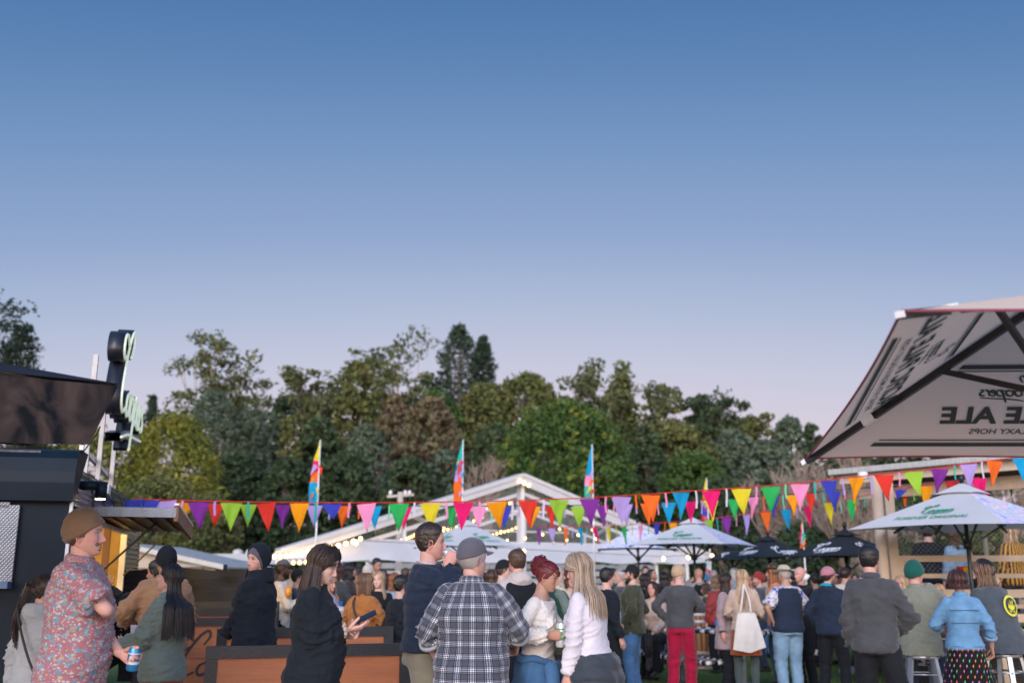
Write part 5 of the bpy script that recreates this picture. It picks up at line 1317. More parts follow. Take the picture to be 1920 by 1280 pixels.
def stripes_mat(name, c1, c2, period, axis=1, duty=.5):
    m = mat(name, c1, .85, var=0, sheen=.2); n, l, b = nodes(m); uv = n.new('ShaderNodeUVMap'); sx = n.new('ShaderNodeSeparateXYZ'); l.new(uv.outputs[0], sx.inputs[0])
    f = uvmath(n, l, uvmath(n, l, sx.outputs[axis], 'MULTIPLY', 1 / period), 'FRACT', None); g_ = uvmath(n, l, f, 'GREATER_THAN', duty); mx = n.new('ShaderNodeMix'); mx.data_type = 'RGBA'; l.new(g_, mx.inputs[0]); mx.inputs[6].default_value = (*c1, 1); mx.inputs[7].default_value = (*c2, 1); l.new(mx.outputs[2], b.inputs['Base Color']); return m
def lace_mat():
    m = mat('crochet_white', (.66, .62, .58), .9, var=.06); n, l, b = nodes(m); uv = n.new('ShaderNodeUVMap'); vo = n.new('ShaderNodeTexVoronoi'); vo.inputs['Scale'].default_value = 120; l.new(uv.outputs[0], vo.inputs['Vector'])
    cr = n.new('ShaderNodeValToRGB'); e = cr.color_ramp.elements; e[0].color = (.42, .36, .32, 1); e[0].position = .08; e[1].color = (.70, .67, .63, 1); e[1].position = .26; l.new(vo.outputs['Distance'], cr.inputs[0]); l.new(cr.outputs[0], b.inputs['Base Color'])
    bp = n.new('ShaderNodeBump'); bp.inputs['Strength'].default_value = .7; bp.inputs['Distance'].default_value = .01; l.new(vo.outputs['Distance'], bp.inputs['Height']); l.new(bp.outputs[0], b.inputs['Normal']); return m
def denim(name, c): return mat('denim_' + name, c, .85, var=.0, vscale=9, col2=tuple(x * 1.45 for x in c), bump=.35, bscale=350, spec=.2, sheen=.15)
SK = dict(fair=(.55, .345, .285), pink=(.56, .32, .265), tan=(.42, .25, .185), olive=(.46, .30, .225), dark=(.10, .055, .042), pale=(.60, .42, .36))

# ------------------------------------------------------------------ people: body and clothes
TZ_M = np.array([[.80, .05, .07, 0], [.86, .135, .115, -.01], [.92, .168, .120, -.01], [.98, .166, .114, -.002], [1.06, .152, .106, .004], [1.16, .154, .108, .006], [1.26, .170, .116, .004], [1.34, .180, .116, 0], [1.405, .168, .096, -.006], [1.445, .138, .082, -.010], [1.478, .092, .070, -.012], [1.50, .060, .060, -.010]])
TZ_F = np.array([[.80, .05, .07, 0], [.86, .145, .118, -.012], [.92, .176, .124, -.012], [.98, .166, .114, -.002], [1.06, .136, .098, .002], [1.14, .130, .096, .004], [1.24, .148, .106, .004], [1.33, .158, .106, 0], [1.395, .146, .088, -.006], [1.44, .118, .074, -.010], [1.476, .080, .062, -.012], [1.50, .051, .052, -.010]])
def torso_sections(fem, fat, ease, z0, z1, belly=0., flare=0., n=20):
    T = TZ_F if fem else TZ_M; zs = np.linspace(z0, z1, n); lowest = np.maximum(zs, .905)
    fz = 1 + (fat - 1) * (1 - sm(lowest, 1.18, 1.40)); ez_ = ease * (1 - .45 * sm(lowest, 1.30, 1.45)); rx = np.interp(lowest, T[:, 0], T[:, 1]) * fz + ez_; ry = np.interp(lowest, T[:, 0], T[:, 2]) * (fz ** 1.3) + ez_; yc = np.interp(lowest, T[:, 0], T[:, 3])
    b = belly * gs(zs, 1.06, .14); ry = ry + b * .5; yc = yc + b * .5
    fl = flare * np.clip((1.0 - zs) / .2, 0, 2); return zs, rx + fl, ry + fl, yc
def loft(zs, rx, ry, yc, n=28, ex=2.4, xf_=None):
    t = np.linspace(0, 2 * math.pi, n, endpoint=False); c, s = np.cos(t), np.sin(t); k = 2 / ex
    X = rx[:, None] * np.sign(c) * np.abs(c) ** k; Y = ry[:, None] * np.sign(s) * np.abs(s) ** k + yc[:, None]; Z = np.repeat(zs[:, None], n, 1)
    V = np.stack([X, Y, Z], -1).reshape(-1, 3); m = len(zs); F = grid_faces(m, n, True)
    return V, [F, np.arange(n)[::-1][None, :], (np.arange(n) + (m - 1) * n)[None, :]]

def assign_uv(me, bones, seam_front):
    n = len(me.loops); vi = np.empty(n, np.int32); me.loops.foreach_get('vertex_index', vi); co = np.empty(len(me.vertices) * 3, np.float32); me.vertices.foreach_get('co', co); co = co.reshape(-1, 3)
    npol = len(me.polygons); tot = np.empty(npol, np.int32); st = np.empty(npol, np.int32); me.polygons.foreach_get('loop_total', tot); me.polygons.foreach_get('loop_start', st)
    pid = np.repeat(np.arange(npol), tot); cen = np.zeros((npol, 3)); np.add.at(cen, pid, co[vi]); cen /= tot[:, None]
    best = np.full(npol, 1e9); bi = np.zeros(npol, int)
    for k, (p, q, r_, kind) in enumerate(bones):
        d = q - p; L2 = d @ d; t = np.clip(((cen - p) @ d) / L2, 0, 1); ds = np.linalg.norm(cen - (p + t[:, None] * d), axis=1) / r_
        m = ds < best; best[m] = ds[m]; bi[m] = k
    uv = np.zeros((n, 2)); P = co[vi]
    for k, (p, q, r_, kind) in enumerate(bones):
        d = (q - p) / np.linalg.norm(q - p)
        if kind == 'torso': ref = np.array([0, 1.0 if not seam_front else -1.0, 0])
        else: ref = np.array([0, -1.0, .2]) if abs(d[1]) < .8 else np.array([0, 0, 1.0])
        A = ref - d * (ref @ d); A /= np.linalg.norm(A); B = np.cross(d, A); s = bi[pid] == k; R = P[s] - p
        uv[s, 0] = np.arctan2(R @ B, R @ A); uv[s, 1] = R @ d + (0 if kind == 'torso' else 3.1 + k)
    u = uv[:, 0]; mx = np.full(npol, -9.); np.maximum.at(mx, pid, u); fix = (mx[pid] - u) > math.pi; u = np.where(fix, u + 2 * math.pi, u)
    rad = np.array([.165 if b[3] == 'torso' else b[2] * .9 for b in bones]); uv[:, 0] = u * rad[bi[pid]]
    L_ = me.uv_layers.new(name='UVMap'); L_.data.foreach_set('uv', uv.astype(np.float32).ravel()); return uv, vi
def vnormals(V, F):
    N = np.zeros_like(V)
    for f in F:
        a, b, c = V[f[:, 0]], V[f[:, 1]], V[f[:, 2]]; nn = np.cross(b - a, c - a)
        for k in range(f.shape[1]): np.add.at(N, f[:, k], nn)
    return N / (np.linalg.norm(N, axis=1)[:, None] + 1e-12)
def bone_coord(V, bones):
    best = np.full(len(V), 1e9); v = np.zeros(len(V)); kk = np.zeros(len(V), int); tt = np.zeros(len(V))
    for k, (p, q, r_, kind) in enumerate(bones):
        d = q - p; L_ = np.linalg.norm(d); t = ((V - p) @ d) / (L_ * L_); tc = np.clip(t, 0, 1); ds = np.linalg.norm(V - (p + tc[:, None] * d), axis=1) / r_
        m = ds < best; best[m] = ds[m]; v[m] = (t * L_)[m]; kk[m] = k; tt[m] = t[m]
    return v, kk, tt

PEOPLE = {}
def person(label, px, ytop, D, face, **s):
    fem = s.get('fem', False); lv = s.get('lv', 0 if D < 8.6 else 1 if D < 12.8 else 2); hatadd = s.get('hatadd', 0.0)
    ztop = zat(ytop, D); seat = s.get('seat'); dz0 = (seat - .86) if seat else 0.0
    if 'H' in s: H = s['H']; gz = ztop - hatadd - (1.735 + dz0) * H / 1.75
    else: H = (ztop - hatadd) * 1.75 / 1.735; gz = 0.0
    if seat and 'H' in s and 'fl' in s: gz = s['fl']
    k = H / 1.75; rz = math.radians(face)
    name = s.get('name', 'person'); t = thing(name, label, 'person', (gx(px, D, ztop) + s.get('dx', 0), D, gz), rz, s.get('group', 'people at the festival'))
    fat = s.get('fat', 1.0); lean = math.radians(s.get('lean', 0)); side = math.radians(s.get('sway', 0)); seed = s.get('seed', int(px * 7 + ytop)); r = np.random.default_rng(seed)
    RL = np.array(Matrix.Rotation(-lean, 3, 'X') @ Matrix.Rotation(side, 3, 'Y')); pv = np.array([0, 0, .93])
    dzv = np.array([0, 0, dz0])
    def up(P):   # upper body transform
        P = np.atleast_2d(np.asarray(P, float)); w = sm(P[:, 2], .90, 1.10)[:, None]; return P + ((P - pv) @ RL.T + pv - P) * w + dzv
    sw = (.140 if fem else .157) * (1 + (fat - 1) * .30)
    tone = np.array(SK[s.get('skin', 'fair')]); sh = {}; arms = {}
    for sx, nm in ((1, 'R'), (-1, 'L')):
        a = s.get('arm' + nm, 'down'); J = up([sx * sw, -.012, 1.405])[0]
        pre = dict(down=((.245, .02, .90), (.3, -1, 0), (-1, 0, 0)), bent=((.20, .26, 1.10), (.5, -.5, -1), (-1, 0, 0)), hold=((.10, .30, 1.20), (.6, -.3, -1), (-.7, .3, 0)),
                   drink=((.05, .22, 1.50), (.8, .2, -.7), (-1, .2, 0)), pocket=((.21, .07, .97), (.9, -1, 0), (-1, 0, 0)), cross=((-.06, .20, 1.16), (.7, .1, -.8), (0, -1, 0)),
                   hip=((.19, -.02, 1.0), (1, -.5, .2), (-1, 0, 0)), phone=((.06, .30, 1.22), (.5, -.4, -1), (-.4, -.2, 1)), back=((.10, -.15, .98), (.9, -.6, 0), (0, 1, 0)), lap=((.08, .30, 1.0), (.5, -.4, -1), (0, 0, -1)))
        if isinstance(a, str): a = dict(w=pre[a][0], pole=pre[a][1], nrm=pre[a][2], kind=a)
        w_ = np.array(a['w'], float) * [sx, 1, 1] + dzv; pole = np.array(a.get('pole', (.5, -.5, -1)), float) * [sx, 1, 1]; nrm = np.array(a.get('nrm', (-1, 0, 0)), float) * [sx, 1, 1]
        E, Wr = ik(J, w_, .285 * (.95 if fem else 1), .25 * (.95 if fem else 1), pole); fd = (Wr - E) / np.linalg.norm(Wr - E)
        hd = np.array(a['dir'], float) * [sx, 1, 1] if 'dir' in a else fd; hd = hd / np.linalg.norm(hd); arms[nm] = dict(J=J, E=E, W=Wr, d=hd, n=nrm, sx=sx, a=a)
    # legs
    legs = {}
    for sx, nm in ((1, 'R'), (-1, 'L')):
        ft = s.get('foot' + nm, (.11, 0.0)); hp = np.array([sx * .092, -.005, .90]) + dzv
        if seat:
            kn = np.array([sx * (.14 + s.get('knees', 0)), .44, seat + .03]) ; an = np.array([sx * .15, .40 + s.get('tuck', 0), max(.09, seat - .40)])
            if s.get('cross') and nm == 'R': kn = np.array([.02, .46, seat + .13]); an = np.array([-.16, .70, seat - .16])
        else:
            an = np.array([sx * ft[0], ft[1] - .02, .085]); kn, an = ik(hp, an, .42, .405, np.array([sx * .15, 1., 0]))
        legs[nm] = (hp, kn, an)
    # head placement
    hy, hp_, hr = [math.radians(v) for v in (s.get('yaw', 0), s.get('pitch', 0), s.get('roll', 0))]
    nb = up([0, -.012, 1.485])[0]; Rh = np.array(Matrix.Rotation(hy, 3, 'Z') @ Matrix.Rotation(-hp_, 3, 'X') @ Matrix.Rotation(hr, 3, 'Y')); Ry = np.array(Matrix.Rotation(hy, 3, 'Z'))
    hs = s.get('head', 1.0) * (1.0 if not fem else .965); hc = nb + np.array([0, .022, .030]) + Rh @ np.array([0, .0, .105]) 
    def HD(V): return (V * hs) @ Rh.T + hc
    # ---- body: one mesh
    g = G(); vox = {0: .012, 1: .016, 2: .024}[lv]
    T = torso_sections(fem, fat, -.008, .86, 1.49, s.get('belly', 0)); V, F = loft(*T); g.add(up(V), F)
    g.add(*tube(np.vstack([nb - [0, 0, .05], nb + [0, .006, .03], hc + Rh @ np.array([0, -.018, -.065])]), [.060, .050 if fem else .058, .048 if fem else .056], 14, r2=[.06, .048 if fem else .056, .046 if fem else .054], rnd_cap=True))
    if fem and s.get('bust', 1): 
        for sx in (-1, 1): V, F = ellipsoid((sx * .070, .080, 1.265), (.062, .058, .062), 14, 10); g.add(up(V), F)
    for A in arms.values():
        g.add(*tube([A['J'], (A['J'] + A['E']) / 2, A['E']], [.046, .043 * fat ** .6, .038], 12, rnd_cap=True)); g.add(*tube([A['E'], A['E'] * .65 + A['W'] * .35, A['W']], [.037, .038 * fat ** .5, .0235], 12, rnd_cap=True))
    for h_, kn, an in legs.values():
        g.add(*tube([h_, (h_ + kn) / 2, kn], [.085 * fat, .072 * fat, .054], 12, rnd_cap=True)); g.add(*tube([kn, kn * .68 + an * .32 + [0, -.015, 0], an], [.053, .056, .034], 12, rnd_cap=True))
    V, F = remesh(*g.get(), vox, 3)
    g = G().add(V, F); cols = [np.tile(tone * .96, (len(V), 1))]
    hg, hcl = head_geo(lv, fem, tone, s.get('faceopt', {}) | dict(brow=s.get('browc', s.get('hairc', (.05, .03, .02)))))
    HV, HF_ = hg.get(); g.add(HD(HV), HF_); cols.append(hcl)
    grips = {}
    for nm, A in arms.items():
        a = A['a']; kd = a.get('kind', ''); hg_ = hand_geo(curl=a.get('curl', 1.15 if kd in ('hold', 'drink') else .95 if kd in ('pocket', 'hip', 'cross') else .40), thumb=a.get('thumb', .55), lv=lv, grip=a.get('grip', kd in ('hold', 'drink')))
        V, F = hg_.get()
        if A['sx'] * a.get('flip', 1) < 0: V = V * [-1, 1, 1]; F = [f[:, ::-1] for f in F]
        d, n_ = frame_from(A['d'], A['n']); x_ = np.cross(d, n_); V = (V * (.94 if fem else 1.04) * (1.06 if D < 9 else 1.0)) @ np.array([x_, d, n_]) + A['W'] + d * .008
        if a.get('hide'): continue
        g.add(V, F); cols.append(np.tile(tone * [1.02, .90, .88], (len(V), 1)))
        grips[nm] = (A['W'] + d * .088 + n_ * .040, d, n_, x_)
    Vb, Fb = g.get(); Vb = Vb * k; me = mesh_from('body', Vb, Fb); me.materials.append(M_SKIN)
    ca = me.color_attributes.new('Col', 'FLOAT_COLOR', 'POINT'); cc = np.hstack([np.vstack(cols), np.ones((len(Vb), 1))]); ca.data.foreach_set('color', cc.astype(np.float32).ravel()); link('body', me, t)
    # ---- garments
    def garment(nm, g, bones, mt, vox, amp, quilt=0., qamp=.012, smooth=4, noise_s=(1, 1, 2.6), ribs=0.):
        V, F = g.get(); V, F = remesh(V, F, vox, smooth); N = vnormals(V, F); v, kk, tt = bone_coord(V, bones); d = np.zeros(len(V))
        if amp:
            sh_ = V.copy(); sh_[:, 2] += .45 * np.abs(V[:, 0]); w = vnoise(sh_ * noise_s + seed * .37, 8) * .8 + .35 * vnoise(V * noise_s + seed, 21)
            rid = np.maximum(1 - np.abs(vnoise(sh_ * noise_s * [1, 1, 1.3] - seed * .2, 6.5)) * 3.2, .7 - np.abs(vnoise(sh_ * noise_s * [1.2, 1.2, 1] + seed * .9, 11)) * 3.5)
            el = np.zeros(len(V))
            for (p, q, r_, kd) in bones:
                if kd in ('arm', 'leg'): el = np.maximum(el, np.exp(-(np.linalg.norm(V - q, axis=1) / .13) ** 2))
            d += amp * (w * .55 + np.clip(rid, 0, 1) ** 1.6 * 1.7 * (.45 + 1.3 * el))
        if quilt: d += qamp * (np.abs(np.sin(v * math.pi / quilt)) ** .55 - .6) + qamp * .25 * vnoise(V, 22)
        V = V + N * d[:, None]; me = mesh_from(nm, V * k, F); me.materials.append(mt); bs = [(p * k, q * k, r_ * k, kd) for p, q, r_, kd in bones]
        assign_uv(me, bs, s.get('seamfront', abs(face) < 95)); return link(nm, me, t)
    tp_ = s.get('top'); made = {}
    if tp_:
        ease = tp_.get('ease', .014); hem = tp_.get('hem', .88); sl = tp_.get('sleeve', 1.0); amp = tp_.get('amp', .009) * 1.35; g = G()
        zs, rx, ry, yc = torso_sections(fem, fat, ease, hem, tp_.get('neck', 1.475), s.get('belly', 0), tp_.get('flare', .004)); V, F = loft(zs, rx, ry, yc); 
        if seat: V[:, 2] = np.maximum(V[:, 2], .84)
        g.add(up(V), F); tb = (up([0, 0, hem])[0], up([0, 0, 1.5])[0], .15, 'torso'); bones = [tb]
        if fem and s.get('bust', 1):
            for sx in (-1, 1): V, F = ellipsoid((sx * .068, .082, 1.262), (.062 + ease, .056 + ease, .062 + ease), 14, 10); g.add(up(V), F)
        for A in arms.values():
            if sl <= 0: continue
            J, E, Wr = A['J'], A['E'], A['W']; es = ease * .5 + tp_.get('slv', .005); bones.append((J, E, .06, 'arm')); bones.append((E, Wr, .05, 'arm'))
            g.add(*tube([J + (J - E) * .0 , (J + E) / 2, E], [.045 + es, (.043 + es) * fat ** .6, .040 + es], 14, rnd_cap=True)) if sl > .5 else g.add(*tube([J, J + (E - J) * sl * .9, J + (E - J) * sl * 2], [.050 + es, .052 * fat + es + .002, .055 * fat + es + .008], 14)).add(*ellipsoid(J, (.050 + es,) * 3, 14, 10))
            if sl > .5:
                e2 = E + (Wr - E) * ((sl - .5) * 2); fl_ = tp_.get('cuff', 0.0); g.add(*tube([E, (E + e2) / 2, e2], [.040 + es, .040 + es, .031 + es * .8 + fl_], 14))
                V_, F_ = ellipsoid(E, (.040 + es,) * 3, 12, 8); g.add(V_, F_)
        if tp_.get('collar') == 'stand': V, F = loft(np.array([1.44, 1.50, 1.535]), np.array([.085, .074, .070]) + ease * .5, np.array([.080, .074, .072]) + ease * .5, np.array([-.012, -.014, -.008])); g.add(up(V), F)
        if tp_.get('collar') == 'hood': 
            V, F = loft(np.array([1.40, 1.45, 1.50, 1.53]), np.array([.13, .125, .105, .085]), np.array([.10, .105, .095, .08]), np.array([-.03, -.045, -.045, -.04])); g.add(up(V), F)
        if tp_.get('collar') == 'fur': pass
        o = garment(tp_.get('name', 'top'), g, bones, tp_['mat'], {0: .0105, 1: .0145, 2: .021}[lv], amp, tp_.get('quilt', 0), tp_.get('qamp', .012)); made['top'] = o
        if tp_.get('collar') in ('shirt', 'fur', 'rib'):
            n = 28; q = np.linspace(-math.pi * .86, math.pi * .86, n) - math.pi / 2; w0 = dict(shirt=.018, fur=.04, rib=.012)[tp_['collar']]; r0 = .070 if not fem else .062
            P = np.stack([np.cos(q) * r0 * 1.08, np.sin(q) * r0 - .012, 1.486 + .012 * np.sin(-q) ], -1); P = up(P)
            V, F = tube(P * k, w0 * k * .55 if tp_['collar'] != 'shirt' else .0055 * k, 8, r2=w0 * k * (.55 if tp_['collar'] != 'shirt' else 1), up0=(0, -.4, .1) if tp_['collar'] != 'shirt' else (0, -1, .1)); 
            if tp_['collar'] == 'shirt': V, F = tube(P * k, .026 * k, 8, r2=.009 * k, up0=(0, 0, 1))
            V = V + vnoise(V, 90)[:, None] * (.006 if tp_['collar'] == 'fur' else .0008); me = mesh_from('collar', V, F); me.materials.append(tp_.get('collarmat', tp_['mat'])); bs = [(p * k, q * k, r_ * k, kd) for p, q, r_, kd in bones]; assign_uv(me, bs, True); link('collar', me, t)
        if tp_.get('cuffs') is not None:
            for A in arms.values():
                J, E, Wr = A['J'], A['E'], A['W']; a0 = (J + (E - J) * (sl * 2)) if sl <= .5 else E + (Wr - E) * (sl - .5) * 2; dr = (E - J) if sl <= .5 else (Wr - E); dr = dr / np.linalg.norm(dr)
                rc = (.058 if sl <= .5 else .038) + ease + .004; obj('cuff', G().add(*tube(np.array([a0 - dr * .035, a0 - dr * .005]) * k, rc * k, 16)), tp_['cuffs'], t)
    vs = s.get('vest')
    if vs:
        g = G(); zs, rx, ry, yc = torso_sections(fem, fat, vs.get('ease', .03), vs.get('hem', .92), 1.46, s.get('belly', 0), .004); V, F = loft(zs, rx, ry, yc); g.add(up(V), F)
        garment('vest', g, [(up([0, 0, .9])[0], up([0, 0, 1.5])[0], .15, 'torso')], vs['mat'], {0: .0105, 1: .0145, 2: .021}[lv], .003, vs.get('quilt', .07), vs.get('qamp', .010))
    bt = s.get('bottom')
    if bt:
        g = G(); ez = bt.get('ease', .012); bones = []; zs, rx, ry, yc = torso_sections(fem, fat, ez * .8, .84, bt.get('waist', 1.0), 0); V, F = loft(zs, rx * .985, ry, yc); g.add(up(V), F)
        bones.append((np.array([0, 0, .8]) + dzv, np.array([0, 0, 1.0]) + dzv, .15, 'torso'))
        if bt.get('skirt'):
            zl = bt['skirt']; m_ = 14; n_ = 60; zs = np.linspace(.98, zl, m_); tt = np.linspace(0, 2 * math.pi, n_, endpoint=False); f = (.98 - zs) / .5
            rr_ = np.interp(zs, [zl, .85, .92, .98], [.19 + bt.get('fl', .06), .19, .178, .14]) * fat; ple = 1 + bt.get('pleat', .05) * np.outer(np.clip(f, 0, 1), np.sin(tt * 11 + 1.3) + .5 * np.sin(tt * 17))
            X = rr_[:, None] * np.cos(tt) * ple; Y = rr_[:, None] * .78 * np.sin(tt) * ple - .005; V = np.stack([X, Y, np.repeat(zs[:, None], n_, 1)], -1).reshape(-1, 3) + dzv
            me = mesh_from('skirt', V * k, [grid_faces(m_, n_, True)]); me.materials.append(bt['mat']); assign_uv(me, [(np.array([0, 0, .3]) * k, np.array([0, 0, 1.0]) * k, .2, 'torso')], abs(face) < 95); link('skirt', me, t)
            lm = bt.get('legmat')
            if lm:
                g = G(); 
                for h_, kn, an in legs.values(): g.add(*tube([h_, (h_ + kn) / 2, kn], [.088, .076, .058], 12, rnd_cap=True)); g.add(*tube([kn, kn * .68 + an * .32 + [0, -.015, 0], an], [.057, .060, .038], 12, rnd_cap=True))
                garment('tights', g, [(h_, kn, .08, 'leg') for h_, kn, an in legs.values()] + [(kn, an, .06, 'leg') for h_, kn, an in legs.values()], lm, .018, 0)
        else:
            wd = bt.get('wide', 0.)
            for h_, kn, an in legs.values():
                bones += [(h_, kn, .09, 'leg'), (kn, an, .07, 'leg')]; an2 = kn + (an - kn) * bt.get('len', 1.04)
                g.add(*tube([h_, (h_ + kn) / 2, kn], [.092 * fat + ez, .080 * fat + ez, .062 + ez + wd * .5], 14, rnd_cap=True)); g.add(*tube([kn, (kn + an2) / 2, an2], [.062 + ez + wd * .5, .058 + ez + wd, .050 + ez + wd], 14))
            garment('trousers', g, bones, bt['mat'], {0: .0135, 1: .0165, 2: .021}[lv], bt.get('amp', .0085), noise_s=(1, 1, 1.8))
    # shoes
    sm_ = s.get('shoe', fab('shoe_dark', (.02, .018, .018), .5, bump=.1))
    for nm, (h_, kn, an) in legs.items():
        f = np.array([0, 1.0, 0]) if not seat or not (s.get('cross') and nm == 'R') else np.array([-.2, .7, -.7]); f /= np.linalg.norm(f); u_ = np.array([0, 0, 1.]); b0 = an - u_ * (.045)
        P = np.array([b0 - f * .075, b0 - f * .02, b0 + f * .06, b0 + f * .13, b0 + f * .175]) + np.array([[0, 0, .005], [0, 0, .008], [0, 0, 0], [0, 0, -.008], [0, 0, -.014]])
        V, F = tube(P * k, np.array([.036, .045, .040, .030, .020]) * k, 12, r2=np.array([.030, .040, .043, .045, .030]) * k, rnd_cap=True); V[:, 2] = np.maximum(V[:, 2], (an[2] - .085) * k + .002 if not seat or s.get('seatfl') else -9)
        bt_ = tube(np.array([an + u_ * s.get('boot', .04), an - u_ * .03]) * k, .048 * k, 12); obj('shoe', G().add(V, F).add(*bt_), sm_, t)
    # ---- hair and hat
    hair = s.get('hair'); hm = s.get('hairm') ; Rk = Rh
    if hair:
        g = G()
        if hair in ('short', 'crop', 'bald_fringe', 'curly_short'):
            off = dict(short=.005, crop=.0035, bald_fringe=.004, curly_short=.024)[hair]; puff = None
            if hair == 'short': puff = lambda A, Z: .015 * sm(Z, .035, .085) + .004 * sm(-np.cos(A), 0, .6)
            hl = HL if hair != 'bald_fringe' else ([0, 60, 75, 95, 180], [.2, .2, .02, .02, .03])
            if hair == 'bald_fringe':
                V, F = shell([0, 55, 75, 90, 125, 180], [.3, .3, -.01, -.03, -.055, -.07], off, lv, noise=.002, seed=seed)
                V[:, 2] = np.minimum(V[:, 2], .115); 
            else: V, F = shell(*hl, off, lv, noise=.004 if hair != 'curly_short' else .014, seed=seed, puff=puff, nfreq=75 if hair != 'curly_short' else 42)
            g.add(HD(V), F)
            if lv < 2 and hair in ('short', 'curly_short'):   # tufts
                nT = 700 if lv == 0 else 260; a = r.uniform(-math.pi, math.pi, nT); z = r.uniform(-.02, .112, nT); ok = z > np.interp(np.degrees(np.abs(a)), HL[0], HL[1]) + .012; a = a[ok]; z = z[ok]; P0 = surf(a, z, off * .8); L_ = .016 if hair == 'short' else .022
                nn = P0 / np.linalg.norm(P0, axis=1)[:, None]; dn = nn + np.array([0, .55, .1]) * (1 if hair == 'short' else 0) + r.normal(0, .35, P0.shape); P1_ = P0 + dn * L_ * sm(z, .0, .09)[:, None] * (1 if hair == 'short' else 1) ; sd = np.cross(dn, r.normal(size=P0.shape)); sd = sd / (np.linalg.norm(sd, axis=1)[:, None] + 1e-9) * .0028
                V = np.stack([P0 - sd, P0 + sd, P1_], 1).reshape(-1, 3); g.add(HD(V), np.arange(len(V)).reshape(-1, 3))
        else:
            ln = s.get('hlen', .22); nL = {0: 620, 1: 230, 2: 90}[lv]; wd = {0: .0042, 1: .0080, 2: .014}[lv]; vol = s.get('vol', .014)
            V, F = shell(*HLF, vol * .55, lv, noise=.002, seed=seed); 
            if hair in ('bun', 'pony'):
                V, F = shell(*HL, .007, lv, noise=.0015, seed=seed, nfreq=30); g.add(HD(V), F)
                bc = np.array(s.get('bunpos', (0, -.105, .05))) if hair == 'bun' else np.array([0, -.11, .03])
                nS = {0: 460, 1: 150, 2: 60}[lv]           # strands combed back to the tie
                for i in range(nS):
                    a = r.uniform(-2.6, 2.6); z = np.interp(abs(math.degrees(a)), HL[0], HL[1]) + r.uniform(.0, .02) if r.random() < .6 else r.uniform(.02, .112)
                    z = min(z, .112); A0_ = surf(np.array([a]), np.array([z]), .008)[0]; mdp = (A0_ + bc) / 2; mr = np.linalg.norm(mdp); a1 = math.atan2(mdp[0], mdp[1]); M_ = surf(np.array([a1 if abs(a1) > .3 else a]), np.array([min(.112, max(z, mdp[2]) * .9 + .012)]), .010)[0]
                    Q = catmull([A0_, M_, bc + r.normal(0, .006, 3)], 4); Q_ = HD(Q); g.add(*tube(Q_, .0012, 4, r2=wd * .8, caps=False))
                if hair == 'bun':
                    nC = {0: 260, 1: 90, 2: 30}[lv]; br = s.get('bunr', .05)
                    V, F = ellipsoid(bc, (br * .75,) * 3, 14, 10); V += vnoise(V, 60)[:, None] * .008; g.add(HD(V), F)
                    for i in range(nC):
                        d = r.normal(size=3); d /= np.linalg.norm(d); c_ = bc + d * br * r.uniform(.5, .95); u = np.cross(d, r.normal(size=3)); u /= np.linalg.norm(u); w_ = np.cross(d, u); q = np.linspace(0, 4.6, 10); rr_ = br * r.uniform(.22, .42); Q = c_ + (np.cos(q)[:, None] * u + np.sin(q)[:, None] * w_) * rr_ + d * (q[:, None] * .003) - np.array([0, 0, 1]) * q[:, None] * s.get('bundrop', .004)
                        g.add(*tube(HD(Q), .0028, 4, caps=False))
                else:
                    for i in range({0: 240, 1: 120, 2: 50}[lv]):
                        an_ = r.uniform(0, 6.28); rr_ = .022 * math.sqrt(r.random()); s_ = np.linspace(0, 1, 10); b_ = HD(bc[None, :])[0] + np.array([math.cos(an_), math.sin(an_), 0]) * rr_
                        hd_ = np.array([0, -1, 0]) @ Ry.T; Q = b_ + hd_ * (.05 * np.sin(s_ * 2.2))[:, None] - np.array([0, 0, 1]) * (s_ * ln * r.uniform(.8, 1.05))[:, None] + np.array([math.cos(an_), math.sin(an_), 0]) * (rr_ * .9 * np.sin(s_ * 3))[:, None] + np.stack([.006 * np.sin(s_ * 9 + an_), .006 * np.cos(s_ * 8 + an_), 0 * s_], -1)
                        g.add(*tube(Q, wd * .5 * np.linspace(1, .3, 10), 4, r2=wd * np.linspace(1, .4, 10), caps=False))
            else:
                g.add(HD(V), F)
                if hair == 'bob' or hair == 'long' or hair == 'wavy':
                    LK = locks(nL, ln, seed, wd, amin=s.get('amin', 62), vol=vol, front=.2)
                    LK = [((P * hs), a, L_ * hs, o, ph, w_) for P, a, L_, o, ph, w_ in LK]; sub = G()
                    build_locks(sub, LK, Rh, Ry, wd, segs=8 if lv else 11, wave=s.get('wave', .0 if hair != 'wavy' else .010), wf=s.get('wf', 38), flare=s.get('flare', .01), inward=.012 if hair == 'bob' else 0, chest=0 if hair == 'bob' else s.get('chest', .045), sides=4 if lv else 5, blunt=hair == 'bob')
                    V, F = sub.get(); g.add(V + hc, F)
        V, F = g.get(); obj('hair', G().add(V * k, F), hm, t)
    hat = s.get('hat')
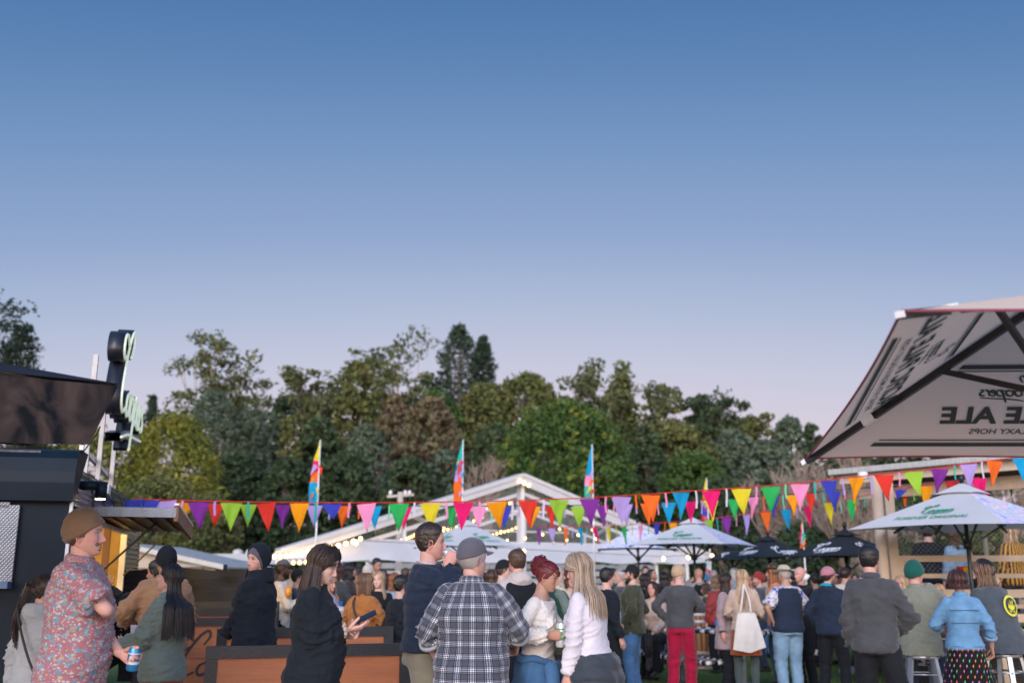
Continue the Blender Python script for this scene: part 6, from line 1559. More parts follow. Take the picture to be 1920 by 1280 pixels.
    if hat:
        kd, hmat = hat[0], hat[1]; g = G(); tilt = np.array(Matrix.Rotation(math.radians(hat[2] if len(hat) > 2 else 0), 3, 'X'))
        def HT(V): return HD(V @ tilt.T)
        if kd == 'beanie':
            V, F = shell([0, 60, 100, 180], [.040, .015, -.018, -.035], .017, lv, rib=44, ribamp=.0016, cuff=.005, cuffz=.030, top=hat[3] if len(hat) > 3 else .018, noise=.003, seed=seed, soft=.005, nfreq=30); g.add(HT(V), F)
            obj('beanie', G().add(g.get()[0] * k, F), hmat, t)
        elif kd == 'cap':
            V, F = shell([0, 70, 110, 180], [.052, .045, .022, .010], .0135, lv, top=.010, soft=.004, puff=lambda A, Z: .006 * sm(Z, .05, .09)); V, F = V, F
            o_ = obj('cap', G().add(HT(V) * k, F), hmat, t); q = np.linspace(-1, 1, 15); rowz = np.linspace(0, 1, 6); VV = []
            for fr_ in rowz:
                for u_ in q:
                    a = u_ * math.radians(58); e = surf(np.array([a]), np.array([.055]), .012)[0]; ext = .072 * fr_ * (1 - abs(u_) ** 2.6 * .9); VV.append(e + np.array([0, ext, -.012 * fr_ - .018 * u_ * u_ * (.4 + fr_ * .6) + .002]))
            VV = np.array(VV); V2 = VV - [0, 0, .004]; gf = grid_faces(6, 15); g2 = G().add(HT(np.vstack([VV, V2])) * k, [gf, gf[:, ::-1] + len(VV)]); obj('cap_brim', g2, hat[4] if len(hat) > 4 else hmat, o_)
            if abs(face) < 90 and lv < 2: obj('cap_button', G().add(HT(ellipsoid((0, -.005, .1385), (.008, .008, .004), 8, 5)[0]) * k, ellipsoid((0, 0, 0), (1, 1, 1), 8, 5)[1]), hmat, o_)
        elif kd == 'brim':
            V, F = shell([0, 180], [.045, .040], .013, lv, top=.028, soft=.004); zt = V[:, 2]; dent = gs(V[:, 0], 0, .03) * sm(zt, .10, .14) * .022; V[:, 2] -= dent; V[:, 0] *= 1 - .14 * sm(zt, .07, .13); o_ = obj('hat', G().add(HT(V) * k, F), hmat, t)
            q = np.linspace(-math.pi, math.pi, 49)[:-1]; VV = []
            for fr_ in np.linspace(0, 1, 7):
                e = surf(q, np.full(48, .045), .008 + .096 * fr_ * (hat[3] if len(hat) > 3 else 1)); e[:, 2] = .046 + .030 * fr_ ** 1.6 * np.abs(np.sin(q)) ** 1.5 - .016 * fr_ * np.abs(np.cos(q)) ** 2; VV.append(e)
            VV = np.vstack(VV); V2 = VV - [0, 0, .004]; gf = grid_faces(7, 48, True); obj('hat_brim', G().add(HT(np.vstack([VV, V2])) * k, [gf, gf[:, ::-1] + len(VV)]), hmat, o_)
            V, F = shell([0, 180], [.047, .042], .0155, lv, soft=.002); V = V[:]; m = V[:, 2]; Vb_ = V.copy(); obj('hat_band', G().add(HT(surf(np.tile(q, 2), np.repeat([.05, .068], 48), .0165)) * k, grid_faces(2, 48, True)), m_cord, o_)
        elif kd == 'hood':
            nz, na = 30, 40; VV = []
            a = np.linspace(math.radians(62), math.radians(298), na); zz = np.linspace(-.155, .150, nz)
            for z in zz:
                zc2 = np.clip(z * .82, -.1, .112); sc_ = .030 + .012 * gs(z, -.02, .08); P = surf(a, np.full(na, zc2), sc_); P[:, 2] = z * 1.0 + .006 * np.sin(a * 3); P[:, 1] += -.008 + .05 * sm(np.full(na, z), .08, .15) * 0
                if z < -.05: P[:, :2] *= 1 + (-.05 - z) * 2.2
                VV.append(P)
            # close over the crown
            VV = np.vstack(VV); g.add(VV, grid_faces(nz, na)); V, F = shell([0, 35, 60, 84, 108, 180], [.092, .082, .055, -.015, -.11, -.11], .034, lv, noise=.003, seed=seed, soft=.01, nfreq=14, top=.004); g = G().add(V, F)
            lw = np.array([[math.sin(q) * (.112 + .03 * f), math.cos(q) * (.118 + .02 * f) - .03, -.06 - .12 * f] for f in np.linspace(0, 1, 8) for q in np.linspace(math.radians(66), math.radians(294), 36)]); g.add(lw, grid_faces(8, 36))
            V, F = g.get(); V = V + (vnoise(V, 16) * .004)[:, None] * (V / (np.linalg.norm(V, axis=1)[:, None] + .01)); obj('hood', G().add(HD(V) * k, F), hmat, t)
            V, F = shell([0, 40, 70, 100, 180], [.052, .030, -.01, -.10, -.10], .012, lv, rib=40, ribamp=.001, soft=.006, top=.0); obj('beanie', G().add(HD(V) * k, F), hat[3], t)
    if s.get('shades'):
        g = G(); a = np.linspace(-1.55, 1.55, 21); sz = .088 if s['shades'] is True else s['shades']
        fr_ = surf(a, np.full(21, sz), .020); fr_[:, 2] += .004 * np.cos(a * 2) ; g.add(*tube(fr_, .0022, 5)); lens = G()
        for sx in (-1, 1):
            c_ = surf(np.array([sx * .42]), np.array([sz]), .023)[0]; V, F = ellipsoid((0, 0, 0), (.026, .003, .019), 14, 8); R_ = np.array(Matrix.Rotation(-sx * .35, 3, 'Z') @ Matrix.Rotation(.6, 3, 'X')); lens.add(V @ R_.T + c_, F)
        o_ = obj('sunglasses', G().add(HD(g.get()[0]) * k, g.get()[1]), m_cord, t); obj('lens', G().add(HD(lens.get()[0]) * k, lens.get()[1]), mat('sunglass_lens', (.01, .012, .015), .05, var=0), o_)
    M = Matrix.Translation(t.location) @ Matrix.Rotation(rz, 4, 'Z') @ Matrix.Scale(k, 4)
    res = dict(t=t, M=M, k=k, rz=rz, up=up, hc=hc, HD=HD, grips={n: (M @ Vector(c_), (M.to_3x3() @ Vector(d)).normalized(), (M.to_3x3() @ Vector(n_)).normalized(), (M.to_3x3() @ Vector(x_)).normalized()) for n, (c_, d, n_, x_) in grips.items()}, arms=arms, legs=legs)
    PEOPLE[label] = res; return res
# ------------------------------------------------------------------ hand-held and table things
m_can_blue = mat('can_blue', (.03, .22, .48), .3, metal=.5, var=.05); m_can_wh = mat('can_white', (.62, .62, .64), .35, metal=.3, var=.03); m_can_or = mat('can_orange', (.78, .20, .03), .35, metal=.3, var=.05)
m_tin = mat('bare_tin', (.6, .6, .62), .25, metal=.9, var=.03); m_cup = mat('paper_cup', (.70, .66, .68), .7, var=.03); m_phone = mat('phone_glass', (.01, .015, .035), .12, var=0); m_phone2 = mat('phone_case', (.42, .40, .52), .5, var=.03)
m_cupor = mat('orange_beer', (.85, .33, .02), .2, var=.05); m_blue_cup = mat('blue_cup', (.02, .22, .55), .45, var=.05); m_greenp = mat('can_green_print', (.05, .30, .10), .4, var=0)
def can(label, loc, axis=(0, 0, 1), mt=None, r=.033, h=.125, band=None, grp='drink cans', cat_='can', text=None, top=True, side=(0, -1, 0)):
    t = thing('drink_can' if cat_ == 'can' else 'cup', label, cat_, (0, 0, 0), 0, grp)
    q = Vector(axis).to_track_quat('Z', 'Y'); t.rotation_mode = 'QUATERNION'; t.rotation_quaternion = q; t.location = Vector(loc) - Vector(axis).normalized() * h * .5
    if cat_ == 'can':
        obj('body', G().add(*lathe([(0, .004), (r * .8, 0), (r * .88, .003), (r, .012), (r, h - .014), (r * .84, h - .003), (r * .82, h)], 22)), mt, t)
        obj('lid', G().add(*lathe([(r * .84, h), (r * .80, h + .001), (r * .76, h - .004), (0, h - .004)], 22)), m_tin, t)
        obj('emblem', G().add(*lathe([(r + .0006, h * .30), (r + .0006, h * .42)], 22)), band or m_can_wh, t)
        obj('emblem', G().add(*lathe([(r + .0006, h * .72), (r + .0006, h * .78)], 22)), band or m_can_wh, t)
        u = q.inverted() @ Vector(side); a0 = math.atan2(u.y, u.x); n = 14; tt = np.linspace(0, 2 * math.pi, n, endpoint=False)
        V = np.array([[math.cos(a0 + .42 * math.cos(k)) * (r + .0010), math.sin(a0 + .42 * math.cos(k)) * (r + .0010), h * .57 + .014 * math.sin(k)] for k in tt] + [[math.cos(a0) * (r + .0012), math.sin(a0) * (r + .0012), h * .57]])
        obj('emblem', G().add(V, np.array([[k, (k + 1) % n, n] for k in range(n)])), band or m_can_wh, t)
    else:
        obj('body', G().add(*lathe([(0, .002), (r * .74, 0), (r, h), (r * .96, h), (r * .72, .006)], 20)), mt, t); 
        if band: obj('print', G().add(*lathe([(r * .86, h * .42), (r * .94, h * .75)], 20)), band, t)
        obj('rim', G().add(*tube([(math.cos(a) * r, math.sin(a) * r, h) for a in np.linspace(0, 2 * math.pi, 21)], .0022, 5, caps=False)), mt, t)
    return t
def in_hand(P, hand, label, mt, upv=None, d_off=0., **k):
    c, d, n, x = P['grips'][hand]; ax = upv if upv is not None else (x if x.z > 0 else -x); return can(label, c + Vector(d) * d_off, tuple(ax), mt, **k)
def phone(label, c, d, n, case):
    t = thing('phone', label, 'phone', tuple(c), 0, 'phones'); ex = np.array(d) / np.linalg.norm(d); nz = np.array(n) - ex * (ex @ np.array(n)); nz /= np.linalg.norm(nz); ey = np.cross(nz, ex); R = np.array([ey, ex, nz]).T
    obj('case', G().add(*box((0, 0, 0), (.074, .152, .009), R)), case, t, False); V, F = box((0, 0, 0), (.066, .144, .002)); V[:, 2] += .0052; obj('screen', G().add(V @ R.T, F), m_phone, t, False)
    V, F = lathe([(0, 0), (.016, 0), (.018, -.003), (0, -.0035)], 16); V[:, 2] -= .005; obj('ring_grip', G().add(V @ R.T, F), m_can_wh, t); return t

H_ = {n: hairm(n, c) for n, c in dict(darkbr=(.022, .012, .009), black=(.010, .009, .010), brown=(.055, .030, .018), ltbrown=(.13, .075, .045), blonde=(.34, .235, .145), ash=(.25, .19, .14), ginger=(.22, .08, .03), red=(.095, .007, .011), grey=(.26, .24, .23), white=(.5, .48, .46), maroon=(.045, .016, .014)).items()}
hc = dict(darkbr=(.022, .012, .009), black=(.012, .01, .01), brown=(.05, .03, .02), ltbrown=(.12, .07, .045), blonde=(.24, .16, .10), grey=(.25, .23, .22), ginger=(.25, .10, .04), red=(.05, .01, .01), white=(.45, .43, .41))
Fb = dict(navy=fab('navy', (.016, .026, .050), sheen=.08), black=fab('black', (.011, .013, .017), sheen=.04), blackc=fab('soft_black', (.010, .015, .022), sheen=.05), char=fab('charcoal', (.050, .055, .062), c2=(.075, .08, .088)), grey=fab('grey_knit', (.24, .25, .27)), ltgrey=fab('grey_marl', (.34, .37, .40)),
          khaki=fab('khaki', (.19, .175, .13)), rust=fab('rust_suede', (.34, .13, .035), c2=(.42, .17, .05)), rustcord=fab('rust_cord', (.26, .055, .035)), sage=fab('sage', (.20, .21, .16)), green=fab('bottle_green', (.015, .055, .042)), sagejk=fab('sage_wool', (.13, .175, .15), c2=(.16, .20, .175)),
          olive=fab('olive_drill', (.045, .050, .028)), cream=fab('cream', (.60, .54, .46)), white=fab('white_rib', (.58, .56, .62), bump=.2), caramel=fab('caramel', (.34, .19, .10)), mauve=fab('mauve_wool', (.34, .25, .27)), blush=fab('blush_knit', (.48, .36, .31)), crimson=fab('crimson_cord', (.36, .008, .045)),
          redlea=fab('red_leather', (.24, .030, .028), .45), pinkf=fab('pink_felt', (.40, .17, .22)), beanbr=fab('brown_rib', (.15, .095, .055), c2=(.20, .13, .08)), tan=fab('tan_rib', (.42, .31, .20)), redk=fab('red_rib', (.28, .03, .025)), greenk=fab('green_rib', (.008, .085, .068)), felt=fab('felt_brown', (.045, .030, .028)), feltc=fab('felt_cream', (.42, .39, .31)),
          capgrey=fab('washed_grey', (.095, .095, .115)), slate=fab('slate_tee', (.060, .075, .090)), ltblue=fab('pale_blue', (.26, .38, .50)), teal=fab('teal', (.01, .28, .38)), fleece=fab('cream_fleece', (.62, .54, .38), bump=.8, bscale=90), orange=fab('orange_shirt', (.55, .22, .12)), tights=fab('grey_tights', (.055, .075, .078)), pinkc=fab('pink_chiffon', (.5, .36, .36)), brownjk=fab('brown_jacket', (.06, .045, .038)))
Fb['denim'] = denim('blue', (.045, .115, .23)); Fb['ltdenim'] = denim('light', (.16, .26, .37)); Fb['jacketden'] = denim('jacket', (.10, .22, .36)); Fb['darkden'] = denim('dark', (.018, .028, .05))
M_PLAID = plaid_mat(); M_LACE = lace_mat()
M_FLORAL = floral_mat('floral_pink', (.35, .155, .17), [((.13, .24, .31), 30, .40), ((.34, .28, .22), 26, .30), ((.42, .38, .37), 46, .30), ((.20, .30, .38), 60, .34), ((.46, .44, .43), 78, .26)], base2=(.25, .105, .125))
M_HAWAII = floral_mat('hawaiian_blue', (.60, .58, .58), [((.02, .05, .32), 26, .42), ((.03, .08, .40), 40, .36), ((.45, .22, .18), 60, .2)])
M_SHIRTF = floral_mat('shirt_floral', (.55, .52, .54), [((.35, .08, .10), 60, .34), ((.08, .14, .26), 80, .3)])
M_BOLT = floral_mat('bolt_skirt', (.010, .010, .013), [], 30)
M_MUST = stripes_mat('mustard_stripe', (.55, .28, .03), (.03, .02, .015), .05, 0); M_REDCHK = stripes_mat('red_check', (.45, .03, .03), (.05, .01, .01), .05)
M_SLEEVEPR = floral_mat('parrot_sleeve', (.62, .60, .60), [((.35, .50, .10), 14, .36), ((.10, .20, .42), 17, .32), ((.55, .35, .12), 24, .2)])
def T(m, **k): return dict(mat=Fb[m] if isinstance(m, str) else m, **k)
P = person

# --- the near figures
p = P('man in brown ribbed beanie and pink floral shirt holding a blue can', 163, 957, 5.9, -86, hair='crop', hairm=H_['brown'], hairc=hc['brown'], hat=('beanie', Fb['beanbr'], 6, .012), hatadd=.015, skin='pink', fat=1.10, belly=.03, yaw=4, pitch=-4, head=1.04,
      faceopt=dict(beard=.10, beardcol=(.35, .18, .11)), top=T(M_FLORAL, sleeve=.40, hem=.80, ease=.030, collar='shirt', amp=.007), bottom=T('khaki'),
      armR=dict(w=(-.05, .155, 1.20), pole=(.5, .8, -.5), nrm=(0, -1, .2), curl=.7), armL=dict(w=(.02, .24, 1.00), pole=(.6, -.4, -1), nrm=(-.9, .1, .1), dir=(-.05, .9, -.35), curl=1.0, grip=True))
in_hand(p, 'L', 'blue beer can held low by the man in the floral shirt', m_can_blue, band=m_can_wh, h=.13, r=.034, upv=Vector((.12, -.1, 1)))
wd_ = Vector(p['M'] @ Vector(tuple(p['arms']['L']['W'] - p['arms']['L']['d'] * .02))); 
p = P('woman in grey hooded sweatshirt with long brown ponytail seen from behind', 86, 1076, 6.5, -25, fem=True, hair='pony', hlen=.42, hairm=H_['darkbr'], top=T('ltgrey', collar='hood', hem=.84, ease=.035, amp=.008), bottom=T('darkden'), armR='down', armL='down', yaw=-30)
g = G(); g.add(*tube(catmull([(-.12, -.03, 1.45), (-.05, -.14, 1.30), (.10, -.17, 1.05), (.19, -.13, .86)], 8), .008, 5)); obj('bag_strap', g, m_cord, p['t'])
p = P('woman with long black hair in sage green jacket and rust cord skirt showing her phone', 318, 1056, 7.7, 80, fem=True, hair='long', hlen=.46, hairm=H_['black'], hairc=hc['black'], skin='fair', pitch=-12, yaw=14, amin=98, flare=.05, chest=.09,
      top=T('sagejk', hem=.82, ease=.036, collar='shirt', amp=.009, cuff=.008), bottom=T('rustcord', skirt=.42, legmat=None, fl=.06), shades=.100,
      armL=dict(w=(.16, .30, 1.10), pole=(.4, -.6, -1), nrm=(-.3, 0, 1), curl=.5), armR=dict(w=(.12, .30, 1.12), pole=(.5, -.6, -1), nrm=(-.2, -.2, 1), curl=.6), footR=(.1, .02))
c, d, n, x = p['grips']['R']; phone('lilac phone held out by the woman in the sage jacket', at(264, 1181, 7.55), (-1, .1, .05), (0, .95, .3), m_phone2)
P('man in black beanie and caramel jacket leaning toward the serving hatch', 314, 1026, 9.1, 40, hair='crop', hairm=H_['brown'], hat=('beanie', Fb['black'], 8, .016), hatadd=.015, skin='tan', top=T('caramel', hem=.86, ease=.04, collar='shirt', amp=.011), bottom=T('black'), armL=dict(w=(.22, .26, 1.12), pole=(.9, -.3, -.6), curl=.8), armR='bent', fat=1.08)
P('person in black coat reaching a hand up to the trailer counter', 296, 1052, 9.9, 80, hair='short', hairm=H_['black'], skin='tan', top=T('black', hem=.80, ease=.03), bottom=T('black'), armL=dict(w=(.12, .46, 1.46), pole=(.4, 0, -1), dir=(0, .3, 1), curl=.8), armR='down')
P('man in black hooded jacket over a grey beanie turning to look back', 486, 1018, 9.0, 78, hair=None, hat=('hood', Fb['blackc'], 0, Fb['capgrey']), hatadd=.03, hairc=hc['brown'], skin='pink', yaw=62, pitch=-3, fat=1.08, faceopt=dict(beard=.45, beardcol=(.20, .10, .055), noears=1, look=-.002),
      top=T('blackc', hem=.84, ease=.036, amp=.009, collar='stand'), bottom=T('black'), armL=dict(w=(.0, .26, 1.00), pole=(.8, -.6, -.5), nrm=(0, -1, 0), curl=1., hide=1), armR=dict(w=(.0, .27, 1.01), pole=(.8, -.6, -.5), nrm=(0, -1, 0), hide=1))
p = P('woman with dark shoulder-length hair in black sweater looking at her phone', 596, 1024, 6.6, -84, fem=True, hair='bob', hlen=.185, vol=.024, hairm=H_['darkbr'], hairc=hc['darkbr'], skin='pale', pitch=20, yaw=-6, flare=.05, shades=.098, head=1.06, amin=90, fat=1.12, bust=1, belly=.05,
      faceopt=dict(shut=1, lips=(.42, .17, .16)), top=T('blackc', hem=.83, ease=.034, amp=.009, sleeve=.92), bottom=T('ltdenim', ease=.014),
      armR=dict(w=(.05, .215, 1.20), pole=(.5, -.9, -.8), nrm=(-.35, -.2, .95), dir=(-.15, 1, .12), curl=.55, thumb=.8), armL=dict(w=(.07, .20, 1.16), pole=(.5, -.6, -1), nrm=(-.8, 0, .5), curl=.9, grip=True))
c, d, n, x = p['grips']['R']; phone('dark phone in the hand of the woman in the black sweater', Vector(c) + Vector((.035, -.01, .03)), (.9, .1, .42), (-.40, -.35, .8), m_phone)
can('white paper cup with small print beside the phone user', at(634, 1152, 6.75), (0, 0, 1), m_cup, r=.038, h=.10, band=M_SHIRTF, grp='cups', cat_='cup')
g = G(); q = np.linspace(0, 2 * math.pi, 60); Wp = p['arms']['R']['W']; dd = p['arms']['R']['d']; u = np.cross(dd, (0, 0, 1)); u /= np.linalg.norm(u); w_ = np.cross(u, dd)
ring = Wp - dd * .02 + (np.cos(q)[:, None] * u + np.sin(q)[:, None] * w_) * (.040 + .006 * np.sin(q * 9))[:, None] + dd * (.008 * np.sin(q * 7))[:, None]; g.add(*tube(ring * p['k'], .012, 6, caps=False)); obj('scrunchie', g, fab('scrunchie', (.45, .38, .30)), p['t'])
p = P('man in navy quilted bomber jacket drinking from a can', 806, 985, 7.3, -88, hair='short', hairm=H_['darkbr'], hairc=hc['darkbr'], skin='pink', yaw=6, pitch=0, fat=1.12, head=1.02, faceopt=dict(beard=.12, beardcol=(.2, .12, .09)),
      top=T('navy', hem=.92, ease=.036, quilt=.075, qamp=.012, amp=.006, collar='rib', collarmat=M_SHIRTF), bottom=T('khaki', ease=.02), armR=dict(w=(.07, .125, 1.455), pole=(.7, .35, -1), nrm=(-.9, .1, .2), dir=(-.1, .35, .9), curl=1.05, grip=True), armL='pocket')
in_hand(p, 'R', 'pale blue can tipped to the mouth of the man in the bomber jacket', mat('can_pale', (.36, .52, .60), .35, metal=.3), upv=Vector((-.85, 0, .5)), h=.125, band=m_can_wh)
p = P('heavyset man in washed grey cap and black and white plaid flannel shirt with rolled sleeves', 886, 1012, 6.8, -14, hair='bald_fringe', hairm=H_['grey'], hairc=hc['grey'], skin='pink', yaw=-34, fat=1.25, belly=.06, head=1.08, hatadd=.02, hat=('cap', Fb['capgrey'], 4), faceopt=dict(stubhair=.6, beard=.3, beardcol=(.4, .36, .33)),
      top=T(M_PLAID, hem=.80, ease=.038, sleeve=.72, collar='shirt', amp=.007, cuffs=Fb['ltgrey'], flare=.01), bottom=T('darkden'), armL=dict(w=(.27, .10, .96), pole=(.6, -.8, -.2), nrm=(-1, 0, 0), curl=.7), armR=dict(w=(.24, .30, 1.06), pole=(.9, -.5, -.6), nrm=(-1, 0, 0), curl=.8))
p = P('woman with curly dark red updo in white crochet top reaching out with a can', 1006, 1050, 7.25, -112, fem=True, hair='bun', bunpos=(-.01, -.085, .085), bunr=.068, bundrop=.008, hairm=H_['red'], hairc=hc['red'], skin='tan', pitch=16, yaw=10, sway=0, lean=5, fat=.95,
      faceopt=dict(shut=.8, lips=(.40, .12, .12), mouth=1), top=T(M_LACE, hem=.90, ease=.020, sleeve=.95, neck=1.44, cuff=.012), bottom=T('denim', ease=.03, waist=1.02), armR=dict(w=(.17, .15, 1.19), pole=(.8, -.7, -.5), nrm=(-1, 0, 0), dir=(.0, 1, .05), curl=1.0, grip=True), armL=dict(w=(.20, .26, 1.12), pole=(.6, -.3, -1), nrm=(-1, 0, 0), curl=1., grip=True))
k = p['k']; g = G(); U = p['up']
zz_ = np.linspace(1.05, .60, 16); tt = np.linspace(math.radians(-60), math.radians(240), 64) + math.pi
V = np.array([[math.cos(a) * rr, math.sin(a) * rr * .78 - .01, z] for z, r0 in zip(zz_, np.interp(zz_, [.60, .85, .97, 1.05], [.225, .215, .20, .165])) for a in tt for rr in (r0 * (1 + .045 * math.sin(a * 7 + z * 9) * (1.15 - z) * 2 + .02 * math.sin(a * 13 - z * 14)) + (.018 if abs(z - 1.02) < .03 else 0),)])
V = V + (vnoise(V, 13) * .014)[:, None] * (V * [1, 1, 0] / .2); g.add(U(V) * k, grid_faces(16, 64))
g.add(*tube(U(np.stack([np.cos(tt) * .19, np.sin(tt) * .145 - .01, 1.02 + .012 * np.sin(tt * 5)], -1)) * k, .024, 8, caps=False))
for sx in (-.5, .9): g.add(*tube(U(catmull([(sx * .09, .13, 1.0), (sx * .13, .17, .88), (sx * .12, .15, .70)], 5)) * k, .035, 8, r2=.055))
obj('tied_jacket', g, Fb['denim'], p['t']); 
A = p['arms']['R']; g = G(); 
for f, r_ in ((.02, .036), (.05, .037)): g.add(*tube([(A['W'] - A['d'] * (f + .012)) * k, (A['W'] - A['d'] * (f - .012)) * k], r_, 16))
obj('bracelet', g, mat('turquoise_bangle', (.02, .40, .42), .35), p['t'])
in_hand(p, 'R', 'pale lager can with green band held between the two women', m_can_wh, upv=Vector((.03, 0, 1)), band=m_greenp, r=.034, h=.16)
nk = G(); q = np.linspace(-1.3, 1.3, 20); nk.add(*tube(U(np.stack([np.sin(q) * .062, np.cos(q) * .055 + .005 + .02 * np.cos(q) ** 2, 1.50 - .085 * np.cos(q) ** 2], -1)) * k, .0018, 4)); obj('necklace', nk, m_tin, p['t'])
p = P('woman with long blonde hair in white ribbed top and puffer jacket tied at her waist', 1108, 1036, 7.1, 62, fem=True, hair='long', hlen=.36, vol=.022, hairm=H_['ash'], hairc=hc['blonde'], skin='fair', yaw=8, pitch=12, lean=7, fat=1.10, amin=88, chest=.06, flare=.035,
      top=T('white', hem=.94, ease=.012, amp=.006), bottom=T('black', ease=.02), armR=dict(w=(.06, .24, 1.16), pole=(.6, -.5, -1), nrm=(-1, 0, 0), curl=1, grip=True), armL=dict(w=(.22, .10, .86), pole=(.9, -.6, 0), nrm=(-1, 0, 0), curl=.5))
p2 = p; k = p['k']; U = p['up']
# her far arm holds the can; near arm hangs
for nm in (): pass
g = G()
zz_ = np.linspace(1.03, .66, 40); tt = np.linspace(0, 2 * math.pi, 72)
V = np.array([[math.cos(a) * rr, math.sin(a) * rr * .80 - .012, z] for z, r0 in zip(zz_, np.interp(zz_, [.66, .78, .90, 1.0, 1.03], [.222, .245, .236, .205, .175])) for a in tt for rr in (r0 + .016 * abs(math.sin((z + .012 * math.sin(a * 3)) * math.pi / .085)) ** .6 + .005 * math.sin(a * 9 + z * 30),)])
V = V + (vnoise(V, 16) * .010)[:, None] * (V * [1, 1, 0] / .2); g.add(U(V) * k, grid_faces(40, 72)); g.V[-1] = g.V[-1]
kk_ = k
g.add(*tube(U(catmull([(.08, .14, .98), (.10, .24, .96), (.08, .32, .98)], 5)) * k, np.linspace(.035, .05, 11), 10)); obj('tied_puffer', g, fab('slate_puffer', (.035, .045, .060), .5), p['t'])

# --- the middle distance, from the trailer toward the bar
P('bearded man in charcoal felt hat and tan coat beside the hooded man', 531, 1047, 13.2, -80, hair='crop', hairm=H_['black'], hairc=hc['black'], skin='dark', hatadd=.03, hat=('brim', Fb['capgrey'], 0, .7), faceopt=dict(beard=1, beardcol=(.01, .01, .01)), top=T('cream', hem=.8), bottom=T('black'), armR=dict(w=(.12, .32, 1.25), curl=1, grip=True))
can('orange cup held up by the man in the charcoal felt hat', at(541, 1110, 12.95), (0, 0, 1), m_cupor, r=.04, h=.12, cat_='cup', grp='cups')
P('person in black peaked cap and dark coat behind the phone user', 558, 1066, 13.7, -70, hair='crop', hairm=H_['black'], skin='fair', hat=('cap', Fb['black'], 0), hatadd=.02, top=T('char', hem=.8), bottom=T('black'), armR='bent')
P('woman with tied curly brown hair in a dark quilted jacket seen from behind', 632, 1057, 15.2, -20, fem=True, hair='wavy', hlen=.12, vol=.03, hairm=H_['maroon'], top=T('char', hem=.82, quilt=.06), bottom=T('black'), armR='bent', armL='bent')
P('woman with dark hair and bright green scarf smiling sideways', 656, 1055, 16.2, -95, fem=True, hair='wavy', hlen=.14, vol=.02, hairm=H_['black'], skin='fair', top=T('brownjk', hem=.8, collar='rib', collarmat=fab('green_scarf', (.02, .45, .22))), bottom=T('black'), armR='bent', armL='bent')
P('blonde woman in lilac knit half hidden by the phone user', 618, 1078, 12.4, -120, fem=True, hair='long', hlen=.25, hairm=H_['blonde'], skin='pink', top=T(fab('lilac_knit', (.35, .30, .42)), hem=.85), bottom=T('ltdenim'), armR='bent')
can('blue drink bottle on the ledge behind the phone user', at(637, 1137, 12.6), (0, 0, 1), m_blue_cup, r=.035, h=.13, cat_='cup', grp='cups')
P('tall man with swept dark hair looking down by the marquee', 705, 1047, 19.2, -140, hair='short', hairm=H_['black'], hairc=hc['black'], skin='tan', pitch=12, faceopt=dict(beard=.4, beardcol=(.03, .02, .02)), top=T('redk', hem=.85), bottom=T('black'))
P('person in white knitted beanie behind the rust suede jacket', 690, 1058, 17.2, -30, hair='crop', hairm=H_['grey'], hat=('beanie', Fb['cream'], 0, .01), hatadd=.015, top=T('navy', hem=.82), bottom=T('darkden'))
p = P('woman with streaky brown bob in rust suede jacket with a shoulder bag', 684, 1075, 11.0, -38, fem=True, hair='bob', hlen=.13, vol=.022, hairm=H_['ltbrown'], skin='pink', yaw=-25, fat=1.15, top=T('rust', hem=.86, ease=.034, amp=.011, collar='shirt'), bottom=T(M_SHIRTF, skirt=.5), armR=dict(w=(.16, .26, 1.16), pole=(.9, -.2, -1), curl=.9), armL=dict(w=(.24, .1, 1.0), pole=(1, -.4, -.3)), shades=.10)
k = p['k']; g = G(); g.add(*tube(p['up'](catmull([(-.07, -.06, 1.48), (-.02, -.155, 1.36), (.10, -.165, 1.15), (.21, -.08, .98)], 7)) * k, .006, 6, r2=.014)); obj('bag_strap', g, m_cord, p['t']); obj('shoulder_bag', G().add(*ellipsoid(tuple(p['up']([.24, -.04, .92])[0] * k), (.07, .15, .13), 16, 10)), Fb['char'], p['t'])
p = P('blonde woman in black top facing forward with a pale can', 711, 1071, 12.4, 165, fem=True, hair='long', hlen=.26, vol=.018, hairm=H_['blonde'], hairc=hc['blonde'], skin='pale', top=T('black', hem=.86), bottom=T('black'), armL=dict(w=(.13, .26, 1.16), curl=1, grip=True, pole=(.5, -.4, -1)), armR='bent')
in_hand(p, 'L', 'pale can held by the blonde woman in the black top', m_can_wh, upv=Vector((0, 0, 1)), band=m_tin)
P('woman with reddish blonde ponytail in pale blue denim shirt', 739, 1073, 14.6, -15, fem=True, hair='wavy', hlen=.16, hairm=H_['ginger'], top=T('ltblue', hem=.86), bottom=T('black'))
P('man in dark puffer coat tucked behind the bomber jacket', 752, 1080, 10.4, -60, hair='short', hairm=H_['black'], top=T('blackc', hem=.82, quilt=.08, ease=.04), bottom=T('black'))
p = P('dark-haired woman with sunglasses pushed up behind the grey cap man', 852, 1052, 10.6, -45, fem=True, hair='bob', hlen=.10, hairm=H_['black'], skin='tan', shades=True, top=T('blackc', hem=.85), bottom=T('black'))
P('woman with loose light brown hair beside the plaid shirt man', 921, 1068, 14.2, -30, fem=True, hair='wavy', hlen=.2, hairm=H_['brown'], top=T('grey', hem=.85), bottom=T('darkden'))
P('young man in black cap and pale grey sweatshirt behind the plaid shoulder', 943, 1049, 12.2, -80, hair='crop', hairm=H_['brown'], skin='pale', hat=('cap', Fb['black'], -4), hatadd=.02, top=T('ltgrey', hem=.84), bottom=T('darkden'), armR='bent')
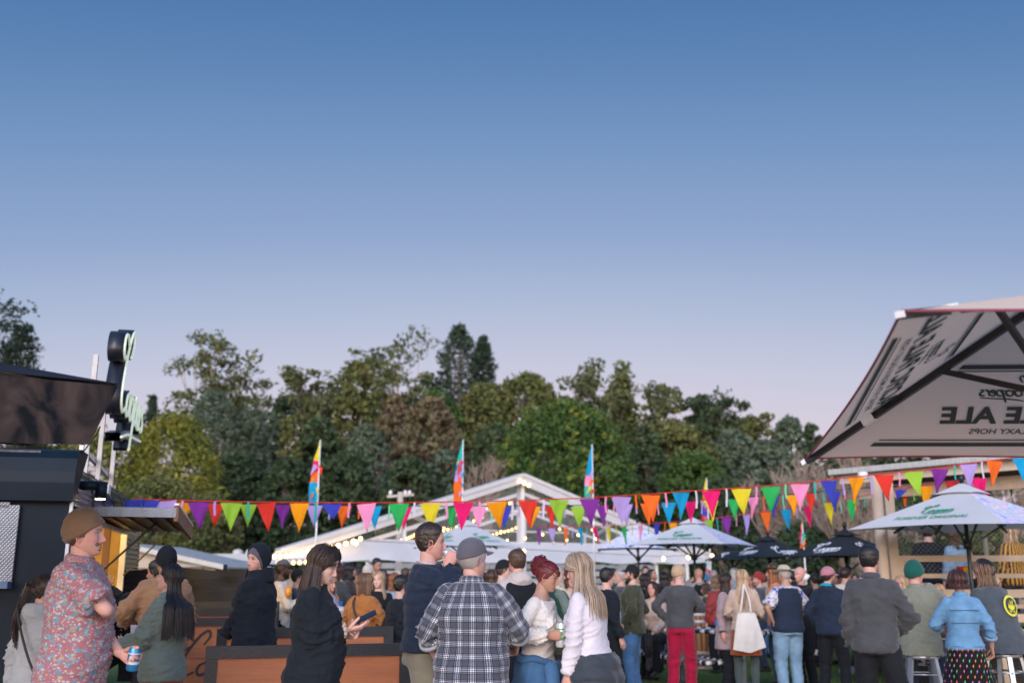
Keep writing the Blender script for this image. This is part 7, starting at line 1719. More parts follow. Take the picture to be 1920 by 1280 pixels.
P('man with short brown fade in oatmeal hoodie and black vest', 970, 1032, 10.0, 30, hair='short', hairm=H_['brown'], hairc=hc['brown'], skin='pink', fat=1.1, top=T(fab('oatmeal', (.48, .43, .41)), hem=.86, collar='hood', ease=.03), vest=dict(mat=Fb['black'], quilt=.09, ease=.045, hem=.90), bottom=T('black'))
P('grey-bearded man in green fleece-collared vest over a sage sweater', 1042, 1058, 10.8, -75, hair='crop', hairm=H_['grey'], hairc=(.35, .22, .14), skin='pink', fat=1.18, belly=.04, faceopt=dict(beard=1, beardcol=(.42, .38, .34), longbeard=.03, stubhair=.3), top=T('sagejk', hem=.86), vest=dict(mat=Fb['green'], hem=.94, quilt=.3, qamp=.003, ease=.036), bottom=T('olive'), armR='hold', armL='hold')
p = PEOPLE[list(PEOPLE)[-1]]; k = p['k']; g = G()
for sx in (-1, 1): g.add(*tube(p['up'](catmull([(0, -.09, 1.51), (sx * .08, -.03, 1.50), (sx * .085, .09, 1.38), (sx * .05, .165, 1.15), (sx * .05, .17, .96)], 6)) * k, .030, 8))
V, F = g.get(); V = V + vnoise(V, 60)[:, None] * .012; obj('fleece_trim', G().add(V, F), Fb['fleece'], p['t'])
P('woman with dark curly hair in pale blush shirt behind the blonde hair', 1068, 1071, 13.2, -150, fem=True, hair='wavy', hlen=.10, vol=.035, hairm=H_['maroon'], skin='fair', top=T('blush', hem=.85), bottom=T(Fb['teal']), armR='bent')
P('person with slicked dark hair just past the long blonde hair', 1137, 1066, 12.0, -60, hair='short', hairm=H_['black'], skin='fair', top=T('blackc', hem=.85), bottom=T('black'))
P('balding man with grey beard in charcoal coat next to the black cap', 1163, 1066, 14.2, 70, hair='crop', hairm=H_['grey'], hairc=hc['grey'], skin='pink', yaw=20, faceopt=dict(beard=.8, beardcol=(.35, .33, .31)), top=T('char', hem=.84), bottom=T('darkden'), armL='bent')
P('bearded man in black cap, pale blue shirt and olive jacket', 1184, 1058, 13.2, 68, hair='crop', hairm=H_['black'], hairc=hc['darkbr'], skin='fair', yaw=14, pitch=-4, hat=('cap', Fb['black'], 0), hatadd=.02, faceopt=dict(beard=1, beardcol=(.03, .02, .015)), top=T('olive', hem=.84, ease=.04, amp=.011), bottom=T('denim'), armL='pocket', armR='pocket')
p = PEOPLE[list(PEOPLE)[-1]]; V, F = loft(np.linspace(.90, 1.47, 10), np.full(10, .062), np.interp(np.linspace(.90, 1.47, 10), [.9, 1.3, 1.47], [.05, .06, .03]), np.interp(np.linspace(.90, 1.47, 10), [.9, 1.3, 1.47], [.122, .125, .06])); obj('shirt', G().add(p['up'](V) * p['k'], F), Fb['ltblue'], p['t'])
P('woman with black hair and black hood talking behind the olive jacket', 1209, 1074, 15.4, -70, fem=True, hair='bob', hlen=.12, hairm=H_['black'], skin='fair', top=T('black', hem=.8), bottom=T('black'))
P('red-faced man with close beard looking upward under the pastel umbrella', 1224, 1066, 18.2, -120, hair='crop', hairm=H_['black'], hairc=hc['black'], skin='tan', pitch=-14, faceopt=dict(beard=.6, beardcol=(.05, .03, .03)), top=T('black'), bottom=T('black'))
P('seated laughing woman in blush cardigan and black boots with crossed legs', 1228, 1090, 14.9, 150, fem=True, seat=.62, H=1.66, fl=0, dx=0, hair='wavy', hlen=.10, hairm=H_['darkbr'], hairc=hc['darkbr'], skin='pink', cross=True, faceopt=dict(mouth=1), top=T('blush', hem=.86, ease=.02), bottom=T('black'), boot=.30, armR='lap', armL='lap', lean=10)
P('man in tan beanie, grey sweater and crimson trousers, hand on hip', 1272, 1058, 13.3, -22, hair='crop', hairm=H_['white'], skin='pink', hat=('beanie', Fb['tan'], 4, .010), hatadd=.015, faceopt=dict(beard=1, beardcol=(.5, .48, .46), longbeard=.09), yaw=-35,
  top=T('char', hem=.90, ease=.022, amp=.008), bottom=T('crimson', ease=.016, amp=.012, wide=.004), armL=dict(w=(.20, .02, 1.0), pole=(1, -.5, .1), curl=.8), armR=dict(w=(.14, .28, 1.14), pole=(.8, -.5, -.4), curl=.9), footL=(.13, .02), footR=(.10, .12))
P('bald man in black and grey raglan shirt raising his forearm behind the pole', 1310, 1065, 18.4, 20, hair=None, hairc=hc['grey'], skin='pink', faceopt=dict(stubhair=.2), top=T('grey'), vest=dict(mat=Fb['black'], quilt=0.5, qamp=0.001, ease=.02, hem=1.2), bottom=T('black'), armL='drink')
P('woman with curly brown hair and olive scarf behind the barrel', 1323, 1094, 17.2, 80, fem=True, hair='wavy', hlen=.08, vol=.03, hairm=H_['brown'], skin='pink', top=T('olive', hem=.85), bottom=T('black'))
P('woman with brown tangled hair in red leather jacket at the barrel', 1343, 1080, 16.4, 25, fem=True, hair='wavy', hlen=.10, vol=.03, hairm=H_['ltbrown'], top=T('redlea', hem=.86, ease=.026), bottom=T('black'), fat=1.1)
P('smiling brunette woman in long mauve coat', 1362, 1074, 13.3, -128, fem=True, hair='long', hlen=.26, hairm=H_['darkbr'], hairc=hc['darkbr'], skin='pink', yaw=35, pitch=-8, faceopt=dict(mouth=1), top=T('mauve', hem=.66, ease=.034, collar='shirt', flare=.02, amp=.006), bottom=T('black', wide=.02), armR='down', armL='down', amin=78)
p = PEOPLE[list(PEOPLE)[-1]]
for j in range(4): 
    b = p['up']([.045, .150, 1.18 - j * .125])[0] * p['k']; obj('button', G().add(*ellipsoid(tuple(b), (.014, .008, .014), 8, 6)), m_cord, p['t'])
obj('bracelet', G().add(*tube([(p['arms']['R']['W'] - p['arms']['R']['d'] * .035) * p['k'], (p['arms']['R']['W'] - p['arms']['R']['d'] * .0) * p['k']], .042, 14)), m_cord, p['t'])
p = P('woman with long blonde hair in beige sweater, rust skirt and grey tights', 1391, 1067, 12.9, -12, fem=True, hair='long', hlen=.40, hairm=H_['blonde'], top=T(fab('beige_knit', (.46, .35, .28)), hem=.92, ease=.018), bottom=T(fab('rust_skirt', (.34, .085, .03)), skirt=.60, legmat=Fb['tights'], fl=.02), armR='bent', armL='bent', yaw=10)
# tote bag
bp_ = at(1399, 1148, 12.65); t = thing('tote_bag', 'white canvas tote bag hanging from the shoulder of the blonde woman', 'bag', tuple(bp_)); g = G(); n = 22; m_ = 14
for s_ in (-1, 1):
    u = np.linspace(-1, 1, n); v = np.linspace(0, 1, m_); V = []
    for vv in v:
        for uu in u:
            w = .10 + .10 * vv ** .8; V.append((uu * w + .02 * vv, s_ * (.045 * math.sin(vv * 2.6) * (1 - uu * uu) + .002) + .006 * math.sin(uu * 9 + vv * 3) * vv, -vv * .42 - .05 * (1 - abs(uu)) * vv + .015 * uu * (vv > 0) + .0))
    g.add(np.array(V), grid_faces(m_, n))
obj('bag_body', g, fab('tote_canvas', (.58, .55, .52), bump=.3), t)
for sx in (-.075, .06): obj('strap', G().add(*tube(catmull([(sx, -.002, -.01), (sx * .6 + .01, .01, .17), (.0, .06, .34)], 6), .004, 5, r2=.014)), fab('tote_canvas', (.58, .55, .52)), t)
P('man in red beanie and grey jacket looking at a tablet', 1422, 1072, 16.8, 80, hair='crop', hairm=H_['brown'], skin='pink', hat=('beanie', Fb['redk'], 6, .012), hatadd=.015, yaw=15, faceopt=dict(beard=.4), top=T('slate', hem=.86), bottom=T('darkden'), armL='bent', armR='bent')
P('long-haired person in dark brown wide-brim hat and coral shirt', 1449, 1053, 14.4, 78, hair='long', hlen=.2, hairm=H_['ginger'], skin='pink', hat=('brim', Fb['felt'], 4, 1.0), hatadd=.035, top=T('orange', hem=.86), bottom=T('denim'), armL='bent')
p = P('man in cream felt hat, navy quilted vest and blue floral short sleeves', 1470, 1056, 13.0, 14, hair='crop', hairm=H_['grey'], hairc=hc['grey'], skin='tan', yaw=25, hat=('brim', Fb['feltc'], -8, .92), hatadd=.035, fat=1.12, belly=.03, top=T(M_HAWAII, sleeve=.45, hem=.97, ease=.018), vest=dict(mat=Fb['navy'], quilt=.055, ease=.034, hem=.87), bottom=T('ltdenim', ease=.018), armL=dict(w=(.21, -.01, .98), pole=(1, -.5, .2), nrm=(-1, 0, 0), curl=.5, dir=(-.2, .2, -1)), armR=dict(w=(.22, .16, 1.0), pole=(1, -.5, .0), curl=.8))
P('bald man in black jacket sipping from a white cup', 1500, 1062, 14.2, 120, hair=None, skin='pink', hairc=hc['brown'], faceopt=dict(beard=.3, beardcol=(.2, .12, .08)), top=T('blackc', hem=.86), bottom=T('black'), armL=dict(w=(.02, .20, 1.50), pole=(.9, .1, -.7), curl=1, grip=True), armR='bent')
can('white cup at the mouth of the bald man', at(1511, 1083, 13.95), (.5, -.2, .8), m_cup, r=.036, h=.11, cat_='cup', grp='cups')
P('person with dark hair and brown shoulder bag behind the pink cap', 1528, 1077, 17.6, 20, hair='short', hairm=H_['black'], top=T('caramel', hem=.86), bottom=T('black'))
P('man in dusty pink cap and navy quilted jacket with a teal-lined hood', 1551, 1062, 12.8, -38, hair='crop', hairm=H_['darkbr'], hairc=hc['darkbr'], skin='fair', yaw=-30, hat=('cap', Fb['pinkf'], -4), hatadd=.02, faceopt=dict(beard=.8, beardcol=(.04, .03, .025), stubhair=.5), top=T('navy', hem=.86, quilt=.045, qamp=.006, ease=.03, collar='hood'), bottom=T('black', ease=.016), armR=dict(w=(.16, .26, 1.08), pole=(.8, -.5, -.6), curl=.8), armL='pocket', footL=(.15, 0), footR=(.14, .05))
p = PEOPLE[list(PEOPLE)[-1]]; V, F = ellipsoid((0, -.085, 1.50), (.095, .05, .045), 18, 10); obj('hood_lining', G().add(p['up'](V) * p['k'], F), Fb['teal'], p['t'])
P('man with cropped dark hair in cream wool coat by the black umbrella pole', 1584, 1063, 15.0, -35, hair='crop', hairm=H_['darkbr'], hairc=hc['darkbr'], skin='pink', yaw=-20, faceopt=dict(stubhair=.7), top=T('cream', hem=.80, ease=.03), bottom=T('brownjk'), armR='bent')
P('man in dark charcoal overshirt and black jeans with sunglasses on his head', 1628, 1025, 8.9, -24, hair='short', hairm=H_['black'], hairc=hc['darkbr'], skin='pink', yaw=-14, fat=1.0, shades=.088, faceopt=dict(stubhair=.5), top=T('char', hem=.86, ease=.026, amp=.010, collar='shirt'), bottom=T('black', ease=.014), armR=dict(w=(.16, .15, 1.02), pole=(1, -.7, -.1), hide=1), armL=dict(w=(.20, .06, .90), pole=(.4, -1, .0), hide=1), footR=(.24, -.04), footL=(.10, .0), sway=0)
P('curly blonde woman facing sideways between charcoal overshirt and green beanie', 1690, 1079, 13.2, 120, fem=True, hair='wavy', hlen=.14, vol=.024, hairm=H_['blonde'], hairc=hc['blonde'], skin='pink', top=T('navy', hem=.86), bottom=T('black'))
STOOL = []
p = P('man in green beanie and sage jacket sitting on a metal stool', 1714, 1080, 10.4, -26, seat=.745, H=1.76, fl=0, hair=None, hairc=hc['brown'], skin='pink', yaw=-30, hat=('beanie', Fb['greenk'], 6, .018), hatadd=.02, top=T('sage', hem=.74, ease=.036, amp=.010, flare=.02, collar='shirt'), bottom=T('darkden'), armR=dict(w=(.06, .20, 1.50), pole=(.8, .2, -.8), curl=1, grip=True), armL='lap', lean=8, tuck=-.1); STOOL.append((p, 10.4))
c, d, n, x = p['grips']['R']; can('red cup raised by the man in the green beanie', tuple(c), (0, 0, 1), fab('red_cup', (.5, .03, .04), .4), r=.035, h=.10, cat_='cup', grp='cups')
P('person in red checked shirt bending behind the wire basket', 1742, 1104, 12.2, -60, hair='short', hairm=H_['black'], H=1.5, seat=.45, top=T(M_REDCHK, hem=.86), bottom=T('darkden'), armR='bent', lean=10)
p = P('woman with curly dark bob in blue denim jacket and black lightning-bolt skirt', 1795, 1069, 9.7, -6, fem=True, hair='wavy', hlen=.055, vol=.030, wave=.010, wf=60, hairm=H_['maroon'], skin='tan', fat=1.02, top=T('jacketden', hem=.93, ease=.020, flare=-.01, sleeve=.80, amp=.007, collar='shirt', cuffs=Fb['ltdenim']), bottom=T(M_BOLT, skirt=.30, fl=.10, pleat=.09), armR=dict(w=(.28, .02, .94), pole=(.6, -1, 0), nrm=(-1, 0, 0), curl=.9), armL=dict(w=(.14, .26, 1.12), pole=(.8, -.4, -.6), curl=.9))
# lightning bolts printed on the skirt: small coloured shapes lying on the cloth
k = p['k']; rb_ = random.Random(4); cols_b = [mat('bolt_' + n, c, .8, var=0) for n, c in dict(pink=(.70, .16, .40), orange=(.75, .28, .04), green=(.12, .50, .18), coral=(.70, .14, .12), lilac=(.5, .25, .6)).items()]
bolt = np.array([(-.3, .1), (.15, .9), (.35, .9), (.1, .25), (.4, .25), (-.25, -.9), (-.02, -.1), (-.3, -.1)]) * .022
row = 0
for zz in np.arange(.93, .32, -.052):
    row += 1
    for a in np.arange(-2.9, -.2, .27):
        a2 = a + (row % 2) * .135; f = (.98 - zz) / .5; ple = 1 + .09 * min(1, f) * (math.sin(a2 * 11 + 1.3) + .5 * math.sin(a2 * 17)); rr_ = float(np.interp(zz, [.30, .85, .92, .98], [.29, .19, .178, .14])) * 1.12 * ple + .004
        ct = np.array([math.cos(a2) * rr_, math.sin(a2) * rr_ * .78 - .005 - .003, zz]); ex = np.array([-math.sin(a2), math.cos(a2) * .78, 0]); ex /= np.linalg.norm(ex); V = ct + bolt[:, :1] * ex + bolt[:, 1:] * np.array([0, 0, 1.]) + np.array([math.cos(a2), math.sin(a2), 0]) * .004
        obj('bolt_print', G().add(V * k, np.array([[0, 1, 2, 3], [0, 3, 4, 7], [7, 4, 5, 6]])), rb_.choice(cols_b), p['t'], False)
g = G()
for (a, b) in (((-.15, 1.33), (.15, 1.33)), ((-.145, 1.20), (.145, 1.20)), ((-.15, .965), (.15, .965))):
    xs_ = np.linspace(a[0], b[0], 16); ry_ = np.interp(a[1], TZ_F[:, 0], TZ_F[:, 2]) * 1.02 ** 1.3 + .025; g.add(*tube(p['up'](np.stack([xs_, -ry_ * (1 - np.abs(xs_ / .215) ** 2.4) ** .42 + .002, np.full(16, a[1])], -1)) * k, .0035, 5))
obj('seam', g, denim('seam', (.035, .09, .17)), p['t'])
p = P('long-haired person in black beanie and slate top with round yellow back print', 1866, 1080, 10.6, 26, seat=.745, H=1.78, fl=0, hair='wavy', hlen=.13, vol=.022, hairm=H_['ltbrown'], skin='pink', yaw=38, pitch=6, hat=('beanie', Fb['black'], 10, .020), hatadd=.02, fat=1.2, top=T('slate', sleeve=.9, hem=.74, ease=.04, amp=.010, flare=.02), bottom=T('green'), armL='lap', armR='lap', lean=12, tuck=-.1); STOOL.append((p, 10.6))
# round yellow back print
m_yel = mat('yellow_print', (.62, .60, .05), .8, var=.05); k = p['k']; V = []; F = []
def back_pt(u, v):
    z = 1.26 + v; rx_ = float(np.interp(z, TZ_M[:, 0], TZ_M[:, 1])) * 1.2 + .04; ry_ = float(np.interp(z, TZ_M[:, 0], TZ_M[:, 2])) * 1.2 ** 1.3 + .047; return p['up'](np.array([[u, -ry_ * max(.02, 1 - abs(u / rx_) ** 2.4) ** .417 - .006, z]]))[0]
def patch(poly, name='back_print'):
    pts = [back_pt(*q) for q in poly]; c = np.mean(pts, 0); V = np.array(pts + [c]); n = len(pts); obj(name, G().add(V * k, np.array([[i, (i + 1) % n, n] for i in range(n)])), m_yel, p['t'], True)
cx, cy, Ro, Ri = .035, .0, .105, .082; qq = np.linspace(0, 2 * math.pi, 33)
V = np.array([back_pt(cx + math.cos(a) * r_, cy + math.sin(a) * r_) for r_ in (Ro, (Ro + Ri) / 2, Ri) for a in qq]); obj('back_print', G().add(V * k, grid_faces(3, 33)), m_yel, p['t'])
for q_ in ([(-.05, -.02), (-.035, .03), (-.02, .0), (-.01, .055), (.01, .01), (.03, .06), (.04, .0), (.055, .02), (.045, -.03), (.0, -.05)], [(-.045, -.035), (-.03, -.065), (-.005, -.058)], [(.045, -.04), (.03, -.068), (.005, -.062)]):
    patch([(cx + a * 1.0, cy + b) for a, b in q_])

# --- people on the raised deck
DF = .93
for a in [('man in black sweatshirt sitting on the deck with his back to the rail', 1738, 985, 16.2, -15, dict(hair='short', hairm=H_['black'], top=T('blackc', hem=.84, ease=.04), bottom=T('black'), seat=.42, H=1.75, lean=4, fat=1.15)),
          ('woman with wavy brown hair in pale denim jacket sitting on the deck', 1788, 992, 16.0, 12, dict(fem=True, hair='wavy', hlen=.2, hairm=H_['brown'], skin='pink', yaw=-60, top=T('ltdenim', hem=.84, ease=.03), bottom=T('black'), seat=.42, H=1.66)),
          ('blonde person in mustard and black striped jumper sitting on the deck', 1893, 985, 15.4, 10, dict(fem=True, hair='wavy', hlen=.14, hairm=H_['blonde'], top=T(M_MUST, hem=.84, ease=.034), bottom=T('denim'), seat=.42, H=1.74)),
          ('person in coral top at the edge of the deck', 1934, 995, 15.6, 10, dict(fem=True, hair='long', hlen=.2, hairm=H_['brown'], top=T(fab('coral', (.62, .16, .13)), hem=.84), bottom=T('denim'), seat=.42, H=1.66)),
          ('person in dark flat cap sitting low beyond the deck table', 1848, 1036, 19.0, 170, dict(hair='crop', hairm=H_['grey'], skin='pink', hat=('cap', Fb['char'], 0), top=T('navy'), bottom=T('black'), seat=.30, H=1.6)),
          ('blond child-sized head and shoulders low on the deck behind the rail', 1815, 1033, 18.2, 150, dict(hair='wavy', hlen=.06, hairm=H_['blonde'], skin='pink', top=T('black'), bottom=T('black'), seat=.28, H=1.5))]:
    P(a[0], a[1], a[2], a[3], a[4], lv=2, **a[5])

# --- the far crowd under and around the marquee
FAR = [('woman with auburn hair in brown coat near the low eave lights', 575, 1068, 19, 30, 'ginger', 'brownjk', 1), ('man in pale shirt under the eave lights', 594, 1064, 21, 160, 'brown', 'cream', 0), ('man in navy coat between scarf and white beanie', 672, 1064, 20.5, -60, 'black', 'navy', 0),
       ('woman in cream jumper behind the dark quilted jacket', 643, 1068, 20, 60, 'blonde', 'cream', 1), ('man in grey jumper just left of the swept-hair man', 718, 1069, 20, 100, 'brown', 'grey', 0), ('woman in black behind the blonde in black', 728, 1075, 17.5, -110, 'darkbr', 'black', 1),
       ('man in olive coat seen past the bomber elbow', 760, 1066, 18, 20, 'brown', 'olive', 0), ('man in blue shirt past the raised can', 862, 1064, 17, 150, 'grey', 'ltblue', 0), ('woman in dark coat next to the black cap', 906, 1072, 18.5, 40, 'black', 'char', 1), ('person in teal jumper beside the crochet top', 1026, 1068, 17.8, -40, 'brown', 'teal', 0),
       ('woman in rust coat behind the fleece vest', 1056, 1072, 19.5, 150, 'ginger', 'rust', 1), ('man in grey coat by the marquee post', 1080, 1066, 21, -30, 'grey', 'grey', 0), ('man in dark green jacket just beyond the blonde hair', 1148, 1066, 18.4, 100, 'darkbr', 'green', 0), ('woman in white top under the pastel umbrella', 1196, 1070, 20.5, -100, 'blonde', 'cream', 1),
       ('tall man in charcoal at the marquee counter', 1210, 1062, 22, 180, 'black', 'char', 0), ('man in maroon shirt behind the tan beanie', 1248, 1066, 20.5, 50, 'brown', 'redk', 0), ('woman in black behind the crimson trousers man', 1256, 1078, 18, -140, 'darkbr', 'black', 1), ('man in pale grey by the orange flag', 1338, 1070, 20.5, 160, 'grey', 'ltgrey', 0),
       ('woman with white fluffy hair behind the brunette', 1377, 1064, 21, 30, 'white', 'ltblue', 1), ('man in teal fleece behind the red beanie', 1434, 1076, 19.5, -60, 'brown', 'teal', 0), ('woman in blush coat behind the brown wide-brim hat', 1408, 1078, 20, 140, 'ltbrown', 'blush', 1), ('man in navy behind the white cup', 1486, 1072, 19, -20, 'black', 'navy', 0),
       ('man with dark hair left of the cream coat', 1566, 1074, 18, 130, 'black', 'grey', 0), ('woman in pink scarf right of the cream coat', 1604, 1076, 18.2, 160, 'brown', 'pinkf', 1), ('man in tan jacket beyond the charcoal overshirt', 1654, 1072, 17.5, 60, 'brown', 'khaki', 0), ('man in black by the deck post', 1668, 1078, 15.8, -50, 'black', 'black', 0),
       ('woman in khaki behind the wire basket table', 1760, 1094, 13.4, 150, 'blonde', 'khaki', 1), ('man in navy beside the curly blonde woman', 1702, 1084, 15.0, 130, 'darkbr', 'navy', 0), ('man in pale shirt near the low house fence', 575, 1074, 16.5, -120, 'brown', 'ltgrey', 0), ('woman in black just beside the hooded man', 566, 1082, 15, 100, 'black', 'black', 1),
       ('man in brown behind the rust suede jacket', 668, 1072, 18.2, 150, 'brown', 'brownjk', 0), ('man in charcoal behind the long blonde hair', 1096, 1066, 16.4, 170, 'black', 'char', 0), ('woman in black between olive jacket and tan beanie', 1244, 1072, 16.8, -20, 'black', 'black', 1)]
for i, (lab, px, tp0, D, fc, hr, cl, fm) in enumerate(FAR):
    P(lab, px, tp0, D, fc, fem=bool(fm), hair='wavy' if fm else 'short', hlen=.14, hairm=H_[hr], hairc=hc.get(hr, (.1, .06, .04)), skin=['pink', 'fair', 'tan', 'fair'][i % 4], top=T(cl, hem=.84), bottom=T(['black', 'darkden', 'khaki', 'denim'][i % 4]), armR=['bent', 'hold', 'down'][i % 3], armL=['down', 'bent', 'pocket'][(i + 1) % 3], group='people gathered by the marquee', shoe=Fb['black'])
# ------------------------------------------------------------------ deck, shed roof and furniture
m_pine = mat('pine_timber', (.46, .365, .27), .7, var=.16, vscale=3, bump=.2, bscale=30, nstretch=(1, 1, 1)); m_pine2 = mat('weathered_pine', (.37, .29, .21), .8, var=.2, vscale=4, bump=.3, bscale=25)
shed = thing('shed', 'open timber shed with pale sheet-metal roof edge and round post', 'building', (0, 0, 0))
r0 = at(1562, 893, 17.0); r1 = at(1925, 861, 14.6); 
dv = (r1 - r0).normalized(); r1b = r1 + dv * 3
obj('roof', G().add(*bar(tuple(r0 + Vector((0, 0, .06))), tuple(r1b + Vector((0, 0, .06))), .30, .09)).add(*bar(tuple(r0 + Vector((2.2, .8, .40))), tuple(r1b + Vector((2.2, .8, .40))), 4.2, .04)), mat('sheet_roof', (.40, .42, .41), .5, metal=.2, var=.15, vscale=5, bump=.4, bscale=12, nstretch=(8, .3, 1)), shed, False)
obj('fascia', G().add(*bar(tuple(r0 + Vector((.12, 0, -.06))), tuple(r1b + Vector((.12, 0, -.06))), .05, .14)), mat('cream_fascia', (.60, .54, .45), .6, var=.05), shed, False)
obj('beam', G().add(*bar(tuple(r0 + Vector((.5, .2, -.27))), tuple(r1b + Vector((.5, .2, -.27))), .06, .2)), m_pine, shed, False)
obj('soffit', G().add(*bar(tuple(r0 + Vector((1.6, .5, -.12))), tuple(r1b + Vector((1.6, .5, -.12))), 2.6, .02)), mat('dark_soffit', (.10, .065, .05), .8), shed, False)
pp_ = at(1642, 905, 14.0); obj('post', G().add(*cyl((pp_.x + .02, 14.0, 0), (pp_.x, 14.0, pp_.z + .1), .075, 16)), m_pine, shed)
pq = at(1655, 905, 14.2); obj('post', G().add(*box((pq.x + .06, 14.2, pq.z / 2), (.13, .09, pq.z + .1))), m_pine, shed, False)
lp = at(1618, 890, 14.6); obj('lamp', G().add(*cyl(tuple(lp + Vector((0, 0, -.06))), tuple(lp + Vector((0, 0, .04))), .07, 14)), m_alu, shed)
deck = thing('timber_deck', 'raised timber deck with rails, pallet sides and wire mesh infill', 'deck', (0, 0, 0))
DY = 14.3; X0 = gx(1676, DY); X1 = X0 + 6.5; zr = zat(1047, DY); zl = zat(1079, DY)
def dk(n, p, q, w, h, m=None, par=None): return obj(n, G().add(*bar(p, q, w, h)), m or m_pine, par or deck, False)
dk('rail', (X0, DY, zr), (X1, DY + .0, zr + .02), .14, .085); dk('rail', (X0 + .1, DY + .02, zl), (X1, DY + .02, zl), .12, .06)
dk('rail', (X0 + .05, DY - .08, zr - .02), (X0 + .05, DY - .08, .5), .10, .09)
for px in (1690, 1848): x = gx(px, DY); dk('rail_post', (x, DY - .06, .5), (x, DY - .06, zr - .05), .09, .09)
dk('rail_post', (gx(1990, DY), DY - .06, .5), (gx(1990, DY), DY - .06, zr - .05), .09, .09)
a = at(1822, 1064, DY - .2); b = at(1868, 1096, DY - .2); dk('loose_plank', tuple(a), tuple(b), .10, .16)
for k in range(16): dk('deck_board', (X0 - .2, DY + .16 + k * .30, DF - .02), (X1, DY + .16 + k * .30, DF - .02), .288, .035, m_pine2)
for k, py in enumerate((1112, 1136, 1158, 1182, 1206)):
    z = zat(py, DY - .12); dk('side_board', (X0 + .1, DY - .12 - .05 * (k % 2), z), (X1, DY - .12 - .05 * (k % 2), z), .03, .11 if k % 2 == 0 else .05, m_pine if k % 2 == 0 else m_pine2)
for px in (1742, 1860, 1960): x = gx(px, DY - .1); dk('joist_post', (x, DY - .20, .0), (x, DY - .20, DF + .02), .10, .09, m_pine2)
dk('under_deck_shade', (X0, DY + .3, .4), (X1, DY + .3, .4), .03, .8, mat('dark_void', (.02, .018, .016), .9))  # near-black sheet stands in for the shade beneath the deck
# chicken wire: twisted strands as one mesh
g = G(); ww = .055; zt = zr - .04; zb = zl + .03
for rng_z, xa, xb in (((zl + .03, zr - .04), X0 + .1, X1), ((zr + .05, 2.5), X0 + .1, X1)):
    xx = xa; ph = 1
    while xx < xb:
        zz = np.arange(rng_z[0], rng_z[1], .035); sg = np.where((np.arange(len(zz)) % 2) == 0, ph, -ph); g.add(*tube(np.stack([xx + sg * .0175, np.full(len(zz), DY + .05), zz], -1), .0018, 3, caps=False)); xx += .035; ph = -ph
obj('wire_mesh', g, mat('galvanised_wire', (.34, .35, .35), .4, metal=.5, var=0), deck)
for px, tz in ((1745, 2.3), (1848, 2.2)): x = gx(px, DY + 3.6, 2); dk('far_post', (x, DY + 3.6, DF), (x, DY + 3.6, tz), .06, .06, mat('grey_post', (.28, .31, .29), .6))
lx = gx(1775, DY + .1)
t = thing('picnic_packet', 'small red and yellow snack packets on the deck rail ledge', 'packet', (gx(1808, DY + .1), DY + .05, zl + .035)); obj('body', G().add(*box((0, 0, .05), (.22, .05, .09))), FM['red'], t, False); obj('label_panel', G().add(*box((.02, -.028, .05), (.10, .004, .06))), FM['yellow'], t, False)

# picnic table with black and white edged top and bent benches
m_top = mat('table_laminate', (.36, .33, .36), .35, var=.08, vscale=3); m_steel = mat('galvanised_steel', (.20, .23, .25), .45, metal=.4, var=.15); m_wht = mat('edge_white', (.66, .63, .60), .55, var=.04); m_bk = mat('edge_black', (.012, .012, .016), .5, var=.05)
def slab(label, nm, cat_, P0, P1, wid, z, legs, D0=0, grp='picnic furniture', th=.055, sp=.075):
    """plank-like top from P0 to P1 with a rope of black and white edge segments"""
    P0 = np.array([*P0, 0.]); P1 = np.array([*P1, 0.]); d = P1 - P0; L_ = np.linalg.norm(d); d /= L_; s = np.array([-d[1], d[0], 0]); t = thing(nm, label, cat_, tuple(P0), 0, grp); zz = np.array([0, 0, z])
    obj('top', G().add(*bar(zz, d * L_ + zz, wid, .03)), m_top, t, False)
    ring = [(-s * wid / 2, d * L_ - s * wid / 2), (d * L_ - s * wid / 2, d * L_ + s * wid / 2), (d * L_ + s * wid / 2, s * wid / 2), (s * wid / 2, -s * wid / 2)]; i = 0
    for a, b in ring:
        Lr = np.linalg.norm(b - a); n = max(2, int(Lr / sp)); 
        for k in range(n):
            p = a + (b - a) * (k + .06) / n; q = a + (b - a) * (k + .94) / n; i += 1
            obj('edge_segment', G().add(*tube([p + zz, q + zz], th / 2, 8, rnd_cap=False)), m_wht if i % 2 else m_bk, t)
    for f in legs: 
        c = d * L_ * f; obj('leg', G().add(*bar(c - [0, 0, 0], c + zz - [0, 0, .03], .10, .12)), m_steel, t, False); obj('foot', G().add(*bar(c - s * .25 + [0, 0, .03], c + s * .25 + [0, 0, .03], .08, .05)), m_steel, t, False)
    return t
def gp(px, py, z):   # ground-plane point under a pixel at height z
    v = (640.0 - py) / F35; y = math.cos(TH) - v * math.sin(TH); zz = math.sin(TH) + v * math.cos(TH); kk = (z - CAMH) / zz; return ((px - 960.0) / F35 * kk, y * kk)
a = gp(1150, 1213, .40); b = gp(1345, 1242, .40)
slab('long bench with black and white striped edge in front of the crimson trousers man', 'bench', 'bench', a, b, .34, .40, (.22, .78))
a = (at(1225, 1100, 15.2).x, 15.2); b = (at(1440, 1100, 14.1).x, 14.1); 
tbl = slab('grey picnic table with black and white striped edge beside the barrel', 'picnic_table', 'table', a, b, .62, .74, (.25, .75))
a = gp(1395, 1222, .46); b = gp(1535, 1237, .46); slab('far bench end with striped edge peeking past the pink cap man', 'bench', 'bench', (at(1440, 1100, 15.3).x, 15.3), (at(1541, 1100, 14.9).x, 14.9), .34, .42, (.5,))
tp_ = (at(1290, 1100, 14.75).x, 14.75); can('tall orange beer cup on the picnic table', (tp_[0], tp_[1], .83), (0, 0, 1), m_cupor, r=.038, h=.13, cat_='cup', grp='cups')
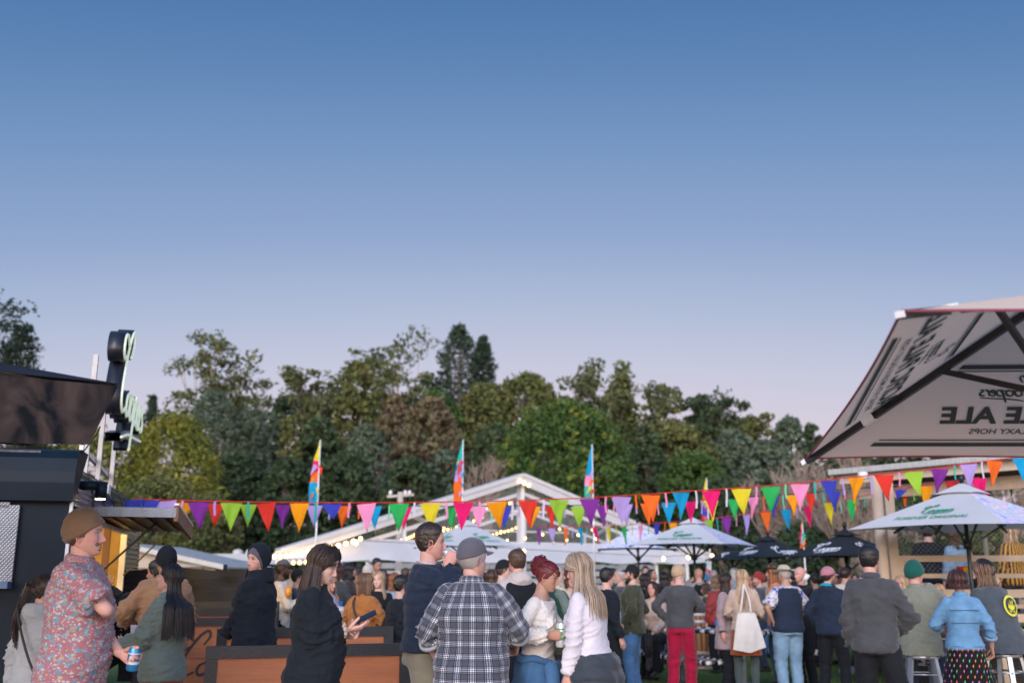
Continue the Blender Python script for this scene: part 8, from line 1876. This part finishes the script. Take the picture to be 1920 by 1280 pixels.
tp_ = (at(1341, 1100, 14.5).x, 14.45); can('blue cup on the picnic table beside the mauve coat', (tp_[0], tp_[1], .82), (0, 0, 1), m_blue_cup, r=.038, h=.13, cat_='cup', grp='cups')
# wine barrel at the umbrella pole
bx_, by_ = at(1312, 1148, 17.2).x, 17.2; t = thing('wine_barrel', 'oak wine barrel with pale hoops used as a table under the white umbrella', 'barrel', (bx_, by_, 0)); Hh = zat(1146, 17.2)
m_oak = mat('oak_stave', (.30, .135, .055), .6, var=.25, vscale=5, bump=.2, bscale=30, nstretch=(6, 6, .5)); m_hoop = mat('grey_hoop', (.42, .40, .41), .5, metal=.3, var=.1)
rad = lambda z: .27 + .07 * math.sin(math.pi * z / Hh)
for j in range(22):
    a0 = j * 2 * math.pi / 22 + .012; a1 = (j + 1) * 2 * math.pi / 22 - .012; V = np.array([[math.cos(a) * (rad(z) - o), math.sin(a) * (rad(z) - o), z] for z in np.linspace(0.01, Hh, 9) for a, o in ((a0, 0), (a1, 0), (a1, .03), (a0, .03))]); obj('stave', G().add(V, [grid_faces(9, 4, True)]), m_oak, t)
for f in (.04, .16, .30, .70, .84, .96): z = f * Hh; obj('hoop', G().add(*lathe([(rad(z - .02) + .001, z - .022), (rad(z) + .007, z), (rad(z + .02) + .001, z + .022)], 28)), m_hoop, t)
obj('barrel_head', G().add(*lathe([(rad(Hh) - .02, Hh - .012), (0, Hh - .012)], 28)), m_oak, t)
for dx, mm, lab in ((-.10, m_blue_cup, 'blue cup on the barrel next to the umbrella pole'), (.04, m_cup, 'clear plastic cup on the barrel'), (.14, m_blue_cup, 'blue cup at the barrel rim by the red leather jacket')): can(lab, (bx_ + dx, by_ - .12, Hh + .06), (0, 0, 1), mm, r=.04, h=.14, cat_='cup', grp='cups')
# metal stools
m_stl = mat('galvanised_stool', (.40, .43, .46), .35, metal=.75, var=.15, vscale=4)
def stool(label, x, y, rz):
    t = thing('metal_stool', label, 'stool', (x, y, 0), rz, 'metal bar stools'); zs = .735
    obj('seat', G().add(*lathe([(0, zs), (.10, zs + .002), (.16, zs), (.172, zs - .012), (.172, zs - .04), (.165, zs - .04)], 28)), m_stl, t)
    for a, b in ((1, 1), (1, -1), (-1, 1), (-1, -1)): obj('leg', G().add(*bar((a * .11, b * .11, zs - .03), (a * .20, b * .20, 0), .045, .03)), m_stl, t, False)
    for z, q in ((.30, .17), (.55, .145)):
        for a, b, c_, d_ in ((1, 1, -1, 1), (-1, 1, -1, -1), (-1, -1, 1, -1), (1, -1, 1, 1)): obj('foot_rail', G().add(*cyl((a * q, b * q, z), (c_ * q, d_ * q, z), .009, 6)), m_stl, t)
for (p, D), lab in zip(STOOL, ('metal stool under the man in the sage jacket', 'metal stool under the slate t-shirt with yellow print')):
    o = p['t'].location; stool(lab, o.x, o.y, p['rz'] + .2)
stool('empty-looking metal stool leg pair by the wire basket table', at(1775, 1200, 11.0).x, 11.4, .5)
# wire basket table between them
bp_ = at(1767, 1160, 10.9); t = thing('wire_basket', 'black wire crate table holding an orange can between the two stools', 'basket', (bp_.x, 10.9, 0)); z0, z1 = zat(1248, 10.9), zat(1155, 10.9); m_wire = mat('black_wire', (.03, .03, .035), .4, metal=.3, var=0)
for k in range(17):
    z = z0 + (z1 - z0) * k / 16; h_ = .15; obj('wire', G().add(*tube([(-h_, -h_, z), (h_, -h_, z), (h_, h_, z), (-h_, h_, z), (-h_, -h_, z)], .0035, 4, caps=False)), m_wht if k % 2 else m_wire, t)
for a, b in ((1, 1), (1, -1), (-1, 1), (-1, -1), (0, -1), (0, 1)): obj('upright', G().add(*cyl((a * .15, b * .15, z0 - .02), (a * .15, b * .15, z1), .005, 5)), m_wire, t)
obj('liner', G().add(*box((0, 0, (z0 + z1) / 2 - .02), (.26, .26, z1 - z0 - .06))), mat('dark_liner', (.05, .05, .055), .8), t, False); obj('base', G().add(*box((0, 0, z0 / 2), (.28, .28, z0 - .02))), m_steel, t, False)
can('orange can standing on the wire crate table', (bp_.x - .06, 10.80, z1 + .06), (0, 0, 1), m_can_or, r=.035, h=.14, band=m_can_wh)
# orange traffic-like marker by the barrier end
mk = at(741, 1195, 11.5); t = thing('bollard', 'bright orange marker post beside the barrier end', 'bollard', (mk.x, 11.5, 0)); obj('post', G().add(*lathe([(.07, 0), (.06, .5), (.04, zat(1172, 11.5)), (0, zat(1172, 11.5))], 16)), FM['orange'], t); obj('band', G().add(*lathe([(.066, .62), (.062, .72)], 16)), m_alu, t)
# tiny far moons/birds are not built; remove the private scene
for o in [x for x in bpy.data.scenes if x.name == 'tmp_scene']: bpy.data.scenes.remove(o)
